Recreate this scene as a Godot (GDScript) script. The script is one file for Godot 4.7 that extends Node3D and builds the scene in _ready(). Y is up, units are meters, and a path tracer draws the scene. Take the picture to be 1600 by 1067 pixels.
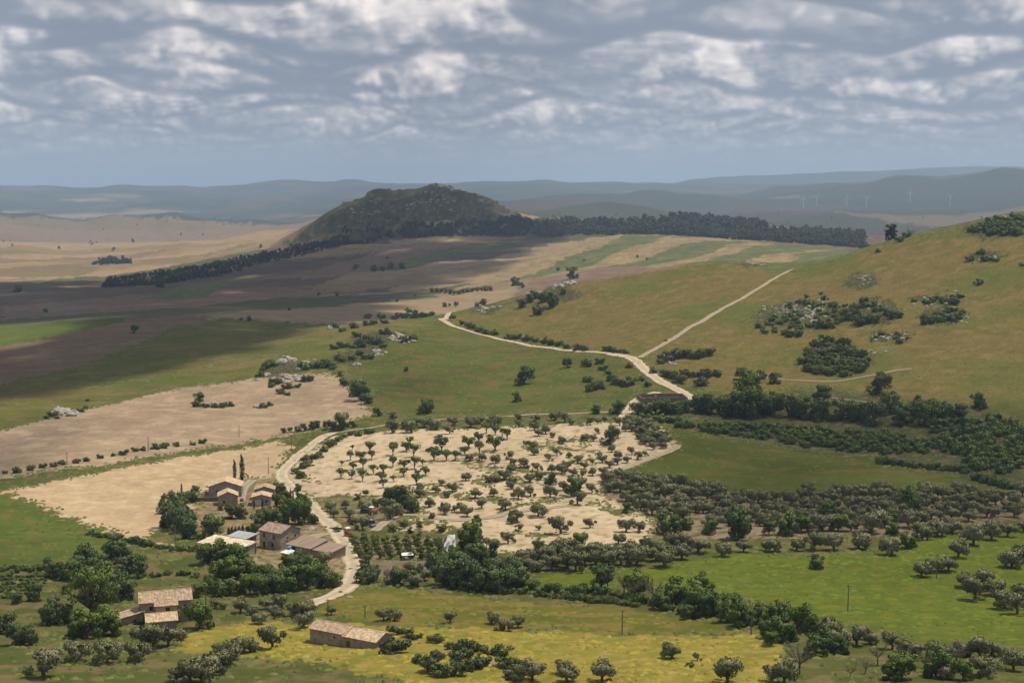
extends Node3D
# A Sicilian valley seen from a hill: ploughed fields, olive groves, farmhouses, a grassy hill and far ranges.
# y is up, -z is away from the camera, metres. Ground heights are a smooth surface through surveyed points.

const SUN := Vector3(0.36, 0.90, -0.20)
const EYE_Y := 120.0

# ---------------------------------------------------------------- surveyed data
var SURVEY := PackedFloat32Array([-0.533872,5.50126,0.0444733,-0.532142,5.66988,-0.0191084,-0.530346,5.84354,-0.0160601,-0.528309,6.02828,-0.0089865,-0.522043,5.1358,0.0180123,-0.522043,4.60517,0.165846,-0.522043,3.91202,-0.0918799,-0.371389,5.50126,-0.00605698,-0.370186,5.66988,-0.0136189,-0.368937,5.84354,-0.0160505,-0.36752,6.02828,0.0143954,-0.363161,5.1358,-0.0476005,-0.363161,4.60517,-0.0572385,-0.363161,3.91202,0.0175268,-0.278542,5.50126,0.0131369,-0.277639,5.66988,-0.000891951,-0.276703,5.84354,-0.0195505,-0.27564,6.02828,0.158109,-0.27237,5.1358,-0.00465485,-0.27237,4.60517,0.0223973,-0.27237,3.91202,-0.0129099,-0.185694,5.50126,0.0101396,-0.185093,5.66988,-0.00459182,-0.184468,5.84354,-0.0196275,-0.18376,6.02828,0.0635064,-0.18158,5.1358,-0.010116,-0.18158,4.60517,0.0108104,-0.18158,3.91202,-0.00748447,-0.0928472,5.50126,0.0109042,-0.0925464,5.66988,-0.00563256,-0.0922342,5.84354,-0.0119723,-0.0918799,6.02828,0.0188952,-0.0907902,5.1358,-0.00850352,-0.0907902,4.60517,0.0134642,-0.0907902,3.91202,-0.00806061,0,5.50126,0.0110327,0,5.66988,-0.00675034,0,5.84354,-0.00692319,0,6.02828,-0.00113589,0,5.1358,-0.00844463,0,4.60517,0.0135016,0,3.91202,-0.00790603,0.0928472,5.50126,0.0111175,0.0925464,5.66988,-0.0068331,0.0922342,5.84354,-0.00715057,0.0918799,6.02828,-0.000520822,0.0907902,5.1358,-0.00852469,0.0907902,4.60517,0.0134989,0.0907902,3.91202,-0.00802313,0.185694,5.50126,0.0105822,0.185093,5.66988,-0.00633748,0.184468,5.84354,-0.0106898,0.18376,6.02828,0.0256063,0.18158,5.1358,-0.0100543,0.18158,4.60517,0.0109594,0.18158,3.91202,-0.00733888,0.278542,5.50126,0.0125346,0.277639,5.66988,-0.00365626,0.276703,5.84354,-0.0123735,0.27564,6.02828,0.0211783,0.27237,5.1358,-0.00501026,0.27237,4.60517,0.0222695,0.27237,3.91202,-0.0130819,0.371389,5.50126,-0.0025854,0.370186,5.66988,-0.00937037,0.368937,5.84354,-0.0154444,0.36752,6.02828,0.0308709,0.363161,5.1358,-0.044726,0.363161,4.60517,-0.054975,0.363161,3.91202,0.01974,0.533872,5.50126,0.0417698,0.532142,5.66988,-0.0184118,0.530346,5.84354,-0.0358379,0.528309,6.02828,0.0578259,0.522043,5.1358,0.0158906,0.522043,4.60517,0.163964,0.522043,3.91202,-0.0947665,-0.526288,6.21461,0.0231204,-0.524282,6.42972,0.0393451,-0.522539,6.68461,0.00424025,-0.520562,7.04752,0.0693728,-0.522043,7.37776,0.0354632,-0.518599,7.78322,-0.00190193,-0.517623,8.29405,-0.03401,-0.516772,8.77956,-0.102259,-0.515441,9.08251,0.0353333,-0.522043,9.39266,-0.030237,-0.514838,9.79813,0.0168893,-0.522043,10.309,-0.00413378,-0.366289,6.19441,0.0276436,-0.365589,6.29157,-0.0824831,-0.364718,6.42972,-0.185328,-0.363851,6.57925,0.104349,-0.363161,6.74524,0.080296,-0.362473,6.90776,-0.211029,-0.361702,7.17012,-0.392164,-0.363161,7.37776,-0.123271,-0.361105,7.54961,-0.020954,-0.360594,7.82405,0.107476,-0.360374,8.07091,0.207511,-0.360086,8.29405,0.271479,-0.359747,8.51719,0.0667318,-0.359409,8.77956,0.162084,-0.359156,8.9359,0.00774375,-0.358618,9.10498,0.443919,-0.363161,9.39266,-0.00931828,-0.358148,9.85219,0.025631,-0.363161,10.309,-0.0870907,-0.318673,6.50728,0.0132359,-0.318067,6.67203,-0.283247,-0.313894,9.13777,0.139223,-0.275375,6.08677,-0.221192,-0.274192,6.29157,0.28249,-0.273669,6.39693,0.278965,-0.273018,6.53669,0.256369,-0.27237,6.72143,-0.0241036,-0.271726,6.88755,0.204747,-0.27102,7.1309,1.11143,-0.27237,7.31322,-0.182565,-0.270829,7.46737,0.112058,-0.270573,7.69621,-0.0304993,-0.270344,7.90101,-0.252556,-0.270191,8.00637,-0.0734465,-0.27237,8.13153,-0.353816,-0.270001,8.34284,0.608978,-0.26981,8.51719,-0.0971716,-0.26962,8.7323,-0.197158,-0.269367,9.04782,-0.638488,-0.269178,9.25913,-0.326369,-0.2688,9.54681,0.138128,-0.268511,9.74097,0.0989066,-0.27237,9.95228,-0.185754,-0.268498,10.24,0.160065,-0.183144,6.21461,0.00735199,-0.182707,6.34564,-0.536081,-0.182359,6.44572,-0.260915,-0.182012,6.55108,-0.207189,-0.18158,6.68461,0.0928011,-0.181236,6.80239,0.0114036,-0.181022,6.90776,-0.519606,-0.18158,7.1309,-0.803986,-0.180638,7.31322,0.497731,-0.180467,7.52294,0.033786,-0.180128,7.86327,0.145679,-0.179874,8.03916,0.0507692,-0.179823,8.08641,0.432793,-0.18158,8.24276,-4.01221,-0.179747,8.51719,-0.0126364,-0.179637,8.69951,0.174448,-0.179494,8.9872,0.263488,-0.179368,9.30565,0.194679,-0.179242,9.54681,-0.266645,-0.178974,9.79813,0.00509698,-0.18158,10.0858,0.017866,-0.137358,6.21461,-0.225202,-0.136965,6.35437,0.164673,-0.136574,6.51471,-0.0423523,-0.136121,6.70319,-0.0372856,-0.0915721,6.20456,0.0974961,-0.09131,6.33683,0.228365,-0.0910927,6.46925,0.154886,-0.0909628,6.5582,0.159544,-0.0907902,6.67203,0.0940641,-0.0906182,6.77992,0.153483,-0.0904469,6.88755,0.792833,-0.0903828,6.95655,0.554284,-0.0907902,7.17012,-0.407339,-0.0903188,7.37776,-0.146541,-0.0901486,7.69621,0.007557,-0.0899368,7.97247,0.0669566,-0.0898186,8.13153,-1.04402,-0.089726,8.20248,-0.52782,-0.0895999,8.28147,-0.694334,-0.0895287,8.33086,-0.8548,-0.0907902,8.47637,-1.2397,-0.0907902,8.85367,-0.512403,-0.0907902,9.39266,-0.135281,-0.0894617,9.79813,0.0497381,-0.0907902,10.0858,-0.0979918,-0.116726,8.16052,0.392555,-0.116507,8.29405,0.196933,-0.134728,8.14613,0.925703,-0.134602,8.24276,3.20398,-0.136185,8.41183,-9.07668,-0.0516166,8.16052,0.957526,-0.0515562,8.24276,0.0460746,-0.0514958,8.30647,-1.87697,-0.0514549,8.34759,6.53791,-0.0522043,8.49699,1.17017,-0.0268548,8.33086,8.00036,-0.0268989,8.25583,-0.274668,-0.0269304,8.1747,-0.973059,0,6.19441,0.0343844,0,6.32794,-0.022706,0,6.42162,0.160029,0,6.53669,-0.210831,0,6.67203,-0.334118,0,6.83518,-0.571556,0,6.90776,-0.789297,0,6.97541,-0.30952,0,7.02997,-0.350401,0,7.27932,-0.304643,0,7.49554,0.00802305,0,7.69621,-0.384397,0,7.93737,-0.295932,0,8.11672,-0.264166,0,8.1747,0.0780156,0,8.26873,-0.201628,0,8.47637,0.220539,0,8.77956,0.252237,0,9.10498,0.260473,0,9.54681,0.222031,0,9.90349,0.275549,0,10.1266,0.129846,0.0457861,6.19441,-0.141168,0.045655,6.32794,-0.199182,0.045568,6.42162,-0.370095,0.0452021,6.92756,-0.442879,0.0451168,7.00307,0.24896,0.0450573,7.05618,1.32288,0.0915721,6.19441,0.184296,0.09131,6.32794,0.339561,0.0911013,6.43775,0.65696,0.0909628,6.53669,0.148622,0.0907902,6.64639,-0.166849,0.0907041,6.68461,0.540889,0.0905753,6.75693,0.271042,0.0903615,6.88755,1.16888,0.0901486,7.02108,-0.647431,0.0900426,7.10661,-0.558092,0.0907902,7.31322,0.380686,0.0900214,7.64969,0.371562,0.0898945,7.86327,0.259577,0.0898102,8.03916,0.158951,0.089747,8.13153,0.0287476,0.0897049,8.18869,0.673655,0.0907902,8.41183,0.0901482,0.0896629,8.77956,0.721683,0.0895999,8.9872,-0.367103,0.0907902,9.30565,-0.0600766,0.0894742,9.90349,-0.303525,0.0907902,10.1266,-0.298967,0.0538103,8.79482,-0.860513,0.0537298,8.92266,0.9982,0.0544741,9.10498,-0.206158,0.116989,7.1025,0.200473,0.170992,7.08171,0.0654324,0.148431,7.09008,2.71021,0.148745,6.99393,-0.0834243,0.149096,6.86693,-0.428651,0.183144,6.21461,-0.205203,0.18262,6.36303,-0.245032,0.182272,6.46147,-0.645361,0.182099,6.49979,0.11008,0.181753,6.59304,0.0862199,0.18158,6.64639,-0.476127,0.181322,6.70319,-0.160629,0.180979,6.77992,-0.063595,0.180552,6.8977,-0.0281463,0.180128,7.02997,0.301029,0.180077,7.06476,-2.79442,0.18158,7.27932,-0.23082,0.18,7.64969,-0.00463722,0.179747,7.90101,0.0699366,0.179654,8.03916,0.0813634,0.179603,8.10168,-0.176115,0.179553,8.16052,-0.150258,0.18158,8.41183,0.00427655,0.17941,8.85367,-0.409074,0.179183,9.15905,-0.00741505,0.179007,9.3501,0.158634,0.18158,9.61581,-0.231256,0.178823,9.9988,0.196723,0.18158,10.2036,-0.0290705,0.274716,6.21461,0.0680146,0.27393,6.36303,0.0833726,0.273408,6.44572,0.199289,0.272888,6.52209,0.215232,0.27237,6.60665,-0.0299955,0.271855,6.68461,0.115279,0.271084,6.79122,0.236198,0.270446,6.8977,-0.164175,0.26981,6.99393,-0.283744,0.269456,7.05618,1.07629,0.27237,7.24423,-1.23493,0.27237,7.82405,-0.107368,0.269633,8.03916,-0.394699,0.269481,8.10168,0.342575,0.27237,8.41183,-0.134974,0.269178,8.85367,-0.00274964,0.2688,9.10498,-0.103792,0.268423,9.3501,-0.168881,0.27237,9.61581,0.136809,0.268147,10.0858,0.160589,0.27237,10.24,0.0912063,0.366289,6.21461,0.00978943,0.36524,6.36303,-0.0504443,0.364544,6.44572,-0.0450415,0.364024,6.49979,-0.189565,0.363161,6.57925,0.240533,0.362301,6.67203,-0.0590792,0.361446,6.75693,-0.100122,0.360594,6.83518,-0.0400467,0.359747,6.91771,0.409773,0.359207,6.98472,-1.54063,0.358635,7.02997,1.53298,0.363161,7.31322,0.405778,0.363161,8.00637,0.00140995,0.363161,8.51719,0.0713768,0.363161,8.9872,0.11212,0.357696,9.30565,0.206374,0.363161,9.61581,-0.0315907,0.357513,10.0858,-0.0373931,0.363161,10.24,-0.0844584,0.52654,6.21461,-0.104941,0.525032,6.34564,0.131749,0.523285,6.49224,-0.282995,0.522043,6.56526,0.187152,0.519578,6.72143,-0.136098,0.517137,6.85646,-0.0296168,0.5152,6.98472,0.336498,0.522043,7.31322,-0.196974,0.522043,8.00637,0.0413765,0.522043,8.51719,-0.0264798,0.522043,8.9872,-0.0616058,0.514116,9.30565,0.0516023,0.522043,9.61581,-0.0841338,0.513924,10.0858,0.0927036,0.522043,10.24,-0.0824758,-0.125499,8.33807,0.450025,-0.10747,8.33807,1.48002,-0.0962388,8.33807,3.97521,-0.084153,8.33807,2.29705,-0.073875,8.33807,-6.59837,-0.0662481,8.33807,-1.28609,-0.0581773,8.33807,1.36041,-0.0447539,8.33807,-3.0842,-0.0380408,8.33807,0.508948,-0.0179183,8.33807,-1.82637,-0.0067244,8.33807,-4.60091,-0.127106,8.43381,8.13317,-0.0907902,8.43381,-1.0955,-0.0453951,8.43381,-1.3783,-0.00907902,8.43381,-0.588941])
const PLANE := [-0.777127,0.00415564,0.259783]
const PATCHES := [
	["distant_hill","crag",[-0.1617,8.2827,-0.1482,8.2609,-0.1255,8.2936,-0.0962,8.3308,-0.0738,9.6435,-0.0515,9.6739,-0.0269,8.3293,-0.0112,8.2979,0.0054,8.278,0.0224,8.2384,0.0449,8.1726,0.009,8.1599,-0.018,8.1666,-0.0449,8.1564,-0.0673,8.1501,-0.0898,8.1483,-0.1258,8.1058]],
	["strip_field","stripbrown",[0,7.5119,0.0135,7.654,0.0428,7.684,0.072,7.7105,0.1013,7.6799,0.1305,7.0823,0.1103,7.0668,0.0901,7.0554,0.0676,7.0446,0.0451,7.0395,0.0225,7.0537]],
	["strip_field","striptan",[-0.0451,7.602,-0.0243,7.7242,-0.0036,7.7824,0.0171,7.845,0.0378,7.9442,0.0584,8.0231,0.0831,8.0572,0.0601,7.9474,0.0371,7.8252,0.0141,7.7534,-0.009,7.6554]],
	["strip_field","stripgreen",[-0.009,7.6554,0.0141,7.7534,0.0371,7.8252,0.0601,7.9474,0.0831,8.0572,0.1078,8.0217,0.0854,7.8881,0.063,7.8032,0.0405,7.7419,0.018,7.6645]],
	["strip_field","striptan",[0.018,7.6645,0.0405,7.7419,0.063,7.8032,0.0854,7.8881,0.1078,8.0217,0.1392,7.9909,0.1191,7.8699,0.0989,7.8082,0.0787,7.7634,0.0585,7.7216,0.0383,7.6962]],
	["strip_field","stripgreen",[0.0585,7.7216,0.0787,7.7634,0.0989,7.8082,0.1191,7.8699,0.1392,7.9909,0.1707,7.9651,0.1453,7.8268,0.1199,7.7543,0.0945,7.6811]],
	["strip_field","striptan",[0.0945,7.6811,0.1199,7.7543,0.1453,7.8268,0.1707,7.9651,0.1842,7.9527,0.1618,7.8225,0.1394,7.7462,0.117,7.0884]],
	["strip_field","stripgreen",[0.117,7.0884,0.1394,7.7462,0.1618,7.8225,0.1842,7.9527,0.2112,7.9494,0.2382,7.9512,0.2473,7.0287,0.2249,7.0467,0.2025,7.0644,0.1801,7.0528,0.159,7.0607,0.138,7.0656]],
	["strip_field","striptan",[0.1664,7.6982,0.1933,7.7867,0.2202,7.9148,0.2247,7.8932,0.2001,7.7707,0.1755,7.1118]],
	["strip_field","stripbrown",[-0.1712,7.7966,-0.1508,7.8496,-0.1305,7.9021,-0.1102,7.9501,-0.0899,7.9985,-0.0659,8.0341,-0.0419,8.0748,-0.018,8.1127,-0.0449,8.0067,-0.072,7.9139,-0.099,7.8426,-0.1261,7.7745,-0.1487,7.7848]],
	["strip_field","stripgreen",[-0.1081,7.8473,-0.0855,7.9058,-0.063,7.9645,-0.0404,8.0248,-0.018,8.0946,0,8.1033,-0.024,8.0149,-0.048,7.9384,-0.072,7.8553]],
	["strip_field","striptan",[-0.1349,7.9854,-0.1079,8.026,-0.0809,8.0831,-0.0449,8.1179,-0.0697,8.0491,-0.0944,7.9845,-0.1147,7.9834]],
	["strip_field","stripbrown",[-0.3611,7.5495,-0.3385,7.5749,-0.3158,7.6047,-0.2932,7.6393,-0.2706,7.6758,-0.2458,7.6885,-0.2209,7.6991,-0.1961,7.7087,-0.1713,7.717,-0.1503,7.6997,-0.1292,7.6821,-0.1082,7.6625,-0.1317,7.6228,-0.1552,7.5744,-0.1787,7.5231,-0.2022,7.4776,-0.2257,7.4397,-0.2483,7.4259,-0.2709,7.4189,-0.2935,7.4158,-0.3162,7.4139,-0.3388,7.4113,-0.3614,7.4061]],
	["strip_field","stripgreen",[-0.2707,7.5828,-0.2412,7.727,-0.2117,7.8267,-0.1892,7.8079,-0.2255,7.6015,-0.2481,7.5909]],
	["hill_pasture","hill",[-0.0497,6.99,-0.0271,7.0592,0,7.0241,0.0361,7.0602,0.0631,7.0577,0.0901,7.0654,0.1193,7.0665,0.1485,7.0781,0.1733,7.0722,0.1981,7.0223,0.2182,7.0341,0.2383,7.0348,0.2695,7.0403,0.2919,7.0259,0.3142,7.0173,0.3365,7.02,0.3587,7.024,0.381,7.0302,0.4032,7.0431,0.4255,9.0664,0.4477,9.1065,0.4699,9.1454,0.4921,9.1872,0.4989,6.9439,0.5058,6.865,0.5127,6.7938,0.5196,6.7211,0.5151,6.6484,0.5106,6.5742,0.506,6.5049,0.5015,6.4169,0.4786,6.4318,0.4556,6.4453,0.4327,6.4573,0.4099,6.4692,0.387,6.4802,0.3641,6.4911,0.3413,6.4965,0.3185,6.5024,0.2957,6.5097,0.2729,6.5277,0.25,6.5501,0.2272,6.5752,0.2044,6.5952,0.1817,6.615,0.1567,6.627,0.1317,6.6344,0.0952,6.7185,0.0702,6.7532,0.0453,6.8061,0.0226,6.8541,0,6.8924,-0.0362,6.9474]],
	["west_slope","slope",[-0.3644,6.4779,-0.3919,6.455,-0.4194,6.4298,-0.418,6.6746,-0.3907,6.6978,-0.3633,6.7178,-0.3406,6.7218,-0.3178,6.7239,-0.2951,6.7236,-0.2724,6.7213,-0.2496,6.7418,-0.2268,6.7617,-0.204,6.7818,-0.1812,6.8024,-0.1569,6.8512,-0.1327,6.8997,-0.1085,7.2739,-0.0723,7.0122,-0.0497,6.99,-0.0724,6.8975,-0.0951,6.8224,-0.1179,6.7276,-0.1497,6.7274,-0.1815,6.7076,-0.2043,6.6952,-0.227,6.6832,-0.2498,6.6704,-0.2712,6.6386,-0.2925,6.5956,-0.3139,6.5516,-0.3391,6.5119]],
	["west_meadow","slope",[-0.4089,6.6742,-0.3861,6.7014,-0.3633,6.7247,-0.3335,6.7768,-0.3037,6.8243,-0.2839,6.8744,-0.264,6.9336,-0.2442,7.0003,-0.2078,7.2862,-0.1875,7.2697,-0.1672,7.2609,-0.1356,7.2649,-0.1085,6.9632,-0.1358,6.8501,-0.1585,6.8268,-0.1812,6.8024,-0.204,6.7834,-0.2267,6.7647,-0.2495,6.7463,-0.2723,6.7273,-0.2951,6.7246,-0.3178,6.7197,-0.3406,6.7121,-0.3634,6.7014,-0.3862,6.6886]],
	["fallow_field","brown",[-0.4086,6.7541,-0.3859,6.7461,-0.3632,6.7385,-0.3334,6.7856,-0.3037,6.8279,-0.2751,6.9073,-0.2465,7.0057,-0.2123,7.2937,-0.2484,7.3462,-0.2756,7.0847,-0.3029,7.0465,-0.3325,7.0103,-0.3621,6.9775,-0.3849,6.9518,-0.4078,6.9222]],
	["young_wheat","bright",[-0.4078,6.9222,-0.3849,6.9518,-0.3621,6.9775,-0.3348,6.9967,-0.3075,7.0309,-0.2802,7.0737,-0.2688,7.1336,-0.2925,7.1104,-0.3163,7.1314,-0.339,7.3386,-0.3616,7.3164,-0.3843,7.2656,-0.407,7.2053]],
	["stony_ground","scree",[0.2378,6.8301,0.2363,6.8088,0.2195,6.7962,0.2079,6.7976,0.1907,6.8178,0.179,6.8298,0.1659,6.8628,0.175,6.8861,0.1779,6.9046,0.1928,6.9043,0.207,6.9036,0.2203,6.8835,0.2329,6.8598]],
	["stony_ground","scree",[0.2733,6.8141,0.273,6.7971,0.267,6.7811,0.2572,6.7844,0.248,6.7946,0.2419,6.8097,0.241,6.8274,0.2403,6.8471,0.2412,6.8668,0.2476,6.8757,0.2569,6.8751,0.2654,6.8545,0.2726,6.8346]],
	["stony_ground","scree",[0.3171,6.8288,0.3148,6.823,0.3092,6.8204,0.3015,6.8267,0.2929,6.8317,0.2857,6.8404,0.2795,6.8499,0.2804,6.8573,0.2832,6.8617,0.2924,6.8555,0.3013,6.852,0.3117,6.8423,0.3163,6.8343]],
	["stony_ground","scree",[0.3225,6.7814,0.3216,6.7706,0.3142,6.7687,0.3082,6.7629,0.3013,6.7662,0.2949,6.7759,0.2899,6.79,0.2872,6.8019,0.2927,6.807,0.2994,6.8163,0.3078,6.8115,0.3148,6.8,0.3202,6.7927]],
	["stony_ground","scree",[0.2845,6.7398,0.2826,6.7336,0.2756,6.7331,0.2682,6.7321,0.2608,6.7346,0.2552,6.7442,0.2525,6.7509,0.2501,6.7591,0.2555,6.7623,0.2601,6.7644,0.2677,6.7615,0.2734,6.7544,0.2796,6.7477]],
	["stony_ground","scree",[0.3471,6.9294,0.3458,6.9247,0.3392,6.9252,0.3344,6.9279,0.3277,6.935,0.3224,6.9408,0.3202,6.9491,0.318,6.9574,0.324,6.9568,0.3287,6.9574,0.334,6.9554,0.3399,6.9466,0.3444,6.9395]],
	["stony_ground","scree",[0.2575,6.9282,0.2565,6.918,0.2543,6.908,0.2472,6.914,0.2417,6.92,0.2345,6.9287,0.2344,6.9408,0.2347,6.9536,0.2362,6.9611,0.2403,6.9689,0.247,6.9594,0.2534,6.9519,0.2578,6.938]],
	["stony_ground","scree",[0.3642,6.9909,0.3559,6.9883,0.349,6.9877,0.3399,6.9845,0.3288,6.9958,0.3176,7.008,0.3141,7.0174,0.3138,7.0285,0.3213,7.0328,0.3264,7.0386,0.3389,7.0215,0.3501,7.0101,0.3592,7.0011]],
	["stony_ground","scree",[0.0487,7.0185,0.0473,7.008,0.0402,7.0077,0.0334,7.0091,0.0258,7.0115,0.0197,7.0221,0.0191,7.0379,0.015,7.0672,0.0208,7.5473,0.0259,7.5747,0.0333,7.0679,0.0399,7.046,0.0441,7.0342]],
	["stony_ground","scree",[-0.0087,7.0174,-0.0111,7.0095,-0.0123,7.0031,-0.0183,7.0018,-0.0236,7.0136,-0.0273,7.0198,-0.0282,7.038,-0.0295,7.4157,-0.0291,7.4298,-0.0239,7.4444,-0.0179,7.0665,-0.0121,7.0423,-0.0081,7.0267]],
	["stony_ground","scree",[0.2548,6.6816,0.2546,6.6659,0.2457,6.6555,0.2346,6.6583,0.2227,6.6625,0.2114,6.6782,0.2039,6.6964,0.2051,6.7111,0.2092,6.7267,0.2206,6.7301,0.2338,6.7314,0.2461,6.7134,0.2527,6.6984]],
	["stony_ground","scree",[-0.0575,6.859,-0.0627,6.8253,-0.0726,6.8025,-0.083,6.7931,-0.095,6.786,-0.1075,6.8119,-0.1093,6.8316,-0.1131,6.8625,-0.1067,6.8895,-0.0945,6.8921,-0.0829,6.898,-0.0684,6.9069,-0.0611,6.891]],
	["stony_ground","scree",[-0.0867,6.7805,-0.0922,6.7663,-0.0963,6.7494,-0.1064,6.748,-0.1153,6.7493,-0.1248,6.7564,-0.1305,6.7743,-0.1276,6.7915,-0.1226,6.81,-0.1149,6.8102,-0.1065,6.8209,-0.096,6.8077,-0.0889,6.7996]],
	["stony_ground","scree",[-0.1482,6.7188,-0.1483,6.6951,-0.1558,6.67,-0.1616,6.6703,-0.1691,6.6773,-0.173,6.6898,-0.1777,6.7155,-0.1776,6.7412,-0.1741,6.7651,-0.1689,6.7703,-0.1616,6.7804,-0.1541,6.7615,-0.151,6.7476]],
	["stony_ground","scree",[0.1827,7.0861,0.1801,7.0822,0.1759,7.0803,0.1714,7.076,0.1661,7.0744,0.163,7.0751,0.1602,7.076,0.16,7.0793,0.163,7.0842,0.1665,7.088,0.1713,7.0901,0.176,7.0899,0.1808,7.0896]],
	["stony_ground","scree",[-0.0049,5.592,-0.0066,5.565,-0.0248,5.5533,-0.0415,5.5413,-0.064,5.5407,-0.0808,5.5606,-0.0949,5.5818,-0.0864,5.6051,-0.0794,5.6314,-0.06,5.6386,-0.0414,5.6331,-0.0244,5.6274,-0.0082,5.6148]],
	["central_meadow","meadow",[-0.1179,6.7276,-0.0951,6.8224,-0.0724,6.8975,-0.0497,6.985,-0.0362,6.9355,0,6.8776,0.0204,6.8416,0.0408,6.796,0.0725,6.7477,0.0907,6.6963,0.0922,6.6461,0.0841,6.5626,0.0455,6.5361,0.0243,6.532,0.003,6.5273,-0.0182,6.5205,-0.0425,6.5224,-0.0667,6.525,-0.091,6.5294,-0.0987,6.56,-0.1022,6.632]],
	["upper_ploughed_field","sand2",[-0.4209,6.2282,-0.4196,6.4012,-0.392,6.4412,-0.3644,6.4779,-0.3391,6.5133,-0.3139,6.5552,-0.2925,6.6,-0.2712,6.6426,-0.2498,6.6736,-0.227,6.6852,-0.2043,6.6962,-0.1815,6.7076,-0.1497,6.7274,-0.127,6.7154,-0.1158,6.6736,-0.1068,6.6187,-0.0987,6.5371,-0.1184,6.5029,-0.1412,6.483,-0.1641,6.4629,-0.1854,6.4472,-0.2067,6.4257,-0.2281,6.4011,-0.251,6.3727,-0.2739,6.3452,-0.2969,6.3203,-0.3198,6.3028,-0.3428,6.2871,-0.3657,6.2712,-0.3933,6.2498]],
	["lower_ploughed_field","sand1",[-0.3661,6.2225,-0.343,6.2467,-0.32,6.2703,-0.297,6.2946,-0.2741,6.3202,-0.2511,6.3502,-0.2282,6.3806,-0.2068,6.4065,-0.1855,6.4293,-0.1641,6.4476,-0.156,6.4135,-0.1663,6.3412,-0.1701,6.2759,-0.1923,6.2259,-0.2246,6.1623,-0.257,6.0863,-0.2641,6.0517,-0.239,6.0083,-0.2344,5.9983,-0.2687,6.0344,-0.2982,6.0996,-0.3186,6.1354,-0.339,6.1694]],
	["farmyard","yard",[-0.229,6.1857,-0.2196,6.2457,-0.192,6.3021,-0.1692,6.2885,-0.1466,6.1895,-0.1285,6.0807,-0.1173,5.9802,-0.1175,5.9004,-0.1383,5.8777,-0.1658,5.9001,-0.1933,5.9334,-0.1838,6.0032,-0.2045,6.0095,-0.2252,6.016]],
	["green_field","field",[-0.4216,6.1449,-0.421,6.216,-0.3936,6.2168,-0.3661,6.2178,-0.339,6.1649,-0.3187,6.1319,-0.2983,6.0971,-0.2756,6.04,-0.2828,5.9838,-0.3222,5.9385,-0.3452,5.9366,-0.3682,5.9347,-0.3959,5.9237,-0.4237,5.9126,-0.4226,6.0277]],
	["scrub_terrace","maquis",[0.0865,6.4994,0.1069,6.5472,0.1272,6.5914,0.1545,6.6048,0.1817,6.615,0.2044,6.6184,0.227,6.6182,0.2498,6.5874,0.2727,6.5593,0.2955,6.5372,0.3183,6.5197,0.3412,6.5049,0.3641,6.4911,0.387,6.4751,0.41,6.4584,0.4329,6.4409,0.4559,6.4219,0.4569,6.3219,0.4579,6.2156,0.4348,6.2332,0.4118,6.2509,0.3888,6.2689,0.3658,6.2867,0.3429,6.2957,0.32,6.3044,0.2924,6.3249,0.2649,6.3454,0.2579,6.3822,0.2316,6.3937,0.2053,6.4043,0.1824,6.4211,0.1595,6.433,0.1367,6.4407,0.1047,6.4669]],
	["dark_meadow","dkmeadow",[0.0754,6.2882,0.0959,6.325,0.1172,6.3739,0.1195,6.398,0.1116,6.4394,0.091,6.4812,0.1047,6.4669,0.1367,6.4381,0.1596,6.4305,0.1824,6.4186,0.2053,6.4019,0.2316,6.3915,0.2579,6.38,0.2649,6.3431,0.2924,6.3226,0.32,6.3019,0.3429,6.2933,0.3658,6.2842,0.3888,6.267,0.4118,6.2497,0.4348,6.2325,0.4579,6.2156,0.4583,6.1633,0.4352,6.1829,0.4122,6.2022,0.3891,6.2215,0.3661,6.2408,0.3386,6.2421,0.3112,6.2435,0.2906,6.239,0.27,6.2348,0.2495,6.2309,0.2289,6.2269,0.2014,6.2262,0.174,6.2225,0.1464,6.2384,0.1189,6.2534,0.0971,6.2703]],
	["sandy_orchard","sand3",[-0.1683,6.2635,-0.1618,6.3135,-0.146,6.3918,-0.1253,6.4554,-0.0911,6.4583,-0.0668,6.4567,-0.0425,6.4572,-0.0182,6.4591,0.0046,6.4623,0.0273,6.4656,0.0592,6.4675,0.0842,6.4801,0.0979,6.4613,0.1093,6.4384,0.1186,6.3976,0.1141,6.3679,0.0947,6.3259,0.0754,6.2903,0.0617,6.2612,0.0687,6.1938,0.0963,6.1341,0.101,6.0642,0.0919,6.0165,0.0689,6.006,0.046,5.9955,0.023,5.9908,0,5.9861,-0.0276,6.0164,-0.039,6.0769,-0.0654,6.0803,-0.0918,6.0841,-0.1101,6.1193,-0.1168,6.2102,-0.1419,6.2169]],
	["terrace_bank","bank",[-0.0709,6.2233,-0.0549,6.2231,-0.0458,6.2265,-0.0357,6.2117,-0.0357,6.1999,-0.0458,6.2146,-0.0549,6.2112,-0.071,6.2112]],
	["terrace_bank","bank",[-0.0375,6.2119,-0.0252,6.204,-0.0137,6.2033,0,6.1934,0,6.1816,-0.0137,6.1913,-0.0252,6.192,-0.0375,6.2001]],
	["terrace_bank","bank",[-0.064,6.2543,-0.0503,6.2567,-0.0389,6.2355,-0.0389,6.2266,-0.0503,6.248,-0.064,6.2455]],
	["terrace_bank","bank",[-0.0397,6.3397,-0.0274,6.33,-0.0137,6.3008,0,6.2783,0.0069,6.2405,0.0069,6.229,0,6.2668,-0.0137,6.2894,-0.0274,6.3185,-0.0397,6.3281]],
	["terrace_bank","bank",[-0.0297,6.2677,-0.0183,6.2515,-0.0046,6.2617,0.0091,6.2502,0.0091,6.2413,-0.0046,6.2529,-0.0183,6.2426,-0.0297,6.2589]],
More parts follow.
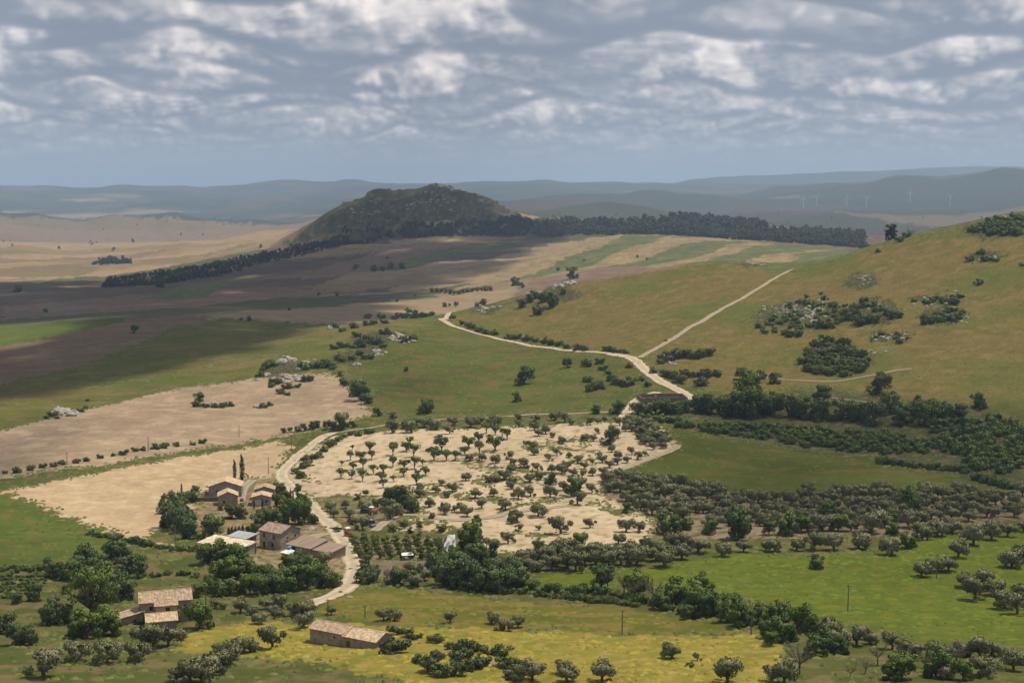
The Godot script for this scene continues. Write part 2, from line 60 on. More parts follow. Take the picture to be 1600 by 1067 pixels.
	["terrace_bank","bank",[0.0091,6.3784,0.0228,6.3829,0.0365,6.3712,0.0502,6.3734,0.0593,6.3596,0.0593,6.3487,0.0502,6.3623,0.0365,6.3602,0.0228,6.3717,0.0091,6.3673]],
	["terrace_bank","bank",[0,6.3003,0.0137,6.2845,0.0229,6.2622,0.0206,6.2336,0.0206,6.222,0.0229,6.2508,0.0137,6.273,0,6.2889]],
	["terrace_bank","bank",[0.0274,6.2991,0.0411,6.3281,0.0525,6.3434,0.0639,6.332,0.0639,6.3222,0.0525,6.3337,0.0411,6.3183,0.0274,6.2893]],
	["terrace_bank","bank",[0.0251,6.4008,0.041,6.4057,0.057,6.405,0.057,6.3964,0.041,6.3968,0.0251,6.3921]],
	["terrace_bank","bank",[-0.0918,6.0996,-0.0734,6.1161,-0.055,6.1147,-0.039,6.0892,-0.039,6.0744,-0.0551,6.0998,-0.0734,6.1009,-0.0918,6.0841]],
	["terrace_bank","bank",[-0.0138,6.1432,0,6.1708,0.0137,6.1845,0.0321,6.1936,0.0321,6.1853,0.0137,6.1762,0,6.1625,-0.0138,6.1346]],
	["terrace_bank","bank",[-0.1419,6.2179,-0.1236,6.2222,-0.1053,6.2253,-0.087,6.2188,-0.087,6.2075,-0.1053,6.2138,-0.1236,6.2106,-0.142,6.2062]],
	["terrace_bank","bank",[0.055,6.1879,0.0733,6.1529,0.0848,6.1345,0.0848,6.123,0.0733,6.1416,0.055,6.1768]],
	["terrace_bank","bank",[0,6.0793,0.0184,6.0696,0.0321,6.0647,0.0321,6.058,0.0184,6.0629,0,6.0726]],
	["terrace_bank","bank",[-0.1509,6.285,-0.1417,6.2832,-0.1349,6.2771,-0.1349,6.2698,-0.1418,6.2757,-0.1509,6.2773]],
	["olive_grove_soil","grove",[0.0617,6.2612,0.0754,6.2882,0.0971,6.2703,0.1189,6.2534,0.1464,6.2384,0.174,6.2225,0.2014,6.2262,0.2289,6.2269,0.2495,6.2309,0.27,6.2348,0.2906,6.239,0.3112,6.2435,0.3387,6.2408,0.3661,6.2382,0.3891,6.2195,0.4122,6.2009,0.4352,6.1823,0.4583,6.1633,0.459,6.0813,0.4359,6.0932,0.4129,6.105,0.3899,6.1168,0.3669,6.1285,0.344,6.112,0.3212,6.0957,0.2847,6.0588,0.2479,6.0667,0.225,6.0575,0.2021,6.0484,0.1806,6.0456,0.1592,6.043,0.1378,6.0404,0.101,6.0521,0.0963,6.1341,0.0687,6.1938]],
	["machine_plot","plot",[-0.142,6.2096,-0.1099,6.2134,-0.0733,6.1966,-0.0642,6.1524,-0.0734,6.1161,-0.0964,6.0921,-0.1102,6.0798,-0.1284,6.121]],
	["citrus_plot","plot",[-0.1171,6.0487,-0.0911,6.0516,-0.065,6.0545,-0.039,6.0573,-0.0405,5.9998,-0.0506,5.9764,-0.08,5.9761,-0.1095,5.9757]],
	["bare_paddock","yard2",[-0.1095,5.971,-0.08,5.9726,-0.0506,5.9741,-0.0553,5.9123,-0.0922,5.878,-0.1105,5.9005]],
	["sunny_meadow","grass",[0.0023,5.8944,0.0242,5.9105,0.046,5.9265,0.0736,5.9357,0.1012,5.9447,0.1219,5.9652,0.1425,5.9859,0.1632,5.988,0.1839,5.9902,0.2069,5.9886,0.2299,5.9869,0.2529,5.9853,0.2848,6.0383,0.3213,6.0744,0.3442,6.0878,0.367,6.1015,0.39,6.0965,0.413,6.0915,0.436,6.0865,0.459,6.0813,0.46,5.9633,0.4611,5.855,0.4621,5.74,0.4632,5.6173,0.44,5.6239,0.4168,5.6305,0.3936,5.6372,0.3704,5.6438,0.3472,5.6525,0.324,5.6612,0.3008,5.6699,0.2729,5.6957,0.245,5.7212,0.2078,5.7836,0.1815,5.8078,0.1553,5.8317,0.1291,5.8551,0.0991,5.861,0.0691,5.8668,0.0415,5.861,0.0138,5.8552]],
	["brown_meadow","olivebrown",[-0.1408,5.796,-0.1106,5.8779,-0.083,5.8712,-0.0461,5.8435,-0.0185,5.8317,0.0092,5.8198,0.0308,5.815,0.0523,5.8102,0.0738,5.8054,0.1016,5.7823,0.1293,5.7589,0.156,5.7275,0.1827,5.6957,0.1601,5.6944,0.1376,5.6931,0.1151,5.6918,0.0925,5.6905,0.074,5.6931,0.0439,5.6995,0.0139,5.7059,-0.0162,5.7149,-0.0462,5.7237,-0.0832,5.7263,-0.1063,5.7415,-0.1294,5.7566]],
	["yellow_field","yellow",[-0.2492,5.623,-0.2359,5.6957,-0.2173,5.7265,-0.1848,5.7567,-0.1479,5.734,-0.1202,5.734,-0.0832,5.7136,-0.0462,5.7237,-0.0162,5.7149,0.0139,5.7059,0.0439,5.6995,0.074,5.6931,0.0953,5.6936,0.1166,5.6941,0.1378,5.6946,0.1591,5.6951,0.1804,5.6957,0.1982,5.6308,0.1957,5.5419,0.1859,5.45,0.1627,5.4341,0.1395,5.4185,0.1163,5.4031,0.0931,5.388,0.0698,5.3881,0.0465,5.3881,0.0233,5.3881,-0.0031,5.3948,-0.0295,5.4015,-0.0558,5.4083,-0.0743,5.461,-0.0928,5.5177,-0.1159,5.548,-0.1391,5.5792,-0.1622,5.5856,-0.1854,5.592,-0.2177,5.6126]]]
const ROADS := [
	["dirt_road",5.6,[-49.5,333,-47,339.4,-44.3,345.8,-42.5,354.6,-42.1,366.9,-43,379.5,-46,397.4,-50.2,417.2,-55.5,438.5,-61.5,459.2,-66.9,477.1,-73,495.3,-79.3,512.4,-85.3,530,-89.9,546.5,-91.3,559.5,-90.9,571.8,-89.9,587.8,-88.3,604.8,-86.6,622.7,-84.3,637.9,-81.6,646.9]],
	["farm_lane",3,[-82.7,643.9,-75.3,647.9,-62.4,652,-48,659.6,-33.3,665.2,-18.2,667.8,0,675,15.4,679,27.8,678.5,40.3,680.8,49.8,684.1,56.3,688.1]],
	["side_track",5.5,[50.6,653.8,54.8,677.3,59.1,699.2,64.4,723.2,70.4,737.4,77.5,748.4]],
	["valley_road",7,[98.6,732.9,92.9,724.8,91.3,744.4,86.5,762.2,81.2,778.2,77.4,797,75.2,812.8,73.8,826.8,70.5,840.7,65.6,852.3,60.6,863.1]],
	["upper_track",4.5,[67.3,849,60.6,863.1,51.8,879.1,42.5,894.7,36.9,904.4,25.2,929.1,13,955.7,0,981.3,-13.6,1003,-25.3,1018.4,-35,1032.2,-44.5,1048.1,-50.8,1070.6,-55,1097,-51.2,1133.6,-64.8,1630.5]],
	["ridge_track",4.2,[76,838.7,82,854.2,88.5,868.6,101.9,900.9,116.1,934.1,130.6,963.4,148.8,999,168.1,1035.4,188.9,1074.5,210.9,1115.3,227.5,1148.5]],
	["hill_track",2.6,[162.9,717.1,173.3,706,180.6,696.8,187.8,688.4,197.8,679.5,210.9,672]],
	["earth_track",3.6,[132.5,789.4,145.3,781.2,160.5,768.9,176.4,762.1,191.3,766.6,206.6,772.3,219.4,774.2]],
	["field_path",3.2,[70.9,597.6,68.9,590.4,65.1,582.3,60.3,574.2,54,563.3,46.6,551.4,40.8,541.6]],
	["farm_drive",4.5,[-74.2,431,-69.8,428.5,-64.6,426.1,-61,428.3,-57.5,435.1]],
	["yard_path",4,[-100.4,486.9,-96.7,493.4,-98.8,511.7,-100.1,524.6,-99.7,538.5]],
	["orchard_track",3.5,[-43.3,439,-41.3,450.3,-38.1,461.6,-31.9,463.2,-20.9,455.5,-8.4,459.2,0,467.7,13,473,21.9,478.5]]]
const GROVES := [
	["almond","almond_tree","small green almond tree on the pale sandy slope beside the white road","almond orchard on the pale slope","tree",1,[-67.7,595.1,2.01,-59.6,587.1,4.95,-65.8,570.7,3.98,-61.2,567.7,4.47,-57,569.6,3.84,-49.1,577.4,5.07,-68.2,560.7,2.02,-62.6,550.9,3.1,-61.4,536.1,2.9,-65.7,537.2,4.35,-58.7,551.5,4.34,-56.8,531.6,4.19,-53.7,541.6,3.66,-49.8,541.3,4.26,-46.9,551.5,4.34,-49.4,530,3.7,-47.6,515.6,3.6,-44.8,527.4,2.67,-42.2,547.7,4.31,-41.5,535.4,3.31,-43.6,599.7,3.24,-44,584.1,4.07,-40.1,571,5.14,-38.1,547,4.43,-36.1,535.3,2.41,-35.6,519.5,4.38,-35.3,552.4,2.49,-33.2,536.6,3.32,-30.9,600.6,3.51,-29.1,580.5,6.01,-31.3,561.7,5.37,-26.3,561.8,4.74,-22.6,561.5,3.79,-19.3,573.4,3.87,-18.1,586.9,5.61,-14.3,597.3,4.03,-13.4,574.7,5.17,-7,581,7.19,-11.3,620.7,4.89,-7.4,615.8,4.16,-2.1,603.6,4.75,-4.2,611.5,3.44]],
	["olive","olive_tree","grey-green olive tree on a terrace of the bare sandy knoll","olive trees on the terraces of the sandy knoll","tree",1,[-17.4,525.1,4.43,-21.7,506.3,3.99,-26,517.5,2.91,-22.7,495.9,3.35,-27.7,505,2.84,-33.3,506.7,3.42,-32.9,496.3,3.91,-28.6,481,4.33,-13,493.5,4.16,-6.5,495.9,3.63,-8.9,520.1,4.1,-6,521.4,3.52,-3,524.1,4.72,-0.6,506.9,3.42,-17.2,468.6,4.22,-14.8,461.5,3.89,-19.3,468.8,2.64,-22.4,464.8,4.18,-23,477.5,2.69,-10.3,475.1,3.74,-11.1,448.9,2.78,-2.2,473.4,4.79,-0.3,451.3,4.06,-1.2,416.2,4.45,-6.4,557,4.7,-12.1,560.3,3.78,-16.7,562,3.79,-1.3,563.1,3.8,-0.6,535.7,4.22,3.3,637.6,3.95,10,627.6,4.94,11.5,613,4.14,14.8,619,4.87,18.1,611,3.09,21.7,596,4.69,31.3,603.1,4.41,35,603,3.39,37.6,617.5,2.78,5.4,590.8,2.99,8.6,582.3,4.59,8.8,570.9,3.85,4.7,544.5,4.9,0.9,550.7,3.72,9.8,538.5,4.24,6.8,518.1,4.08,14.7,558.3,3.77,18.2,569.3,3.84,22.9,566.1,3.18,26,555.1,4.06,28,544.3,3.37,31.8,551.9,2.79,30.8,533.9,3.3,35.9,556.4,3.76,35.4,569,2.56,42.3,565.9,4.46,41.3,579,3.26,49.2,574.7,3.88,45.8,556.7,3.44,50.8,563.4,3.49,54.4,570.6,2.57,41.7,553.4,3.42,38.1,547.4,3.7,13.5,492.7,4.71,6.5,494.1,4.17,2.2,489.9,4.69,0,512.5,4.04,18.4,503.8,3.97,25.1,509.4,4.3,26.6,529.5,3.57,23.1,532.4,3.59,34.9,535.5,3.62,36.5,524.1,4.72,28.5,498.2,4.2,22.5,478.5,5.38,15.3,536.9,3.62,21,541.3,4.26,19,535.4,4.82,10.8,523.7,4.12]],
	["olive","olive_tree","round olive tree casting its shadow on the open pale field","lone olives of the open pale field","tree",1,[8.7,460.6,5.44,15.1,431.3,7.04,24.6,439,4.05,35.5,433.9,4.88,39.6,434,3.91,31.7,415,4.3,2.1,437.9,2.71,8.3,439.1,1.98,1.6,453.9,4.85,0,425,1.91]],
	["dark","evergreen_tree","dark round evergreen on the crest of the sandy knoll","","tree",1,[41.7,594.2,7.35]],
	["dark","evergreen_tree","dark broad conifer standing alone among the grey olives","","tree",1.25,[68.7,422.7,7.13]],
	["olive","olive_tree","olive tree in the tight grey band at the knoll's curved end","olives in the curved grey band","tree",1,[52.5,649.2,3.54,54,645.6,4.54,48.8,637.1,5.11,52.9,639.2,3.49,54.9,636.3,4.27,57.1,637.2,4.46,50.2,625.7,3.77,52.7,627.7,4.16,55.4,631,4.83,58.2,630.8,5.05,60.9,630.4,5.07,50.4,620.7,3.69,52.8,621.3,4.33,57.4,620.6,4.44,60.1,624.6,4.81,63.1,621.7,3.98,64.5,623,3.3,54.9,615.5,3.84,57.3,616.1,5.18,60.2,615.1,3.33,62.9,617,3.46,64.9,614.4,3.41,55.3,606.1,3.52,58.6,605.8,4.72,61.6,607.7,4.14,63.8,611.7,3.67,66.2,609.5,4.01,56.8,601.2,4.67,58.1,600.6,4.63,62.3,602.6,4.66,64.1,601.7,3.85,67.1,602,3.39,56.4,596.6,4.33,59.6,593.2,4.75,63.3,597.6,3.62,64.8,596.3,3.86,59.3,587.2,3.91,63.6,589.6,4.02]],
	["olive","olive_tree","grey-green olive in the grove between the knoll and the dark meadow","olives between the knoll and the dark meadow","tree",1,[40.2,530,4.88,35.8,518.2,5.79,43.2,519.7,5.65,46.8,524,5.36,36.9,508.1,4.66,42.7,507.5,5.02,46.5,507.8,6.29,51.7,515.6,5.58,55.7,509.2,6.59,60.6,510.8,6.79,34.8,501.8,4.91,38.9,501.7,4.8,44.1,500.9,5.04,49.5,502.6,4.29,53.5,504.7,5.82,57.5,501.7,4.53,64.4,503.6,6.61,67.7,503.8,7.04,71.9,502.1,6.03,39.8,485.7,4.54,44.3,485.1,5.92,49.8,490.5,5.41,53.8,489.5,6.78,61,490.1,6.8,63.6,492.3,5.21,68.7,492.2,5.55,41.5,480.2,4.68,47.2,476.7,5.79,51.7,474.5,4.87,57.7,481.1,5.8,58.6,475.8,5.69,65.2,477.1,5.43,43.3,469.2,4.91,46.6,463.3,5.55,52.6,465,3.93,57.4,464.9,5.32,62,471,4.64,64.4,469.7,4.51,49.8,458.3,4.52,54.1,456.9,3.89,56.4,457.3,5.64]],
	["olive","olive_tree","small olive in the wide grove below the dark green meadow","wide olive grove below the dark meadow","tree",1,[153.7,518.8,5.52,165.5,519.7,4.4,72.8,501.4,4.18,108.3,510.9,5.18,118.9,513.6,4.47,120.4,508.8,4.23,127.1,512.2,4.58,130.4,513.2,5.83,136,512.6,6.05,140.7,513.1,3.86,145.1,513.4,4.27,148.7,506.9,4.58,153.7,509.7,4.43,157.8,511.7,3.93,163,508.8,4.13,167.9,511.9,4.71,173.3,507.1,3.65,175.3,508.2,4.74,185.2,506.6,5.64,71.9,496,3.88,74.7,493.6,5.18,79.7,494.2,4.79,82.4,494.7,5.66,89.7,499.6,4.14,93.8,497.2,3.69,98.2,498.5,4.06,104,503.3,4.66,108.7,498.4,4.65,111.7,501.6,5.23,116.9,503.3,5.17,121.4,501.3,5.74,125.8,502.9,4.56,131.4,501.3,5.3,135.4,501.1,4.29,140.9,500.8,5.35,142.2,495,3.95,147.7,499.2,5.78,152.1,499.3,5.84,157.4,502.1,4.49,162.4,495.5,5.85,168.5,499.9,5.75,173.3,502.3,4.46,175.8,499.9,3.55,180.1,499.8,3.83,72.7,486.3,5.33,76.6,485.4,4.53,79.2,482.3,4.25,86.6,490.4,5.36,90.8,491,3.63,95.5,489.8,5.55,98.2,489.8,4.9,101.8,486.5,4.08,105.4,486.2,4.9,114.1,492,4.59,116.9,484.5,4.01,120.5,488.1,3.88,125.6,485.9,5.22,130.2,489,4.3,135.8,490.8,5.22,138.6,490.8,4.76,141.3,483.7,5.69,147.5,490.5,4.63,152.6,487.7,4.42,156.2,485.9,5.39,162.2,490.3,4.16,165.7,488.3,3.92,169.6,489.3,5.51,174.9,488.8,5.76,68,472,3.57,71.2,471.3,5.38,74.9,475.7,3.8,81.9,474.6,4.2,86.2,476.1,5.12,91.4,479.4,4.8,93.2,477.4,3.84,97.4,475.9,3.83,101.5,478.2,3.81,107,479.3,4.64,110.8,480.1,4.65,117,480.1,4.98,120.3,478.5,5.55,123.8,476.2,4.31,128.9,472.7,3.79,134.5,478.7,5.43,136.6,473.9,5.34,142.5,478.9,4.64,145.7,473.2,4.75,150.2,476.2,4.01,154,473.1,4.45,159.1,472.8,3.63,163.8,472.8,3.47,169.7,477.3,4.78,174.4,479.1,3.9,67.3,460.5,3.66,71.5,464.1,4.13,75.7,465.7,5.28,79.4,463.8,3.37,86.8,467.9,4.53,90.2,466.7,4.59,93.4,464.2,4.25,96.6,464.7,3.81,102.8,463.6,3.68,107.4,468.9,4.28,109.9,466.3,3.39,116.5,469,5.05,120.5,469.2,4.16,125.9,468.4,5.53,128.1,463.2,5.43,131.4,462.2,3.64,136.5,462.3,4.04,142.4,468,3.93,146.9,468.1,5.35,149.1,467.2,4.02,153,467.8,5.39,157.5,462.6,4.99,161,465.3,4.09,167.5,465.2,5.24,64.9,453.6,3.78,69.9,452.7,4.84,73,455.8,3.33,78.2,455.6,5.35,81.3,452.9,3.21,84.5,456.9,4.17,89.1,451.7,3.69,95,458.3,4.02,97.1,455.9,4.49,103,457.2,4.27,104.6,451.8,3.52,109.2,454,4.9,114.9,456.8,4.63,119.4,456.1,4.19,123.9,453.3,5.15,125.9,454.7,3.73,129.6,452.9,4.39,137.7,457.5,4.56,139.5,453.8,3.59,143.8,456.3,5.15,148.4,453.3,5.02,64.4,441.6,4.89,70,445.1,4.07,74.1,443.5,4.49,79.1,445.9,3.19,81.1,445.9,5.15,86.5,445.5,3.85,88.4,441.5,4.57,93.6,441.1,4.88,97.9,442,4.65,102.5,446,4.47,104.2,441.7,3.19,108.3,441.6,3.43,113.7,447.9,4.52,118.4,442.9,4.38]],
	["olive","olive_tree","olive tree in the lower hedge row beside the sunny meadow","olives in the lower hedge row","tree",1,[50.6,409.6,5.43,40.8,399.8,5.22,42.5,400.8,4.62,47.1,404.3,6.25,12.8,393.7,5.98,15.2,394.9,6.34,19.6,392.2,5.77,23,393.6,5.65,25.2,393.8,5.88,30.3,394.8,5.21,33.8,393.8,6.46,36.2,392.4,5,40.4,390.6,5.39,43.3,391.7,5.34,2.8,384,5.55,7,385.1,6.36,9,384.2,5.87,12.3,382.6,4.02,16.3,385.8,5,20.1,384.2,4.58,23.2,383.9,5.25,26.7,383.6,4.43,30,383.7,5.53,34.5,384.9,6.4,1.7,378.2,4.51,4.1,378.7,4.31,6.6,376.2,4.43,10.8,377.5,5.45,15.2,378.2,6.01,17.1,375.6,5.79,25.7,380.1,6.29,59.6,395.9,5.35,66.9,401.7,4.07,74,405.2,2.74,48,393.7,5.76,53.9,402.9,5.89,41.9,383.7,5.61]],
	["olive","olive_tree","olive tree in the straight row on the sunny meadow","straight row of olives on the sunny meadow","tree",1,[76.3,403.5,4.99,82.8,404.7,4.55,88.1,405.9,5.94,94.1,406.4,5.94,101.9,409.5,6.91]],
	["leafy","lone_tree","small bright tree with a leaning trunk alone on the meadow","","tree",1,[83.2,379.1,3.84]],
	["olive","olive_tree","big olive in the diagonal row along the meadow's east side","olives along the meadow's east side","tree",1,[108.9,398,6.72,108.3,367.4,5.37,114.4,373.6,5.46,117.4,373.6,5.04,126.2,393.3,5.75,115.8,355.1,4.79,114,340.9,6.14,120,353,5.96,120.1,345,5.43,116.9,328.9,5.55,117.1,321,5.42,124,336.9,4.93,136.9,412.5,7.43,145.7,422.9,6.66,152.5,428.4,5.78,137.6,382.2,7.31,143.9,391.1,6.16,160.5,437,3.93,132.3,428.4,5.3,137,434,4.88,124,420.3,4.73]],
	["leafy","leafy_tree","bright green tree among the grey olives","bright green trees among the grey olives","tree",1,[121.7,448.8,4.29,133.5,465.9,7.86,103.7,458.1,5.67,85,428.3,6.26,90.1,433.9,5.37,115.6,407.5,5.04,117.8,431.2,4.37,102.3,436.9,5.41,79.1,428.2,3.85,55.1,438.4,4.44,60.8,430.5,4.36,38.1,464.8,2.88,47.9,432.9,5.84,50.7,432.9,4.87,19.8,405.4,4.56,7.4,404.2,3.64,14.1,515.1,4.64,21.8,495.5,6.13,39.1,410.1,3.23]],
	["olive","olive_tree","olive tree in the second grove above the straight row","second grove above the straight row","tree",1,[85.9,451.4,4.57,97.3,436.9,6.39,112.1,434.1,8.3,126,442.8,5.98,130,442.8,5.98,130.8,428.4,5.78,138.4,436.9,5.41,125.5,420.3,5.2,123.6,425.6,5.27,97.8,448.7,4.54,92.1,434,4.39,106.3,437,4.42]],
	["olive","olive_tree","tall olive in the thicket at the meadow's lower edge","olives in the lower thicket","tree",1,[66.4,290,5.22,66.6,280.7,5.05,70.6,282.5,4.77,73.7,284.4,3.52,76.8,278.9,4.08,78.7,275.3,3.72,79.6,271.8,3.67,81.9,266.6,4.5,83.5,264.9,3.58,89.7,271.8,4.89,91.6,270,4.86,94.4,271.8,3.67,92.9,255.2,4.59,96.7,261.6,4.12,85.3,249.1,4.76,48.6,246.2,4.71,46.8,247.6,3.34,77.9,246.9,3.33,31.2,269.1,4.24,35.8,266.6,1.8,38.5,245.5,5.8,16,245.5,4.69,9.7,246.2,4.43,3.7,247.6,4.74,1.4,305.3,3.09,9.1,253.6,3.71]],
	["bare","bare_tree","leafless brown tree at the edge of the lower thicket","leafless brown trees of the lower thicket","tree",1,[53,254.4,5.72,66.4,313.1,2.47,74.6,261.6,3.24,65,253.6,2.57,61.6,250.6,2.26,77.3,258.3,3.49,69.4,261.6,3.53,84.3,261.6,3.53,34.2,336.9,5.69,24.3,351.1,5.13,27.8,345,4.66,53.6,309.2,4.52,30.3,340.9,4.22]],
	["leafy","leafy_tree","green tree in the hedge winding across the lower meadow","green trees of the winding hedge","tree",1,[22.8,353.1,5.56,30.6,345,6.21,41.2,336.9,5.69,46.8,340.9,5.37,42.9,328.9,6.29,44.2,319,5.74,39,334.9,4.9,48.5,311.1,4.55,50.4,305.3,5.15,40.3,317,3.21,35.3,328.9,4.44,47.8,320.9,4.33,48.3,355.1,3.6,51.1,320.9,4.69,55,309.2,4.52,61.1,311.1,4.55,58.4,311.1,3.5,56.3,288.1,5.19,54.7,291.9,3.94,59.8,271.8,4.28,62.8,275.3,4.03,64.9,273.5,3.69,63.7,297.6,5.02,53.3,284.4,2.88,62,301.4,4.07,70.1,247.6,4.74,76.6,249.1,4.76,80.6,246.2,3.32,67.8,247.6,3.06]],
	["greenbush","shrub","low green shrub in the bank of the winding hedge","shrubs in the bank of the winding hedge","shrub",1,[1.7,356.4,4.36,3.8,355.7,3.93,5.2,354,4.31,6.8,353,2.74,8.4,351.4,2.74,10.5,350.9,4.23,12,350.8,3.6,14.6,350.5,3.3,16.2,349.6,3.74,17.4,349.4,4.35,19.8,349.3,3.43,21.6,347.5,3.7,23.4,346.9,3.38,25.5,344.9,3.28,26.9,341.8,2.96,29.2,339.6,2.9,31,337.1,3.92,32.3,335.4,3.49,34.7,332.7,3.73,36.6,329.7,2.87,37,326.7,3.45,39.8,323.7,3.42,41.4,323.2,3.38,43,322.2,3.11,44.9,322.1,2.3,46.9,319.5,2.91,48.3,317.3,2.69,49.2,316.1,3,51.3,313.8,3.23,51.5,310.8,3.22,54,307.2,2.84,55,302.7,2.95,55.8,300.2,2.46,56.9,298.1,3.28,58.5,294.2,3.56,-0.2,348.5,2.39,2.7,348.4,3.29,5.1,346.1,2.1,6.9,345.7,3.53,8.5,344.4,1.97,10,343.3,2.08,12.4,343.4,3.38,14.1,341.9,2.89,16.4,341.3,3.26,18.1,339.1,2.61,20.1,337.1,3.2,21.9,337.4,3.51,24.2,335.5,2.89,26.3,333.4,2.39,27.6,333,3,29.6,330.7,2.33]],
	["olive","olive_tree","olive tree on the yellow field near the frame's lower edge","olives on the yellow field","tree",1,[-48.7,280.7,5.21,-45.7,304.3,4.28,-48.3,319.1,4.31,31.3,270,3.04]],
	["bush","shrub","small dark round shrub on the yellow field","","shrub",1,[33.6,258.6,1.8]],
	["olive","olive_tree","olive tree standing on the brownish meadow above the long barn","olives on the brownish meadow","tree",1,[-28.8,311.1,3.33,-26.4,311.1,3.5,-13.8,310.2,2.97,-4.6,309.2,3.48,-2.6,302.4,3.06,-0.7,302.4,2.72]],
	["bush","shrub","green shrub of the rocky scrub patch beside the long barn","shrubs of the rocky scrub patch","shrub",1,[-23.6,275.3,5.27,-25.7,280.7,3.16,-22.6,278.9,2.82,-24.6,295.7,3.66,-21.6,291.9,3.28,-20.1,290,2.61,-15.9,286.2,3.54,-12.6,278.9,2.51,-9.9,277.1,3.74,-8.9,275.3,4.03,-8.1,278.9,3.14,-15.4,255.1,4.31,-13.2,252.1,4.25,-10.8,252.1,4.25,-11,264.9,3.58,-7.8,258.3,4.36,-9.3,268.3,3.62,-6.1,261.6,3.53,-1.5,261.6,3.83,-1.9,271.7,3.67,-5.4,271.7,3.06,-0.6,249.1,3.08,-17.4,263.2,2.67,-14.8,266.6,3.3,0,261.6,3.24,1.8,253.6,4.57,0.6,247.6,3.34]],
	["shade","shade_tree","tall spreading tree with a bare forked trunk left of the tiled stone house","","tree",1.05,[-96,316.1,11.74]],
	["leafy","leafy_tree","bright green tree below the tall spreading tree","bright trees before the spreading tree","tree",1,[-90.1,291.9,6.24,-88.1,297.6,5.69,-85.5,295.7,4.99,-93,295.7,4.32]],
	["leafy","round_tree","round-crowned tree on a thin trunk right of the tiled house","","tree",1,[-68.8,304.4,5.65]],
	["leafy","leafy_tree","green tree growing against the tiled stone house","trees against the tiled stone house","tree",1.1,[-83.2,310.2,2.97,-75.9,311.2,2.45]],
	["dark","evergreen_tree","dark green tree behind the tiled stone house","dark trees behind the tiled stone house","tree",1,[-95.6,341,5.75,-99.5,350.9,5.13,-97.6,337,4.55,-109.2,386.1,6.52,-102,369.1,6.23,-100.4,371.1,5.01,-112.7,390.6,4.83,-116.8,381.8,6.01,-111.7,373.3,5.88,-116.5,365.1,5.34,-121.3,367.2,4.54,-127.5,382,2.58,-106.8,365,4.93,-115.8,371.3,5.01]],
	["dark","evergreen_tree","dark pointed tree by the frame's left edge below the vineyard","dark trees at the left edge","tree",1.2,[-102.2,284.4,3.52,-99.4,284.4,3.2,-103.6,309.2,3.83,-100.7,311.2,3.85,-109.1,297.6,4.02,-105.6,321,3.61,-116.2,336.9,3.41,-119.1,332.9,2.62]],
	["leafy","leafy_tree","leafy tree in the thicket between the tiled house and the farmyard","thicket between house and farmyard","tree",1,[-84.3,383.8,5.61,-82.6,388.3,6.12,-78.6,383.9,6.05,-73.9,373.2,6.3,-73.6,363,5.72,-69.8,365,5.34,-76.5,363,4.9,-77.5,342.9,3.47,-75.6,346.9,3.51,-72.4,342.9,3.86,-70.4,345,3.88,-65.2,345,4.66,-68.4,347,3.12,-64.2,355,4.79,-60.3,348.9,5.5,-57.4,350.9,5.53,-55.2,355,5.99,-52.4,355,5.99,-50.7,361.1,5.28,-47.7,357,4.82,-45.7,357,3.62,-59.7,373.4,4.62,-57.8,377.6,5.1,-54.3,371.3,4.6,-64.7,365,3.7,-62.4,345,4.27,-59.9,361,5.28]],
	["olive","olive_tree","olive tree with a thick trunk on the lower left lawn","olives on the lower left lawn","tree",1,[-84.9,249.9,6.47,-83.3,264.9,5.07,-76.9,261.6,4.71,-76.5,266.6,4.5,-71.4,263.2,4.44,-72.3,278.9,5.96,-76.4,284.4,4.8,-70.3,282.5,4.77,-69.8,290,2.94]],
	["olive","olive_tree","olive in the grey clump beside the yellow field's left end","olives beside the yellow field","tree",1,[-57.7,246.2,5.54,-55.8,252.1,5.11,-54.4,255.2,4.88,-54.3,261.6,4.71,-54.1,268.3,4.53,-53.6,275.3,4.34,-52.6,277.1,3.43,-57.6,273.5,3.38,-55.5,245.5,4.97,-59.8,245.3,3.31]],
	["olive","olive_tree","small olive beside the ford where the white road leaves the frame","olives beside the white road's lower end","tree",1,[-55,331,4.47,-50.4,321,3.97,-48,325,3.29,-56.4,311.2,3.85,-55.6,321,3.25,-53.6,318.1,2.51,-58.5,329,2.96,-41.9,321,2.53,-47.6,329,2.22,-63.4,323,4,-60.8,321,3.25,-67.9,327,2.21,-70.2,327,2.58]],
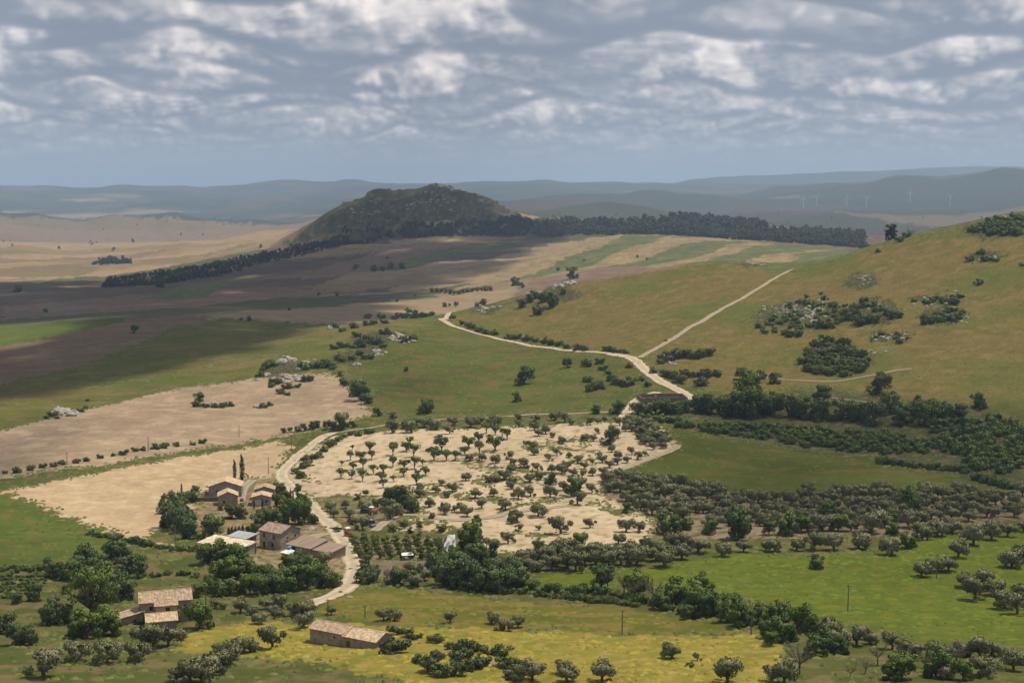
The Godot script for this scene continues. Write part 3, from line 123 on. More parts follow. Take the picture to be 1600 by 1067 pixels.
	["greenbush","vine","vine plant in the small vineyard on the far left","vines of the small vineyard","vine",1,[-127.6,372.7,1.2,-131,368.1,1.46,-129.7,367.9,1.29,-128,367.7,1.51,-126.9,368.3,1.26,-125.6,368.1,1.54,-124.3,368.4,1.15,-133.8,363.9,1.57,-132.8,364.3,1.36,-131.6,364.6,1.84,-129.8,363.6,1.3,-128.5,363.7,1.67,-126.8,362.7,1.13,-126.3,364.2,1.14,-124.3,362.8,1.8,-123.3,364.4,1.4,-121.8,362.6,1.52,-131.2,357.8,1.37,-130.5,359.4,1.81,-129.4,359.6,1.35,-127.1,357.9,1.12,-126,358.3,1.8,-125.4,359.4,1.78,-123.7,359.1,1.64,-122.6,359,1.18,-121.2,359.3,1.2,-130.7,354.8,1.22,-129.1,353,1.74,-127.4,353.1,1.39,-126.5,353,1.52,-125.4,354.2,1.42,-124.1,354.5,1.12,-122.5,353.7,1.7,-121.5,354,1.27,-120,354.1,1.43,-128,348.1,1.69,-126.9,349.5,1.26,-125.8,349.6,1.76,-123.7,348.2,1.26,-123,349.8,1.27,-121.7,349.9,1.3,-120.9,349.9,1.44,-119.3,349.1,1.21,-125.8,344.8,1.11,-124.4,344.2,1.19,-123,343.8,1.45,-122.3,345,1.33,-120.8,345,1.28,-118.9,343.5,1.05,-117.9,344.2,1.23,-124.6,339.2,1.39,-123.4,339.3,1.52,-121.7,338.7,1.52,-120.8,338.9,1.63]],
	["bush","shrub","dense green shrub in the hedge below the green field","shrubs of the hedge below the green field","shrub",1,[-130.9,430.3,2.35,-128.7,428.4,3.27,-126,425,2.33,-123.7,425.1,2.37,-121.9,423.2,2.36,-119.6,420.8,3.69,-117.2,419,2.41,-114.4,417.8,2.87,-112.6,416.2,3.79,-110.9,414.8,2.69,-108.3,411.6,3.7,-106.3,411,2.99,-103.9,408.5,2.8,-102.5,406.6,2.17,-100.9,406.5,2.29,-97.6,402.3,3.13,-95.8,401.3,2.08,-94.8,401,2.49,-92.7,400.2,2.45,-138.3,376.9,2.37,-137.1,378.3,2.88,-134.6,377.6,2.66,-133.5,377.7,2.12,-131.7,377.1,2.3,-129.6,375.6,2.88,-127.7,376.9,3.06,-126.1,376.7,2.66,-125.1,378.1,2.74,-123.4,379.2,2.49,-121.4,378.9,2.71,-120,380,3.18,-119.2,380.4,2.64,-118.1,382.9,3.15,-116.6,383.6,3.16,-134.8,366,2.55,-133.8,370.3,2.36,-133.7,374.9,2.33,-133.3,379,1.85,-100,365.3,2.77,-97.8,367,2.51,-95.4,368.8,2.46,-93.9,369.9,2.33,-91.8,371.4,2.39,-88.2,369.6,2.57,-87,369.4,2.78,-83.5,366.3,2.36,-79.9,364.7,2.16]],
	["dark","evergreen_tree","dark eucalyptus in the big clump left of the upper farmhouse","big dark clump left of the farmhouse","tree",1.2,[-109.9,446.7,6.22,-106.2,441.7,6.71,-102.7,436.4,5.52,-98.6,426,4.85,-116.8,468.8,3.86,-115.9,475.2,5.11,-112.6,475.5,5.12,-112.9,491.8,3.73,-114.5,503.3,3.18,-114.4,490,3.41,-121.9,487.4,2.47,-109.5,459.6,5.82,-104.2,453.2,3.44]],
	["cypress","cypress","slim cypress behind the upper farmhouse","pair of cypresses behind the farmhouse","tree",1,[-106.6,537.5,1.77,-103.3,534.9,2.37]],
	["cypress","cypress","thin dark cypress in the farm garden","thin cypresses of the farm garden","tree",1,[-104.3,456.4,0.81,-88.8,480.4,0.79,-85.6,478.7,0.91,-118.9,502.6,0.95,-77.8,496.1,0.8,-79.5,501.6,0.81]],
	["leafy","leafy_tree","bright rounded tree below the upper farmhouse","","tree",1,[-91.5,424.1,6.44]],
	["dark","evergreen_tree","dark spreading tree before the farm courtyard","dark trees before the farm courtyard","tree",1,[-93,463.2,4.98,-90,463.1,4.4,-97.8,448,3.97,-99.6,476.4,1.81]],
	["cypress","cypress_hedge_tree","small clipped conifer in the row above the flat-roofed barn","row of clipped conifers","tree",0.55,[-86.7,426.5,1.35,-85.9,427.3,1.35,-84.8,427.2,1.35,-83.9,428,1.35,-82.9,428.8,1.36,-80.9,427.1,1.35]],
	["dark","evergreen_tree","dark tree in the clump between the farmhouses and the road","clump between farmhouses and road","tree",1.15,[-79.8,438.4,4.44,-79.2,445.7,4.51,-77.7,449.3,4.85,-75.8,449.2,4.25,-79.4,431.2,2.91,-81.2,431.3,2.33,-84,507.1,3.77,-86.3,512.6,3.46,-81.5,499.7,3.04,-80.3,499.8,2.7,-78.8,514.2,2.6,-63.9,452.1,2.44,-65.7,455.9,2.77,-82.5,460.5,3.42]],
	["leafy","leafy_tree","tall thin-leaved tree beside the bend of the white road","tall thin-leaved trees beside the road bend","tree",1.5,[-72.7,452.7,4.89,-69.5,452.5,5.19,-67.3,452.4,5.19,-73.7,467.6,3.79,-78.2,475.3,3.53,-80.8,479.1,3.23,-69.7,471.1,4.13,-73.4,482.7,3.58]],
	["olive","olive_tree","olive tree below the brown-roofed shed by the road","","tree",1,[-51.9,380.9,5.4]],
	["leafy","leafy_tree","green tree below the farmyard sheds","green trees below the farmyard sheds","tree",1,[-59.5,372.5,4.28,-55.7,371.3,4.51,-53.1,372.6,3.52,-59.1,380.2,3.08,-74.8,382.6,4.39,-70.6,372.4,3.77,-78,390.5,3.69]],
	["olive","olive_tree","olive tree in the small plot with the parked machines","olives of the plot with parked machines","tree",1,[-62,477.2,3.76,-59.4,464.6,3.66,-57.5,482.7,3.26,-54.2,464,3.65,-51.5,448.8,3.53,-51.6,481.6,3.25,-49.2,472.4,4.25,-47.3,441.2,4.47,-46.3,448.4,3.53,-39.8,456.5,5.65,-40.5,471.1,4.77,-43.7,477.4,4.3,-38.1,462.2,4.16,-46.5,483.7,3.81]],
	["dark","evergreen_tree","dark green tree on the edge between plot and sand","dark trees on the plot's edge","tree",1,[-41.9,491.5,6.08,-36.5,479.2,7.01,-33.9,470.3,4.76,-52.6,502.4,1.98,-55,495.7,2.23,-38.9,485.3,4.91,-26.2,456.7,2.06,-43.6,494.7,3.9]],
	["citrus","citrus_tree","small citrus tree in the fenced plot beside the white road","citrus trees of the fenced plot","tree",1,[-47.8,419.3,2.83,-46.2,410.5,2.77,-44.7,402.1,2.71,-43.3,394.2,2.66,-44.5,418.9,2.83,-43.1,410.1,2.77,-41.7,401.8,2.71,-40.3,393.9,2.66,-41.3,418.5,2.82,-39.9,409.8,2.77,-38.6,401.5,2.71,-37.3,393.6,2.66,-38.1,418.1,2.82,-36.8,409.5,2.76,-35.5,401.2,2.71,-34.3,393.3,2.66,-34.9,417.7,2.82,-33.7,409.1,2.76,-32.4,400.9,2.71,-31.3,393.1,2.65,-31.7,417.3,2.82,-30.5,408.8,2.76,-29.4,400.6,2.7,-28.3,392.8,2.65,-28.5,416.9,2.81,-27.4,408.5,2.76,-26.3,400.3,2.7,-25.3,392.5,2.65,-25.4,416.6,2.81,-24.3,408.2,2.76,-23.3,400,2.7,-22.3,392.2,2.65,-22.2,416.2,2.81,-21.2,407.8,2.75,-20.2,399.8,2.7,-19.3,391.9,2.65,-19,415.9,2.81,-18.1,407.5,2.75,-17.2,399.5,2.7,-16.3,391.7,2.64,-37.6,436.4,2.95,-34.5,441.9,2.98,-31.8,433.5,2.44,-29.4,441.6,2.48,-22,435.8,2.94,-28.5,428,1.93]],
	["leafy","leafy_tree","large green tree beside the white plastic sheet","large green trees beside the white sheet","tree",1.1,[-12.8,405.3,6.38,-11.2,407.7,5.5,-11.4,432.9,3.9,-11.3,446.2,3.01]],
	["dark","evergreen_tree","dense dark tree in the grove below the fenced plot","dense grove below the fenced plot","tree",1,[-39.5,369.4,2.91,-39.1,361.1,3.66,-36.4,365.3,3.7,-36.6,361.1,3.25,-30.8,359.1,4.44,-29,359.1,3.64,-25.9,357.1,4.02,-21.6,382.4,3.87,-20,369.6,5.82,-17.3,357.1,6.43,-14.3,355.1,6.79,-11.8,353.1,6.75,-8.5,353.1,6.75,-6,349,6.68,-2.8,349,6.28,-0.4,355.2,5.19,-7.2,391.4,6.17,-9.7,382.5,6.03,-1.7,369.7,5.82,-5.1,365.5,5.35,-15.9,373.8,5.89,-12.8,369.6,5.41,-40.4,382.2,3.01,-18.2,375.9,4.65,1.2,359.3,5.66,0,369.7,4.99]],
	["olive","olive_tree","pale olive at the edge of the dense dark grove","pale olives at the dense grove's edge","tree",1,[-25,367.4,5.37,-24.5,355.1,4.79,-28.3,375.8,2.54,-23,363.3,3.68]],
	["bare","bare_tree","leafless grey tree rising from the dense dark grove","","tree",1,[-2.5,363.4,5.32]],
	["bush","shrub","grey-green shrub in the row along the white road's upper bend","grey shrubs along the road's upper bend","shrub",1,[-79.3,604.4,4.76,-77.8,609.6,4.12,-80.6,581.1,4.58,-82.1,579.9,3.92,-82.3,565,5.09,-83.2,560.3,4.41,-82.4,542.1,4.88,-85.3,551,3.72,-76.2,618.7,4.18,-74.9,626.1,3.52,-72.1,633.1,4.27,-68.9,629.8,3.54,-65.8,634.8,3.57,-63.5,634,3.57,-85.1,577.7,3.9,-79.9,593.4,4.01]],
	["dark","field_tree","round dark tree at the corner of the upper sandy field","trees at the corner of the upper field","tree",1,[-79.7,650.9,7.69,-74.5,657.8,3.33,-91.8,660.6,3.34,-93.5,656.9,3.7,-86.2,655.4,4.06,-82.8,655,3.68,-97,655.3,3.32,-99.7,653.1,2.94,-103.3,652.7,2.57,-106.1,651.6,2.57]],
	["bush","shrub","low shrub in the green strip between the two sandy fields","shrubs between the sandy fields","shrub",1,[-195.7,539.9,2.3,-191.4,541.6,3.69,-187.9,547.2,3.23,-185,552.3,3.42,-181.6,554.5,3.29,-179.9,559,3.39,-174.7,562.7,3.27,-172.1,566.9,3,-169.5,575,3,-165.1,580.3,2.6,-161.9,584.2,4.42,-159.5,591.7,3.03,-156.8,595.6,2.82,-152.9,600.8,4.56,-150,606.1,4.16,-146.8,612.7,3.16,-140.8,618.1,2.96,-137.7,624.4,3.97]],
	["dark","evergreen_tree","dark tree along the lane under the central meadow","trees along the lane under the meadow","tree",1,[-79.7,738.8,9.97,-83.4,749.3,5.9,-42.1,692.3,7.4,-94.8,791.5,4.01,-92.8,786.1,3.54,-99.5,816.1,3.21,-65.5,685.7,3.86,-57.3,676.4,3.42,-75.3,727.8,5.73]],
	["olive","olive_tree","greyish tree in the band between the lane and the orchard","band between the lane and the orchard","tree",1,[-53.9,630.5,6.38,-45.2,630,7.09,-40.4,644.8,6.53,-34.2,638.7,6.47,-27.7,623.6,4.91,-27.3,647.2,5.1,-19,640.7,7.21,-8.1,644,6.52,-14.8,650.4,4.39,-49.7,642.5,4.34,-44.4,650.7,4.39,11.2,657.4,4.44,20.3,661.4,5.21,24.4,649.8,5.85,27.7,639.5,3.6,35.6,638.5,4.31,42.7,652.8,2.94,39.5,642.8,2.89,3,658.8,3.71]],
	["dark","field_tree","dark tree standing alone on the central green meadow","lone trees of the central meadow","tree",1,[7,787.6,9.31,2.5,728.2,4.51,32.4,828.2,5.78,-62.4,831.5,2.62]],
	["bush","shrub","grey shrub on the bank at the east end of the central meadow","shrubs at the meadow's east bank","shrub",1,[44.5,827,6.98,51.5,833.2,6.56,52.4,810.9,5.93,42,779.4,5.7,48,769.1,4.76,42.9,756.4,6.81,54.9,780,7.02,54.2,797.2,4.48,57.8,771.4,6.94,60.9,766.5,6.9,64.7,770.4,6.93,71.6,779.2,4.38,73.8,765.2,5.17,67.3,813.4,4.58,46.6,760.2,6.84]],
	["bush","shrub","dark shrub beside the upper white track","shrubs beside the upper track","shrub",1,[3.4,996.4,8.41,10,980.7,6.62,15.4,971.8,6.56,22.3,960,6.48,26.8,946,6.39,31.8,935.5,6.32,35.3,918,6.2,42.8,900.5,7.6,46,892.8,5.02,69,858.9,4.35,61.2,871.2,5.88,64.6,865.1,5.84,58.1,877.4,5.92,97.1,893.6,2.51,-46.4,1094.6,5.54,-37,1055.1,5.94,-30.6,1040.9,7.03,-23.3,1028.9,6.95,-18.4,1019.8,6.88,-12.7,1017.6,6.87,-2.3,997.8,6.74,-33.2,1047.9,4.72]],
	["bush","shrub","bush on the earth bank above the stone pen","bushes on the bank above the stone pen","shrub",1,[90.1,828.3,8.39,95.5,834.8,10.33,100.7,839.1,10.38,105.8,834.1,10.32,111.7,836,9.41,118.3,842.2,8.53,86.6,821.6,5.55,79.4,796.1,5.37,84.9,788.3,7.09,89.9,784.5,7.94,96.6,792.5,5.35,92.1,773,7.83,100.6,785.1,7.07,108.3,785.6,7.96,114.9,788,6.21,129.4,792.1,6.68,125.1,770.6,6.07,135.3,774.1,7.84,130.7,778.4,7.01,103.4,765.3,8.61,139,785.7,7.07]],
	["dark","evergreen_tree","dark tree in the row above the vine-green terrace","tree row above the green terrace","tree",1,[50.8,676.9,6.85,40.5,677.9,4.58,59.8,674.4,6.07,64.2,672.2,6.05,69.1,675.5,6.84,73.9,676.3,6.85,78.6,677.3,6.86,83.9,682.9,6.15,90.8,688.5,7.75,93.4,684.5,10.01,96.8,680.8,9.96,103.9,681.8,9.97,107.4,674.4,10.62,112.9,675,12.15,119,679,11.46,123.5,682.7,9.22,129.4,694,8.59,133.5,678.3,9.92,140.3,673.9,9.86,154.6,701.3,9.47,147,669.2,9.79,157.1,666.8,9.75,162.7,661.9,8.19,168.2,653.8,11.03,181.7,674.2,9.1,181.6,651.3,9.53,192.4,665.9,8.24,199.8,665.3,8.23,202.3,656.1,8.12,187.9,719.5,10.52,143.5,768.4,6.48,225,677.6,7.24,201.2,698.5,3.14,191.6,647.3,9.47,209,656,7.38]],
	["leafy","leafy_tree","bright yellow-green tree in the row above the terrace","","tree",1,[116.7,688.5,17.82]],
	["greenbush","shrub","shrub of the leafy green terrace below the tree row","shrubs of the leafy green terrace","shrub",1,[62.6,661,5.91,68.5,656.8,6.18,71.8,655.9,4.33,69.9,652.5,5.68,73.7,653.5,5.27,76.8,653,5.72,80.7,649.1,3.94,90.7,653.9,3.98,76.1,638.3,5.41,80.2,641.9,4.88,82.9,646,3.73,88.1,645.1,6.01,91.7,649.4,4.07,93.2,646.4,4.44,97.9,649.2,6.03,101.8,649.5,5.57,107,654.8,4.56,110.7,653.4,5.83,119.2,654,5.52,123.8,652.2,4.99,87.1,635.9,4.94,92,639.6,4.11,96.9,640.9,5.79,99.4,645.1,4.32,103.8,643.6,5.1,106.6,644.9,3.9,112,648.9,5.87,115.8,645.8,3.99,121,646.2,5.76,123.6,649.4,5.13,128.6,649.4,3.87,130.5,647.8,5.19,134.3,647.7,4.77,139.5,644.8,5.09,142.9,642.3,5.52,145,642.5,5.72,153,639.3,3.77,91.2,631,5.78,97.2,635.8,4.53,100.2,633.6,4.49,102.8,634.6,3.69,107.7,633.7,3.99,113.2,640,4.9,115.5,638.4,6,122.3,642.5,5.58,124.7,637.4,5.21,127.6,640.6,5.81,132.4,637.3,5.52,135.7,637.9,4.52,139,637.9,4.48,141.1,633.7,4.53,145.5,637.6,3.99,147.5,633,4.71,153.5,635.2,3.81,156.3,634.5,4.98,161.6,633.1,5.05,166.7,628,5.46,105.6,629.5,3.64,110.2,628.8,3.74,112.9,628.3,3.83,116.1,633,3.85,121.6,631.6,5.05,124.2,629.9,4.41,129,632.3,5.47,132.7,631.5,5.98,135.4,631.3,5.89,138.4,632.5,5.21,143.3,629.1,4.16,147.2,630,3.94,148.2,627,4.03,154.4,626.5,4.02,156.5,622.5,3.64,161.1,625.8,4.79,164.1,624.6,4.68,165.9,620.9,5.3,169.1,622,5.63,172.8,622.1,5.76,119.9,624.3,3.8,123.3,619,5.64,130.1,625,5.48,132.8,624.6,4.14,135.6,623.7,5.94,137.7,618.1,4.7,141.4,620.5,5.19,144.5,617.9,3.81,148.9,618.7,4.38,151.3,615.2,5.25,156.2,619.3,3.72,158.6,616.9,4.85,163.7,619.1,5.1,166.9,615.3,5.84,171.1,613.9,4.27,173,612.2,4.42,177.9,616.9,3.55,180.7,612.1,4.94,184.9,616.1,3.81,127.7,612.1,5.61,133.4,615.9,5.49,136.6,614.9,4.12,137.8,613.1,4.74,142.7,614.2,5.87,146.3,611.2,5.37,150.5,612.5,4.37,153.1,611.4,4.3,156.6,612.3,4.85,158.9,610.9,4.15,163.1,610,3.71,166.5,605.9,4.46,170.8,607,3.58,173.8,608.3,4.18,176.8,606.5,4.3,180.4,606.8,3.93,185.4,605.9,5.02,141.9,604.9,4.06,146.5,602.3,4.42,148.1,603.8,5.32,153.9,603.3,3.58,156.3,602.3,4.58,159.9,601.9,3.91,164,600.2,4.17,166.6,601,4.19,168.8,598.4,5.06,174.1,599.4,5.58,176.1,597.6,4.42,181.7,602.5,3.62,184.9,601.7,4.74,158.6,595.5,5.45,164,594.5,3.48,174.2,595.1,4.44,183.7,594.8,3.63]],
	["greenbush","shrub","scrub bush on the slope at the picture's right edge","scrub on the slope at the right edge","shrub",1,[224.8,654.9,7.59,196.3,648,6.31,199.8,647.9,5.99,205.4,649.2,5.23,209.2,644.8,7.63,213,644.2,7.31,221.4,646.8,7.2,225.9,650.8,6.1,232.5,650.7,5.1,190.4,634.7,4.91,194.3,636.5,4.86,200.6,635.6,5.8,207.1,637.9,4.77,212.8,638.6,5.02,213.7,635.5,5.19,221,641.4,5.46,223.2,633.5,7.19,230.5,638.2,7.61,195.5,623.8,6.85,200.1,630,6.78,206.9,630.5,7.61,210.6,624.6,7.12,215.1,627.8,7.1,221.7,629.3,6.33,227.6,631.3,7.15,189.8,618.3,7.37,194.1,613.7,6.94,199.5,614,7.07,204.5,620,7.17,207.4,615.1,6.98,211.1,616.3,4.91,219.7,617.2,5.98,223.2,619.3,7.19,189.3,605.3,6.91,190.8,603,6.93,197,607.1,5.6,199.9,601,7.12,206.7,605.1,6.01,215,608.3,5.01,218.4,610.2,7.39,188.6,593.4,7.13,192.9,592,6.22,194.7,589,6.3,202,595,6.41,207.4,593.9,7.28,207.3,590.5,6.01,213.8,591.4,6.53,192.3,586.9,6.53,196.3,584.6,5.18,200,583.2,6.2,204.7,580.6,7.08,208.8,580.5,4.78,186.6,574.1,4.42,188.5,571.9,6.97,192.8,572.7,4.81,197.3,571.4,4.98,202.3,572,5,204,566.4,6.55,184.7,561.3,6.72,188.2,561.2,4.89,194.4,563.9,5.77,193.8,554.2,4.78,198.5,558.3,6.02,152.4,578.1,4,152.9,575.5,5.33,155.7,572.8,4.58,157.2,569.9,5.25,158.8,568,4.35,161.9,565.4,5.16,164.3,566.2,4.86,166.2,564.4,3.2,168.5,563.1,3.57,169,560.8,5.51,172.2,558.9,3.18,175,559.8,4.61,176.2,558.8,4.14,179.4,557.3,5.1,179.8,554.5,3.84,179.6,538.1,5.7,180.4,534.3,4.92,182.4,535.1,4.83,182.6,530.8,5.42,184.5,529,5.02,185.4,525.9,5.6,186.6,523.1,3.5,187.9,523.4,5.23,189.8,521.6,3.82]],
	["bush","shrub","bush of the round thicket low on the grassy hill","round thicket on the grassy hill","shrub",1,[190.5,862.7,6.51,183.8,854.5,6.78,186.1,853.3,6.59,190.7,855.4,8.77,196.8,849.6,5.84,198.2,845.8,9.01,180.7,841.3,8.8,188.9,841.9,6.78,191.7,836.7,5.41,194.3,837.8,5.41,200,833.1,5.5,174.3,832.8,7.62,178.2,837,6.74,181.4,832.4,6.05,186.7,830,7.83,191.6,832.4,5.53,195.2,827.6,7.83,198,823.9,6.95,201.1,819.8,5.48,174.9,821.9,7.88,177.8,827.2,8.14,182,825.8,8.58,185.5,818.4,7.48,192.5,818.7,5.31,196.2,818.2,7.73,197,811.3,6.98,200.7,809.6,8.36,168.2,813.3,8.07,174.3,812.8,7.99,177.9,816.3,6.25,183,814.3,5.31,186.9,805.2,5.58,191.4,808.3,5.57,195.6,803,5.47,198.1,798.7,5.47,201.9,801.8,5.65,172,808.2,5.58,174.8,801.6,6.7,177.8,800,8.27,182.3,796,7.95,187.6,800.4,8.04,189,791.8,8.27,193.1,791.2,6.09,197.4,792.4,6.58,167.5,793.1,7.67,170.4,788.8,5.98,173.4,792.5,5.86,178.4,785.4,7.62,181.9,783.7,6.81,183.7,783.3,7.12,188.9,783.2,5.56,192.9,779.9,8.13,172.7,782.6,8.33,176.6,778.8,7.29,181.5,773.2,5.81,183.2,772.8,5.81]],
	["bush","shrub","dark shrub among the rocks on the grassy hill","shrubs among the rocks of the grassy hill","shrub",1,[209.3,1006.1,4.75,220.6,1012.7,3.42,218.6,961.4,6.49,238.6,959.1,7.01,221,923.2,8.31,215.7,909.6,8.19,220.2,889.8,11.01,225.5,891.1,10.03,229.4,898.7,8.09,242.2,897.4,8.58,228.6,942,7.42,195.5,896.5,8.07,199.4,891.2,8.02,210.3,908.1,6.13,176.5,881.9,8.93,172.9,889,6,232.4,852.9,4.8,314.5,956.2,6.46,284.1,913.9,7.2,280.6,921.3,6.22,256.5,873.1,7.86,262.8,874.5,7.87,269.1,876,6.9,258.1,885.7,5.98,241.5,906.1,7.14,353.3,984.6,4.43,228.9,835.9,4.7,331.5,1029,6.95,343.9,1042.5,7.04,340.1,1018.3,8.02,343.3,1010.7,6.82,308.8,1136.3,7.67,318.6,1148.8,7.76,1576.2,5617.5,37.92,312.3,1139.7,5.13,287.6,1117.4,5.03]],
	["bush","shrub","dark scrub on the rocky crest at the right edge","scrub on the rocky crest","shrub",1,[395.4,1122.6,7.91,398.3,1120.6,6.04,382,1122,8.67,385.8,1121,6.1,388.5,1116,7.08,394.6,1115.1,6.47,396.9,1112.8,7.41,375.9,1123.3,8.38,378.4,1120.8,6.33,381.7,1115.7,5.9,385.5,1112.4,7.72,388.7,1111.6,7.74,393.4,1104.1,6,369.6,1119.7,6.67,372.7,1114.9,5.92,375.1,1113.7,8.13,378.7,1112,7.44,381.9,1110.1,7.55,384.3,1105.6,7.6,388.4,1102.6,8.01,391.3,1099,8.31,361.9,1116.9,6.34,363.2,1113.9,5.95,367.6,1113.7,6.17,369.7,1106.8,9.11,374,1103.9,9.12,377.4,1102.7,9.11,380.9,1097.2,6.36,386.8,1098.1,7.25,387.4,1093.2,7.04,359.1,1110.2,8.72,362,1105.7,7.29,366.9,1100.9,6.47,368.8,1097.9,6.07,374.2,1096.5,5.76,377.6,1096.7,7.23,380.6,1090.6,8.69,386.8,1090.3,7.02,386.7,1086.7,5.57,367.3,1092.1,7.42,369.7,1093.9,7.7,374.2,1087.1,6.21,375.7,1086.2,6.16,382.2,1086.1,6.84,384.6,1082.2,8.19]],
	["bush","shrub","small scrub among the white stones of the grassy hill","scrub among the white stones","shrub",1,[217.6,987.1,5.29,200.7,990.2,4.86,201.6,985.8,4.56,192.6,984.2,5.39,203,979.2,5.9,207.4,973.4,4.87,208.3,968.3,4.21,212.8,969.7,3.82,218.4,955,5.42,224.6,954.9,3.99,191.8,971.2,4.07,205.1,959.7,4.95,206.2,950.8,4.14,214.9,941.8,4.17,191,952.7,5.24,191.4,947.7,3.63,205.2,938.8,3.76,207.9,935.5,5.13,211.9,928.2,3.61,216.6,928.5,4.98,175.9,947.3,5.69,181,940,4.55,185.2,942.1,5.79,191.7,939.4,4.93,199.6,928.4,4.35,199.7,920.5,4.07,209.7,924.7,3.59,172.6,938.1,5.2,175.1,924.4,5.62,180.1,930.3,5.1,185.9,928.5,5.65,185.9,918.4,3.97,195.3,911,3.77,204,911.7,4.33,207.5,901.8,3.37,160.4,917.8,5.34,166.6,924.4,4.29,168.9,921.3,3.94,180.2,908.9,5.44,188.8,902.4,4.82,191.6,900.1,4.54,196.1,897.3,5.21,161.4,908.8,4.14,168.4,907.8,3.6,178.7,905.4,5.02,182.3,897.9,5.12,160.1,896.6,5.28,166.2,897.2,4.14,228.4,946.3,4.81,232,943.9,4.59,235.2,944,5.22,240.2,940.2,6.24,235.8,938.8,6.08,239.9,920.9,6.05,226,924.9,3.98,236.3,919.9,5.01,226.5,904,3.87,218.4,906.4,4.07,220,900,4.04,224.7,903.4,4.43,229.7,898.3,4.71,288.6,929.7,4.29,293.1,927.8,5,278,930.4,4.2,280.8,930.9,5.52,289,925,4.32,265.1,935.9,4.32,270.9,929.4,4.22,275.8,928.6,5.3,279.9,925.2,4.04,270.8,921.9,5.41,279.5,918.6,3.69,285.6,914.1,3.8,275.6,895.2,5.76,279.2,895.5,5.91,282.7,888.6,3.94,267.6,890.7,5.53,269.6,888.3,5.34,279.4,884.1,4.48,265,882.1,5.62,275.7,876,5.69,260.9,878.2,5.62,265.1,872.4,5.25,271.1,875.1,5.25,272,870,4.39,224.2,857,4.72,219.4,853,3.36,227.4,853.9,3.05,230,845.4,3.74,235.9,842.3,3.1,216,847.5,3.17]],
	["dark","evergreen_tree","dark tree below the white crags on the ridge","trees below the white crags","tree",1,[17.2,1132.9,7.01,29,1094,11.69,19.5,1077.8,7.28,7.5,1110.8,6.87,40.6,1126.7,4.44,33.7,1105.8,6.22,13.9,1122.9,6.32,23.9,1113.6,7.52,86.6,2022.7,15.93]],
	["bush","shrub","shrub of the wooded rocky ridge above the central meadow","shrubs of the wooded rocky ridge","shrub",1,[-113.7,1021.1,6.89,-106.5,1035.9,5.83,-101.1,1040,7.02,-94.4,1044.9,7.05,-123.2,1494.5,10.09,-119.3,1626.2,9.15,-103.2,1522.8,13.71,-113.4,1522,10.27,-71.3,1148.3,7.75,-88.1,1561.3,8.78,-124,1547.1,8.7,-140.2,1514.3,10.22,-153.3,1508,8.48,-106.8,963.4,6.5,-97.1,942.8,8.49,-92.8,942.7,7.42,-98.3,924.3,8.32,-104,918.7,6.2,-111.1,926.1,7.29,-89,936.6,8.43,-87.1,974.9,7.68,-83.7,924.8,6.24,-67,955.1,6.45,-71.8,946.6,7.46,-116.8,921.2,6.22,-96.1,892.8,6.03,-89.7,880.2,6.93,-99.1,874.9,5.91,-105.5,869.9,5.87,-130.3,1038.7,7.01,-120.3,1003.9,5.65,-107.2,876,5.91,-109.5,847.7,6.68,-114.5,848.5,7.64,-119.4,849.5,5.73,-114,859.8,5.8,-106.9,841.8,4.74]],
	["bush","shrub","shrub around the pale crags at the sandy field's corner","shrubs around the pale crags","shrub",1,[-148.7,869.2,5.87,-148.7,857.4,6.75,-145.6,862.2,5.82,-149.7,846.1,4.76,-146.5,822.5,4.63,-148.4,823.1,3.7,-133.9,797.5,6.28,-134,787.1,4.43,-116.9,805,6.79,-124,780.1,6.14,-119.3,784.4,4.41,-126.1,765.5,5.17,-121.7,759.8,4.27,-127.4,851.2,5.75,-123.5,844.7,4.75,-128.2,722.8,4.88,-125.2,727.1,3.27]],
	["bush","shrub","shrub hugging a boulder in the upper sandy field","shrubs hugging the boulders of the upper field","shrub",1,[-226.5,691.4,4.67,-220.6,680.4,3.06,-216.7,705.8,3.97,-218.7,720.3,2.84,-225.4,680.8,3.06,-163.4,729.6,4.93,-158.6,726.8,4.09,-153.7,726.7,4.09,-148.7,726.6,4.91,-145.9,729,4.1,-230.5,763.9,2.58]],
	["dark","field_tree","little umbrella-shaped tree beside the boulder in the sandy field","","tree",1.1,[-166,745.5,5.2]],
	["dark","field_tree","dark tree alone on the shaded brown field","","tree",1,[-296.9,1111.8,6]],
	["dark","field_tree","small dark tree dotted over the shaded plain","small trees dotted over the shaded plain","tree",1,[-795.9,2284.9,12.85,-574.9,1744.1,5.89,-576.7,2326.1,14.39,-273.5,1428.4,3.21,-264.9,1425.5,4.49,-241.2,2477,11.15,-286.5,2597.5,11.69,-219.2,2563.2,11.54,-226.6,2485.5,9.79,-198.1,2551.6,11.48,-247.9,2826.1,4.77,-98.1,2770.5,4.68,-145.8,1795.7,4.44,-129.9,1888.3,2.97,-271.4,1989.6,4.92,-240.4,1947,4.82,-252.6,1604.2,3.97,-42.2,1701,5.36,-34.7,1709.8,8.66,-67.5,1709.9,5.77,-75.3,1712.2,3.85,-80.7,1702,5.74,-112.9,2003.7,6.76,-105.4,1981,6.69,-98.1,1959.4,6.61,-91,1940.6,6.55,-84.1,1922.6,6.49,-77.4,1906.2,6.43,-71.6,1911.8,6.45,-65.7,1917.7,6.47,-59.8,1923.5,6.49,-53.9,1928.8,6.51,-48,1934.1,6.53,-42,1938.8,6.54,-35.9,1943.4,6.56,-29.9,1947.7,6.57,76.5,2360.9,5.31,124.3,2456.2,3.87,216.6,2453.9,4.14,230.1,2422.4,4.09,4.5,2003.1,11.27,13.2,1954.4,8.8]]]
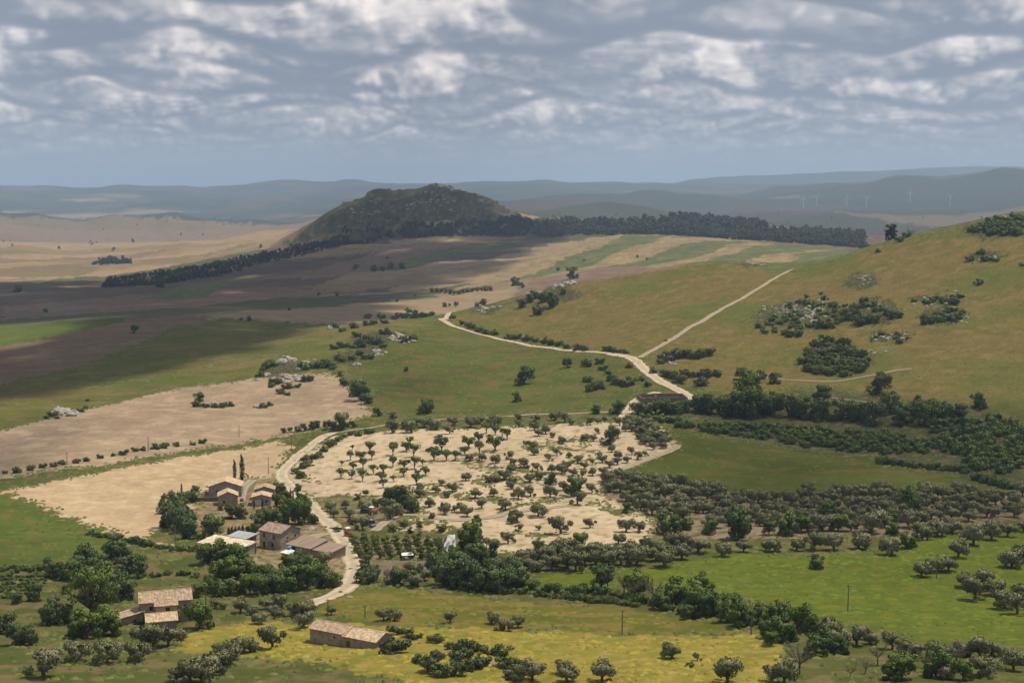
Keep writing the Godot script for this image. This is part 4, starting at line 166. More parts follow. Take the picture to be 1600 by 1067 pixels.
const WOODS := [
	["belt",10.5,8,[-689,2387,-744,2589,-798,2789,-776,2859,-748,2913,-694,2964,-633,2992,-574,3074,-512,3163,-462,3319,-403,3456,-359,3476,-314,3502,-310,3457,-307,3416,-351,3255,-390,3100,-439,2960,-485,2836,-541,2732,-584,2594,-625,2520,-652,2412,-671,2401]],
	["main",10,14,[-309,3437,-280,3462,-251,3489,-204,3501,-158,3531,-89,3601,-16,3647,16,3659,49,3671,90,3654,130,3624,169,3583,207,3542,259,3504,313,3488,392,3492,483,3586,557,3544,628,3497,719,3561,1212,5398,842,3409,312,1157,304,1132,299,1117,753,3059,690,3073,623,3083,557,3102,491,3123,425,3157,357,3183,290,3234,220,3261,148,3308,75,3358,0,3399,-76,3407,-153,3397,-213,3393,-275,3397,-292,3419]],
	["main2",13,19,[234,3478,263,3502,293,3532,352,3526,416,3565,790,5777,905,5761,942,5597,628,3497,531,3379,445,3307,372,3314,301,3348,268,3410]],
	["copse",15,14,[-1257,4199,-1262,4333,-1319,4655,-1272,4616,-1226,4582,-1167,4342,-1139,4220,-1172,4201,-1205,4184,-1231,4192]],
	["hill",55,9,[-510,3790,-414,3692,-331,3692,-256,3685,-182,3698,-109,3753,-34,3828,-25,3738,-16,3647,-168,3558,-314,3502,-392,3489,-492,3649,-502,3729]],
	["far",420,15,[-2992,8337,-3039,11294,-1981,11042,-430,3839,-173,3862,158,7064,633,7060,1911,8530,2838,7914,403,1125,399,1112,1249,6959,0,3765,-307,3416,-580,3226,-1400,5191,-1954,5433,-2552,7103]]]
const ROCKS := [
	["pale boulder outcrop near the left end of the upper sandy field",-220.3,695.6,12.5,3.1,5,5.01],
	["low stony outcrop under the umbrella-shaped tree in the sandy field",-155.2,735.8,14.6,2.6,7,2.98],
	["small dark stone heap in the upper sandy field",-129.4,725.7,7.2,2.6,6,2.61],
	["tall white crag above the sandy field's corner",-141.4,876.3,6.3,5.5,6,5.52],
	["broken crag at the corner of the upper sandy field",-131.6,805.6,16.7,8,14,3.63],
	["line of pale rocks left of the tall white crag",-144.7,821.9,5.2,4.4,8,2.59],
	["white stones on the slope right of the tall crag",-125.7,867,14,8.6,10,2.73],
	["pale rocks crowning the wooded ridge above the central meadow",-74.6,958.3,19,9.5,26,3.45],
	["reddish rocks at the edge of the central meadow",-86.2,897.7,12.1,4,10,2.83],
	["scattered stones low on the wooded ridge",-94.8,857.2,10,3.9,8,2.31],
	["pale stones at the left end of the wooded ridge",-131,1042.6,10.3,4.7,9,3.28],
	["rocky knob left of the upper track's bend",-21.9,1129.8,17.3,7.1,20,3.56],
	["white crags on the ridge crest",42.2,1169.3,18.9,8.4,22,4.21],
	["white rocks scattered below the ridge crags",19.5,1139.8,19.5,15.4,20,2.56],
	["broad field of white stones on the grassy hill",196.2,961.4,38.9,15.6,90,2.38],
	["large single boulder below the stone field",194.7,916.5,4.1,1.6,2,4.12],
	["stones right of the dark shrubs on the grassy hill",240,932.6,18.5,8.4,24,2.1],
	["flat stony patch high on the grassy hill",279.9,931.6,29.3,5.9,26,2.1],
	["stony oval patch below the flat stony patch",273.7,886,21.5,7.2,22,1.99],
	["short ridge of white rocks beside the rut track",225.3,852.8,18.4,3.8,18,2.3],
	["thin line of stones above the round thicket",209.9,818.9,12.5,2.9,12,1.66],
	["pale rocks on the crest at the right edge",392.9,1120.4,18.2,7.1,24,3.03],
	["long low rocks on the far end of the grassy crest",203,1193.7,19.3,3.2,20,2.69],
	["white stones on the green patch beside the hill crest",257,1037.3,13.1,10.3,12,1.87],
	["stony dark patch near the hill's right edge",342.6,1022.5,18.4,3.7,12,2.3],
	["craggy summit of the distant hill",-208.1,4152.7,48.6,15,22,11.21],
	["pale cliff on the right shoulder of the distant hill",-86.8,4034.9,39.9,32.7,18,9.08],
	["grey rocks on the distant hill's left flank",-392.3,3804.3,102.7,51.4,22,6.85],
	["pale rocks scattered over the distant hill's face",-226.8,3894.1,157.7,70.1,40,7.01],
	["white rocks in the scrub right of the long barn",-20.8,284,2,1,5,1.15],
	["white rocks at the scrub patch's lower right",-4.3,262.9,1.9,1.2,5,1.18],
	["rubble heap below the farm courtyard",-98.6,465.4,4.6,2.9,20,1.05],
	["rubble heap beside the road above the brown shed",-63.3,442.4,4,1.6,12,1.19],
	["white boulder in the yellow flowers beside the road",-40.4,341.7,1.2,0.3,2,1.08],
	["pale boulder on the green slope above the sandy field",-186.9,877.2,2.4,0.8,2,2.76],
	["rocks at the crossroads bank",92.9,820.3,7.4,3.7,8,1.85]]
const POLES := [79,325.7,6.2,111.7,365.3,6.4,23.7,297.6,5.4,51.2,296,4.5,-42.3,317.9,4.3,-33.2,312.3,3.4,-72.9,329.8,4.7,-101.1,417.7,5.6,-111.1,384.3,3.5,-154.4,594.7,6.2,-125.3,644,5.5,-177.5,558.4,5,-94.8,602.4,6.5,-96.1,551.7,6.5,-73.5,398.9,5.4]
const CLOUDS := [
	[0.4,[-1213,-2992,-68,-892,-2829,-59,-742,-2744,-52,-599,-2830,-37,-480,-3048,-14,-425,-3381,8,-327,-3647,39,-283,-3955,88,-201,-4074,109,-125,-3999,88,-50,-3744,45,120,-3353,24,0,-2877,-2,-66,-2429,-16,-137,-2163,-25,-181,-1820,-19,-133,-1641,-17,-161,-1481,-13,-301,-1420,-8,-324,-1225,10,-435,-1604,-18,-583,-1613,-27,-645,-1585,-28]],
	[0.4,[-406,-995,1,-378,-1043,4,-343,-1116,9,-381,-1505,-13,-314,-1481,-9,-161,-1481,-13,-152,-988,18,-172,-951,15,-219,-879,10,-264,-829,6,-285,-785,6,-297,-725,8]],
	[0.2,[-545,-3737,-4,-485,-3860,48,-428,-3978,81,-377,-4012,95,-295,-3996,95,-202,-4112,116,-118,-4053,98,-166,-3703,46,-281,-3685,46,-393,-3366,9]],
	[0.05,[89,-675,13,152,-745,16,257,-664,15,205,-527,10,171,-437,14,137,-459,13,94,-455,13,71,-483,12,69,-541,12]],
	[0.06,[-223,-513,13,-268,-620,10,-240,-658,10,-223,-691,11,-200,-655,11,-197,-608,11,-190,-546,12]],
	[0.05,[-72,-790,13,-60,-823,14,-41,-813,14,-40,-736,12,-56,-726,12]],
	[0.07,[-600,-3500,40,-620,-4200,60,-450,-4550,80,-50,-4550,80,40,-4050,60,-150,-3600,30]]]

var rng := RandomNumberGenerator.new()
var used := {}
var mats := {}

# ---------------------------------------------------------------- small helpers
class MB:
	var v := PackedVector3Array()
	var n := PackedVector3Array()
	var c := PackedColorArray()
	var i := PackedInt32Array()
	func tri(a: Vector3, b: Vector3, d: Vector3, col: Color) -> void:
		var nn := (d - a).cross(b - a).normalized()
		var k := v.size()
		v.append(a); v.append(b); v.append(d)
		n.append(nn); n.append(nn); n.append(nn)
		c.append(col); c.append(col); c.append(col)
		i.append(k); i.append(k + 1); i.append(k + 2)
	func quad(a: Vector3, b: Vector3, d: Vector3, e: Vector3, col: Color) -> void:
		tri(a, b, d, col); tri(a, d, e, col)
	func box(p: Vector3, s: Vector3, col := Color.WHITE, t := Transform3D()) -> void:
		var h := s * 0.5
		var q := []
		for k in 8:
			q.append(t * (p + Vector3(h.x if k & 1 else -h.x, h.y if k & 2 else -h.y, h.z if k & 4 else -h.z)))
		quad(q[4], q[6], q[7], q[5], col); quad(q[1], q[3], q[2], q[0], col)
		quad(q[0], q[2], q[6], q[4], col); quad(q[5], q[7], q[3], q[1], col)
		quad(q[2], q[3], q[7], q[6], col); quad(q[0], q[4], q[5], q[1], col)
	func tube(a: Vector3, b: Vector3, ra: float, rb: float, sides: int, col: Color) -> void:
		var d := (b - a).normalized()
		var x := d.cross(Vector3(0.31, 0.2, 0.93)).normalized()
		var y := d.cross(x)
		var k := v.size()
		for s in sides:
			var g := TAU * s / sides
			var o := x * cos(g) + y * sin(g)
			v.append(a + o * ra); n.append(o); c.append(col)
			v.append(b + o * rb); n.append(o); c.append(col)
		for s in sides:
			var p := k + s * 2
			var q := k + ((s + 1) % sides) * 2
			i.append(p); i.append(p + 1); i.append(q + 1)
			i.append(p); i.append(q + 1); i.append(q)
	func mesh(m: Material = null) -> ArrayMesh:
		var a := []
		a.resize(Mesh.ARRAY_MAX)
		a[Mesh.ARRAY_VERTEX] = v; a[Mesh.ARRAY_NORMAL] = n; a[Mesh.ARRAY_COLOR] = c; a[Mesh.ARRAY_INDEX] = i
		var r := ArrayMesh.new()
		r.add_surface_from_arrays(Mesh.PRIMITIVE_TRIANGLES, a)
		if m: r.surface_set_material(0, m)
		return r

func lin(r: float, g: float, b: float) -> Color:
	return Color(r, g, b).linear_to_srgb()

func fresh(called: String) -> String:
	var k: int = used.get(called, 0)
	used[called] = k + 1
	return called if k == 0 else "%s_%03d" % [called, k]

func thing(called: String, label: String, category: String, at: Vector3, turn := 0.0, group := "") -> Node3D:
	var o := Node3D.new()
	o.name = fresh(called)
	add_child(o)
	o.position = at
	o.rotation.y = turn
	o.set_meta("label", label); o.set_meta("category", category)
	if group != "": o.set_meta("group", group)
	return o

func part(parent: Node3D, called: String, m: Mesh, mat: Material, tr := Transform3D()) -> MeshInstance3D:
	var o := MeshInstance3D.new()
	o.name = called
	o.mesh = m
	if mat: o.material_override = mat
	o.transform = tr
	parent.add_child(o, true)
	return o

func structure(called: String, m: Mesh, mat: Material) -> MeshInstance3D:
	var o := MeshInstance3D.new()
	o.name = fresh(called)
	o.mesh = m
	if mat: o.material_override = mat
	add_child(o)
	o.set_meta("kind", "structure")
	return o

func noise(sd: int, freq: float, oct := 3, type := FastNoiseLite.TYPE_SIMPLEX_SMOOTH) -> FastNoiseLite:
	var f := FastNoiseLite.new()
	f.seed = sd; f.frequency = freq; f.noise_type = type
	f.fractal_type = FastNoiseLite.FRACTAL_FBM if oct > 1 else FastNoiseLite.FRACTAL_NONE
	f.fractal_octaves = oct
	return f

func noise_texture(sd: int, freq: float, oct: int, lo: float, hi: float, size := 512) -> NoiseTexture2D:
	var t := NoiseTexture2D.new()
	t.width = size; t.height = size; t.seamless = true
	t.noise = noise(sd, freq, oct)
	var g := Gradient.new()
	g.set_color(0, Color(lo, lo, lo)); g.set_color(1, Color(hi, hi, hi))
	t.color_ramp = g
	return t

func matte(col: Color, rough := 0.9) -> StandardMaterial3D:
	var m := StandardMaterial3D.new()
	m.albedo_color = col; m.roughness = rough
	m.metallic_specular = 0.25
	return m

func tinted(col := Color.WHITE, rough := 0.9) -> StandardMaterial3D:
	var m := matte(col, rough)
	m.vertex_color_use_as_albedo = true
	return m

# ---------------------------------------------------------------- main
func _ready() -> void:
	rng.seed = 11
	camera_and_light()
	make_sky()
	print("sky ", Time.get_ticks_msec())
	make_materials()
	make_terrain()
	print("terrain ", Time.get_ticks_msec())
	make_roads()
	make_buildings()
	make_rocks()
	print("rocks ", Time.get_ticks_msec())
	make_trees()
	print("trees ", Time.get_ticks_msec())
	make_grass()
	make_small_things()
	make_clouds()
	print("done ", Time.get_ticks_msec())

var env := Environment.new()
func camera_and_light() -> void:
	var cam := Camera3D.new()
	cam.name = "camera"
	cam.fov = rad_to_deg(2.0 * atan(533.5 / 2222.0))
	cam.near = 1.0
	cam.far = 60000.0
	add_child(cam)
	cam.position = Vector3(0, EYE_Y, 0)
	cam.rotation.x = -atan(233.5 / 2222.0)
	cam.current = true
	var sun := DirectionalLight3D.new()
	sun.name = "sun"
	sun.light_energy = 1.6
	sun.light_color = Color(1.0, 0.95, 0.87)
	sun.light_angular_distance = 0.9
	sun.shadow_enabled = true
	add_child(sun)
	sun.look_at_from_position(SUN * 100.0, Vector3.ZERO, Vector3(0, 0, -1))
	env.background_mode = Environment.BG_SKY
	env.tonemap_mode = Environment.TONE_MAPPER_LINEAR
	env.tonemap_exposure = 1.0
	env.fog_enabled = true
	env.fog_density = 0.000056
	env.fog_light_color = Color(0.75, 0.865, 1.0)
	env.sdfgi_enabled = true; env.ssao_enabled = true; env.ssil_enabled = true
	var w := WorldEnvironment.new()
	w.name = "world"
	w.environment = env
	add_child(w)

# ---------------------------------------------------------------- sky: air and a broken deck of cumulus
var cover := FastNoiseLite.new()
var puff := FastNoiseLite.new()
var curl := FastNoiseLite.new()
func cloud_density(p: Vector3, h0: float) -> float:
	var hf := h0 - 0.22 - cover.get_noise_2d(p.z * 0.6 + 9000.0, p.x * 0.6) * 0.5
	if hf < 0.0:
		return 0.0
	var n := cover.get_noise_2d(p.x, p.z) * 1.75 + 0.24
	if n < hf * 0.5 - 0.40:
		return 0.0
	var q := p + Vector3(1, 0.6, -1) * (curl.get_noise_3d(p.x, p.y, p.z) * 110.0)
	var b := -puff.get_noise_3d(q.x, q.y * 0.9, q.z) - 0.42
	var s := curl.get_noise_3d(p.x * 3.1, p.y * 2.6, p.z * 3.1)
	var base := clampf(hf * 9.0, 0.0, 1.0)
	return (n + b * 0.95 + s * 0.22 - hf * 0.5) * base

func sky_color(d: Vector3, steps: int) -> Color:
	var y := maxf(d.y, 0.0)
	var low := Vector3(0.39, 0.44, 0.50)
	var high := Vector3(0.27, 0.42, 0.62)
	var air := low.lerp(high, clampf(y * 3.0, 0.0, 1.0))
	if d.y < 0.012:
		return Color(air.x, air.y, air.z)
	var sun := SUN.normalized()
	var acc := Vector3.ZERO
	var through := 1.0
	var d0 := 1250.0 / d.y
	var step := 1300.0 / d.y / steps
	var fade := exp(-d0 / 52000.0)
	for k in steps:
		var hf := (k + 0.5) / steps
		var p := d * (d0 + (k + 0.5) * step)
		var dens := cloud_density(p, hf)
		if dens <= 0.0:
			continue
		var q := p + sun * 110.0
		var d2 := maxf(cloud_density(q, minf(hf + 0.10, 1.0)), 0.0)
		var lit := clampf(-0.08 + hf * 1.15 + (dens - d2) * 3.6, 0.0, 1.0)
		var col := Vector3(0.245, 0.275, 0.345).lerp(Vector3(1.4, 1.25, 1.15), lit)
		var a := 1.0 - exp(-clampf(dens * 9.0, 0.0, 1.0) * 55.0 / steps)
		acc += col * (through * a)
		through *= 1.0 - a
		if through < 0.03:
			break
	var c := acc + air * through
	c = air.lerp(c, fade * clampf((d.y - 0.012) * 30.0, 0.0, 1.0))
	return Color(c.x, c.y, c.z)

func sky_dir(u: float, v: float) -> Vector3:
	var az := u * TAU   # column 0 looks along -z
	var el := (0.5 - v) * PI
	return Vector3(sin(az) * cos(el), sin(el), -cos(az) * cos(el))

func make_sky() -> void:
	cover = noise(8, 1.0 / 1700.0, 2, FastNoiseLite.TYPE_PERLIN)
	puff = noise(6, 1.0 / 520.0, 2, FastNoiseLite.TYPE_CELLULAR)
	puff.cellular_return_type = FastNoiseLite.RETURN_DISTANCE
	puff.fractal_gain = 0.45
	curl = noise(9, 1.0 / 520.0, 3, FastNoiseLite.TYPE_PERLIN)
	var im := Image.create_empty(1024, 512, false, Image.FORMAT_RGBF)
	for y in 258:
		for x in 1024:
			im.set_pixel(x, y, sky_color(sky_dir((x + 0.5) / 1024.0, (y + 0.5) / 512.0), 9))
	var c := sky_color(Vector3(0, -0.1, -1), 8)
	im.fill_rect(Rect2i(0, 258, 1024, 254), c)
	im.resize(4096, 2048, Image.INTERPOLATE_CUBIC)
	for y in range(880, 1024):
		for x in range(-309, 309):
			im.set_pixel(posmod(x, 4096), y, sky_color(sky_dir((x + 0.5) / 4096.0, (y + 0.5) / 2048.0), 80))
	var m := PanoramaSkyMaterial.new()
	m.panorama = ImageTexture.create_from_image(im)
	var s := Sky.new()
	s.sky_material = m
	env.sky = s


# ---------------------------------------------------------------- materials
func make_materials() -> void:
	var grain := noise_texture(3, 0.05, 5, 0.72, 1.0)
	var clods := noise_texture(4, 0.035, 4, 0.0, 1.0)
	for q in [["soil", 0.11, 14.0], ["turf", 0.16, 22.0], ["far", 0.02, 0.0], ["road", 0.2, 6.0], ["stone", 0.5, 8.0]]:
		var m := tinted(Color(1, 1, 1), 1.0)
		m.metallic_specular = 0.1
		m.albedo_texture = grain
		m.uv1_triplanar = true; m.uv1_world_triplanar = true
		m.uv1_scale = Vector3.ONE * q[1]
		if q[2] > 0.0:
			m.heightmap_enabled = true
			m.heightmap_texture = clods
			m.heightmap_scale = q[2]
		mats[q[0]] = m
	mats["bark"] = matte(lin(0.09, 0.07, 0.05), 1.0)
	mats["wood"] = matte(lin(0.13, 0.10, 0.075), 0.95)
	mats["black"] = matte(lin(0.012, 0.012, 0.013), 0.4)
	mats["white"] = matte(lin(0.72, 0.71, 0.68), 0.6)
	mats["sill"] = matte(lin(0.38, 0.33, 0.26), 0.9)
	mats["metal"] = matte(lin(0.42, 0.43, 0.44), 0.45)
	mats["tyre"] = matte(lin(0.02, 0.02, 0.02), 0.9)
	mats["roof"] = tinted(Color.WHITE, 1.0)
	mats["paint"] = tinted(Color.WHITE, 0.5)
	var tint := {
		"olive": [[0.182, 0.188, 0.098], [0.202, 0.204, 0.116], [0.164, 0.174, 0.086]],
		"almond": [[0.120, 0.165, 0.055], [0.140, 0.178, 0.066], [0.108, 0.150, 0.050]],
		"leafy": [[0.096, 0.152, 0.030], [0.122, 0.172, 0.034], [0.082, 0.130, 0.032]],
		"greenbush": [[0.105, 0.155, 0.040], [0.125, 0.166, 0.046], [0.092, 0.138, 0.040]],
		"dark": [[0.092, 0.132, 0.042], [0.110, 0.146, 0.052], [0.082, 0.120, 0.046]],
		"citrus": [[0.105, 0.140, 0.030], [0.130, 0.148, 0.034], [0.088, 0.125, 0.028]],
		"bush": [[0.104, 0.126, 0.048], [0.126, 0.140, 0.064], [0.094, 0.122, 0.042]],
		"bare": [[0.150, 0.125, 0.105], [0.135, 0.115, 0.092], [0.165, 0.140, 0.112]],
		"cypress": [[0.040, 0.058, 0.028], [0.036, 0.050, 0.024], [0.030, 0.046, 0.026]],
		"pine": [[0.040, 0.050, 0.026], [0.056, 0.062, 0.034], [0.046, 0.050, 0.030]]}
	tint["shade"] = tint["leafy"]
	for k in tint:
		var set_of := []
		for q in tint[k]:
			var m := tinted(lin(q[0], q[1], q[2]), 0.75)
			m.metallic_specular = 0.3
			m.backlight_enabled = true
			m.backlight = Color(0.36, 0.42, 0.2)
			set_of.append(m)
		mats[k] = set_of

# ---------------------------------------------------------------- terrain
const CN := 101
const CT := 221
const A_LO := -0.56
const A_HI := 0.56
const T_LO := 4.0943
const T_HI := 10.309
const COLS := 660
const SPAN := 0.51
var ts := PackedFloat32Array()
var FH := PackedFloat32Array()
var jit := PackedByteArray()
const RANGES := [[8.75, 0.09, 26.0, 0.4], [9.0, 0.08, 42.0, -0.3], [9.22, 0.07, 60.0, 0.25], [9.5, 0.08, 85.0, -0.2], [9.85, 0.09, 100.0, 0.15]]   # ridges: log depth, width, height, slant
const SEG := [[60.0, 0.03], [200.0, 0.0042], [1400.0, 0.0055], [4800.0, 0.011], [29500.0, 1.0]]

func cat(t: float) -> Vector4:
	var t2 := t * t
	var t3 := t2 * t
	return Vector4(-0.5 * t + t2 - 0.5 * t3, 1.0 - 2.5 * t2 + 1.5 * t3, 0.5 * t + 2.0 * t2 - 1.5 * t3, -0.5 * t2 + 0.5 * t3)

func row_of(t: float) -> float:
	var lo := 0
	var hi := ts.size() - 1
	if t <= ts[0]: return 0.0
	if t >= ts[hi]: return float(hi) - 0.001
	while hi - lo > 1:
		var mid := (lo + hi) >> 1
		if ts[mid] <= t: lo = mid
		else: hi = mid
	return lo + (t - ts[lo]) / (ts[lo + 1] - ts[lo])

func ground(x: float, z: float) -> float:   # z is the (positive) depth
	var c := clampf((x / z + SPAN) / (2.0 * SPAN) * (COLS - 1), 0.0, COLS - 1.001)
	var r := row_of(log(z))
	var ci := int(c)
	var ri := mini(int(r), ts.size() - 2)
	var k := ri * COLS + ci
	var fc := c - ci
	var fr := r - ri
	return lerpf(lerpf(FH[k], FH[k + 1], fc), lerpf(FH[k + COLS], FH[k + COLS + 1], fc), fr)

const TONE := {   # two tones, a third in spots, metres of the mottling, how much of the third, streak
	"valley": [[0.105, 0.115, 0.034], [0.080, 0.098, 0.026], [0.165, 0.135, 0.062], 26.0, 0.35, 0.2],
	"hill": [[0.166, 0.134, 0.040], [0.124, 0.112, 0.031], [0.200, 0.148, 0.066], 30.0, 0.26, 0.1],
	"slope": [[0.150, 0.140, 0.036], [0.105, 0.112, 0.030], [0.170, 0.150, 0.060], 40.0, 0.25, 0.7],
	"brown": [[0.185, 0.128, 0.082], [0.160, 0.112, 0.072], [0.200, 0.150, 0.095], 60.0, 0.25, 0.9],
	"bright": [[0.095, 0.135, 0.030], [0.120, 0.140, 0.034], [0.085, 0.120, 0.030], 30.0, 0.3, 0.8],
	"meadow": [[0.100, 0.116, 0.029], [0.080, 0.098, 0.025], [0.138, 0.110, 0.042], 45.0, 0.28, 0.5],
	"sand2": [[0.325, 0.245, 0.165], [0.275, 0.208, 0.142], [0.370, 0.285, 0.190], 38.0, 0.25, 0.4],
	"sand1": [[0.430, 0.325, 0.200], [0.385, 0.288, 0.176], [0.470, 0.368, 0.235], 22.0, 0.22, 0.3],
	"sand3": [[0.510, 0.410, 0.275], [0.455, 0.360, 0.238], [0.285, 0.250, 0.125], 15.0, 0.14, 0.2],
	"yard": [[0.310, 0.225, 0.140], [0.225, 0.165, 0.090], [0.130, 0.125, 0.048], 9.0, 0.4, 0.0],
	"yard2": [[0.215, 0.160, 0.120], [0.175, 0.135, 0.098], [0.130, 0.120, 0.050], 9.0, 0.25, 0.3],
	"field": [[0.100, 0.128, 0.028], [0.082, 0.110, 0.024], [0.150, 0.125, 0.040], 24.0, 0.15, 0.6],
	"maquis": [[0.068, 0.080, 0.030], [0.090, 0.092, 0.036], [0.150, 0.120, 0.066], 16.0, 0.25, 0.2],
	"dkmeadow": [[0.098, 0.112, 0.025], [0.080, 0.098, 0.021], [0.135, 0.112, 0.038], 40.0, 0.15, 0.5],
	"grove": [[0.250, 0.180, 0.125], [0.195, 0.150, 0.098], [0.100, 0.105, 0.040], 12.0, 0.3, 0.3],
	"plot": [[0.180, 0.165, 0.075], [0.130, 0.130, 0.048], [0.270, 0.205, 0.125], 8.0, 0.35, 0.3],
	"grass": [[0.112, 0.146, 0.022], [0.090, 0.122, 0.020], [0.145, 0.152, 0.024], 14.0, 0.25, 0.1],
	"olivebrown": [[0.150, 0.145, 0.030], [0.118, 0.126, 0.026], [0.205, 0.160, 0.050], 22.0, 0.3, 0.7],
	"yellow": [[0.270, 0.228, 0.050], [0.190, 0.188, 0.036], [0.320, 0.245, 0.075], 12.0, 0.28, 0.1],
	"scree": [[0.088, 0.086, 0.036], [0.064, 0.066, 0.028], [0.150, 0.128, 0.075], 5.0, 0.2, 0.0],
	"stripgreen": [[0.110, 0.128, 0.050], [0.088, 0.108, 0.042], [0.160, 0.142, 0.062], 60.0, 0.3, 0.5],
	"striptan": [[0.250, 0.190, 0.100], [0.200, 0.160, 0.080], [0.300, 0.225, 0.130], 50.0, 0.3, 0.5],
	"stripbrown": [[0.190, 0.130, 0.092], [0.165, 0.112, 0.080], [0.215, 0.155, 0.100], 50.0, 0.3, 0.8],
	"bank": [[0.095, 0.105, 0.036], [0.125, 0.120, 0.046], [0.190, 0.160, 0.085], 6.0, 0.3, 0.0],
	"crag": [[0.085, 0.078, 0.034], [0.058, 0.062, 0.024], [0.165, 0.140, 0.095], 45.0, 0.2, 0.0]}
const FIELDS := [[0.30, 0.215, 0.12], [0.115, 0.132, 0.050], [0.155, 0.112, 0.078], [0.105, 0.112, 0.048], [0.22, 0.175, 0.085], [0.175, 0.130, 0.092], [0.36, 0.27, 0.16], [0.135, 0.100, 0.080]]

func tone3(q: Array) -> Vector3:
	return Vector3(q[0], q[1], q[2])

func make_terrain() -> void:
	# coarse surface
	var G := PackedFloat32Array()
	G.resize(CN * CT)
	var np := SURVEY.size() / 3
	var pa := PackedFloat32Array(); var pt := PackedFloat32Array(); var pw := PackedFloat32Array()
	for k in np:
		pa.append(SURVEY[k * 3]); pt.append(SURVEY[k * 3 + 1]); pw.append(SURVEY[k * 3 + 2] * 0.5)
	for j in CT:
		var t := T_LO + (T_HI - T_LO) * j / (CT - 1)
		for i in CN:
			var a := A_LO + (A_HI - A_LO) * i / (CN - 1)
			var s: float = PLANE[0] + a * PLANE[1] + t * PLANE[2]
			for k in np:
				var da := a - pa[k]
				var dt := t - pt[k]
				var r2 := da * da + dt * dt + 1e-12
				s += pw[k] * r2 * log(r2)
			G[j * CN + i] = s
	print("coarse ", Time.get_ticks_msec())
	for s in SEG.size() - 1:
		var t := log(SEG[s][0])
		var e := log(SEG[s + 1][0])
		var m := int(ceil((e - t) / SEG[s][1]))
		for k in m:
			ts.append(t + (e - t) * k / m)
	ts.append(log(29500.0))
	var rows := ts.size()
	FH.resize(rows * COLS)
	var rough := noise(21, 1.0 / 60.0, 4)
	var crag := noise(22, 1.0 / 260.0, 5)
	crag.fractal_type = FastNoiseLite.FRACTAL_RIDGED
	var range_noise := noise(23, 1.0 / 4200.0, 4)
	var fold := noise(24, 1.0 / 480.0, 2)
	var crest := noise(25, 1.0, 3)
	# which field each vertex belongs to
	var id := PackedByteArray()
	id.resize(rows * COLS)
	for r in rows:
		var z0 := exp(ts[r])
		var d := 0 if z0 < 1420.0 else (1 if z0 < 9000.0 else 2)
		if d:
			for c in COLS: id[r * COLS + c] = d
	for p in PATCHES.size():
		var q: Array = PATCHES[p][2]
		var xs := PackedFloat32Array(); var ys := PackedFloat32Array()
		for k in q.size() / 2:
			xs.append((q[k * 2] + SPAN) / (2.0 * SPAN) * (COLS - 1)); ys.append(row_of(q[k * 2 + 1]))
		var m := xs.size()
		var lo := rows; var hi := 0
		for k in m:
			lo = mini(lo, int(ys[k])); hi = maxi(hi, int(ys[k]) + 1)
		for r in range(maxi(lo, 0), mini(hi, rows)):
			var cut := []
			for k in m:
				var n2 := (k + 1) % m
				if (ys[k] > r) != (ys[n2] > r):
					cut.append(xs[k] + (r - ys[k]) / (ys[n2] - ys[k]) * (xs[n2] - xs[k]))
			cut.sort()
			for k in cut.size() / 2:
				for c in range(maxi(0, int(ceil(cut[k * 2]))), mini(COLS, int(cut[k * 2 + 1]) + 1)):
					id[r * COLS + c] = p + 3
	var crag_id := 0
	for p in PATCHES.size():
		if PATCHES[p][1] == "crag": crag_id = p + 3
	# fine heights
	var line := PackedFloat32Array()
	line.resize(CN)
	var V := PackedVector3Array()
	V.resize(rows * COLS)
	for r in rows:
		var z := exp(ts[r])
		var f := (ts[r] - T_LO) / (T_HI - T_LO) * (CT - 1)
		var j := clampi(int(f), 1, CT - 3)
		var w := cat(f - j)
		for i in CN:
			line[i] = G[(j - 1) * CN + i] * w.x + G[j * CN + i] * w.y + G[(j + 1) * CN + i] * w.z + G[(j + 2) * CN + i] * w.w
		var far := smoothstep(4900.0, 8000.0, z)
		var mid := smoothstep(1400.0, 2600.0, z)
		for c in COLS:
			var a := -SPAN + 2.0 * SPAN * c / (COLS - 1)
			var g := (a - A_LO) / (A_HI - A_LO) * (CN - 1)
			var i := clampi(int(g), 1, CN - 3)
			var u := cat(g - i)
			var h := (line[i - 1] * u.x + line[i] * u.y + line[i + 1] * u.z + line[i + 2] * u.w) * z
			var x := a * z
			if z > 180.0:
				h += rough.get_noise_2d(x, z) * (0.9 + 3.0 * mid)
				if id[r * COLS + c] == crag_id:
					h += crag.get_noise_2d(x, z) * 24.0
				if mid > 0.0:
					h += fold.get_noise_2d(x * 0.6, z) * 11.0 * mid * (1.0 - far)
				if far > 0.0:
					for e in RANGES:
						var off: float = (ts[r] - e[0] - a * e[3]) / e[1]
						if absf(off) < 3.0: h += e[2] * (0.25 + crest.get_noise_2d(a * 9.0 + e[0] * 5.0, e[0]) * 1.3) * exp(-off * off)
					h += range_noise.get_noise_2d(x, z) * 95.0 * far
			FH[r * COLS + c] = h + EYE_Y
			V[r * COLS + c] = Vector3(x, h + EYE_Y, -z)
	print("heights ", Time.get_ticks_msec())
	var N := PackedVector3Array(); N.resize(rows * COLS)
	var C := PackedColorArray(); C.resize(rows * COLS)
	var n1 := noise(31, 1.0, 3)
	var n2 := noise(32, 1.0, 3)
	var n3 := noise(33, 0.45, 2)
	var warp := noise(34, 1.0 / 9.0, 2)
	var warp_far := noise(35, 1.0 / 90.0, 3)
	var cell := noise(36, 1.0 / 330.0, 1, FastNoiseLite.TYPE_CELLULAR)
	cell.cellular_return_type = FastNoiseLite.RETURN_CELL_VALUE
	var cell2 := noise(37, 1.0 / 900.0, 1, FastNoiseLite.TYPE_CELLULAR)
	cell2.cellular_return_type = FastNoiseLite.RETURN_CELL_VALUE
	var types := []
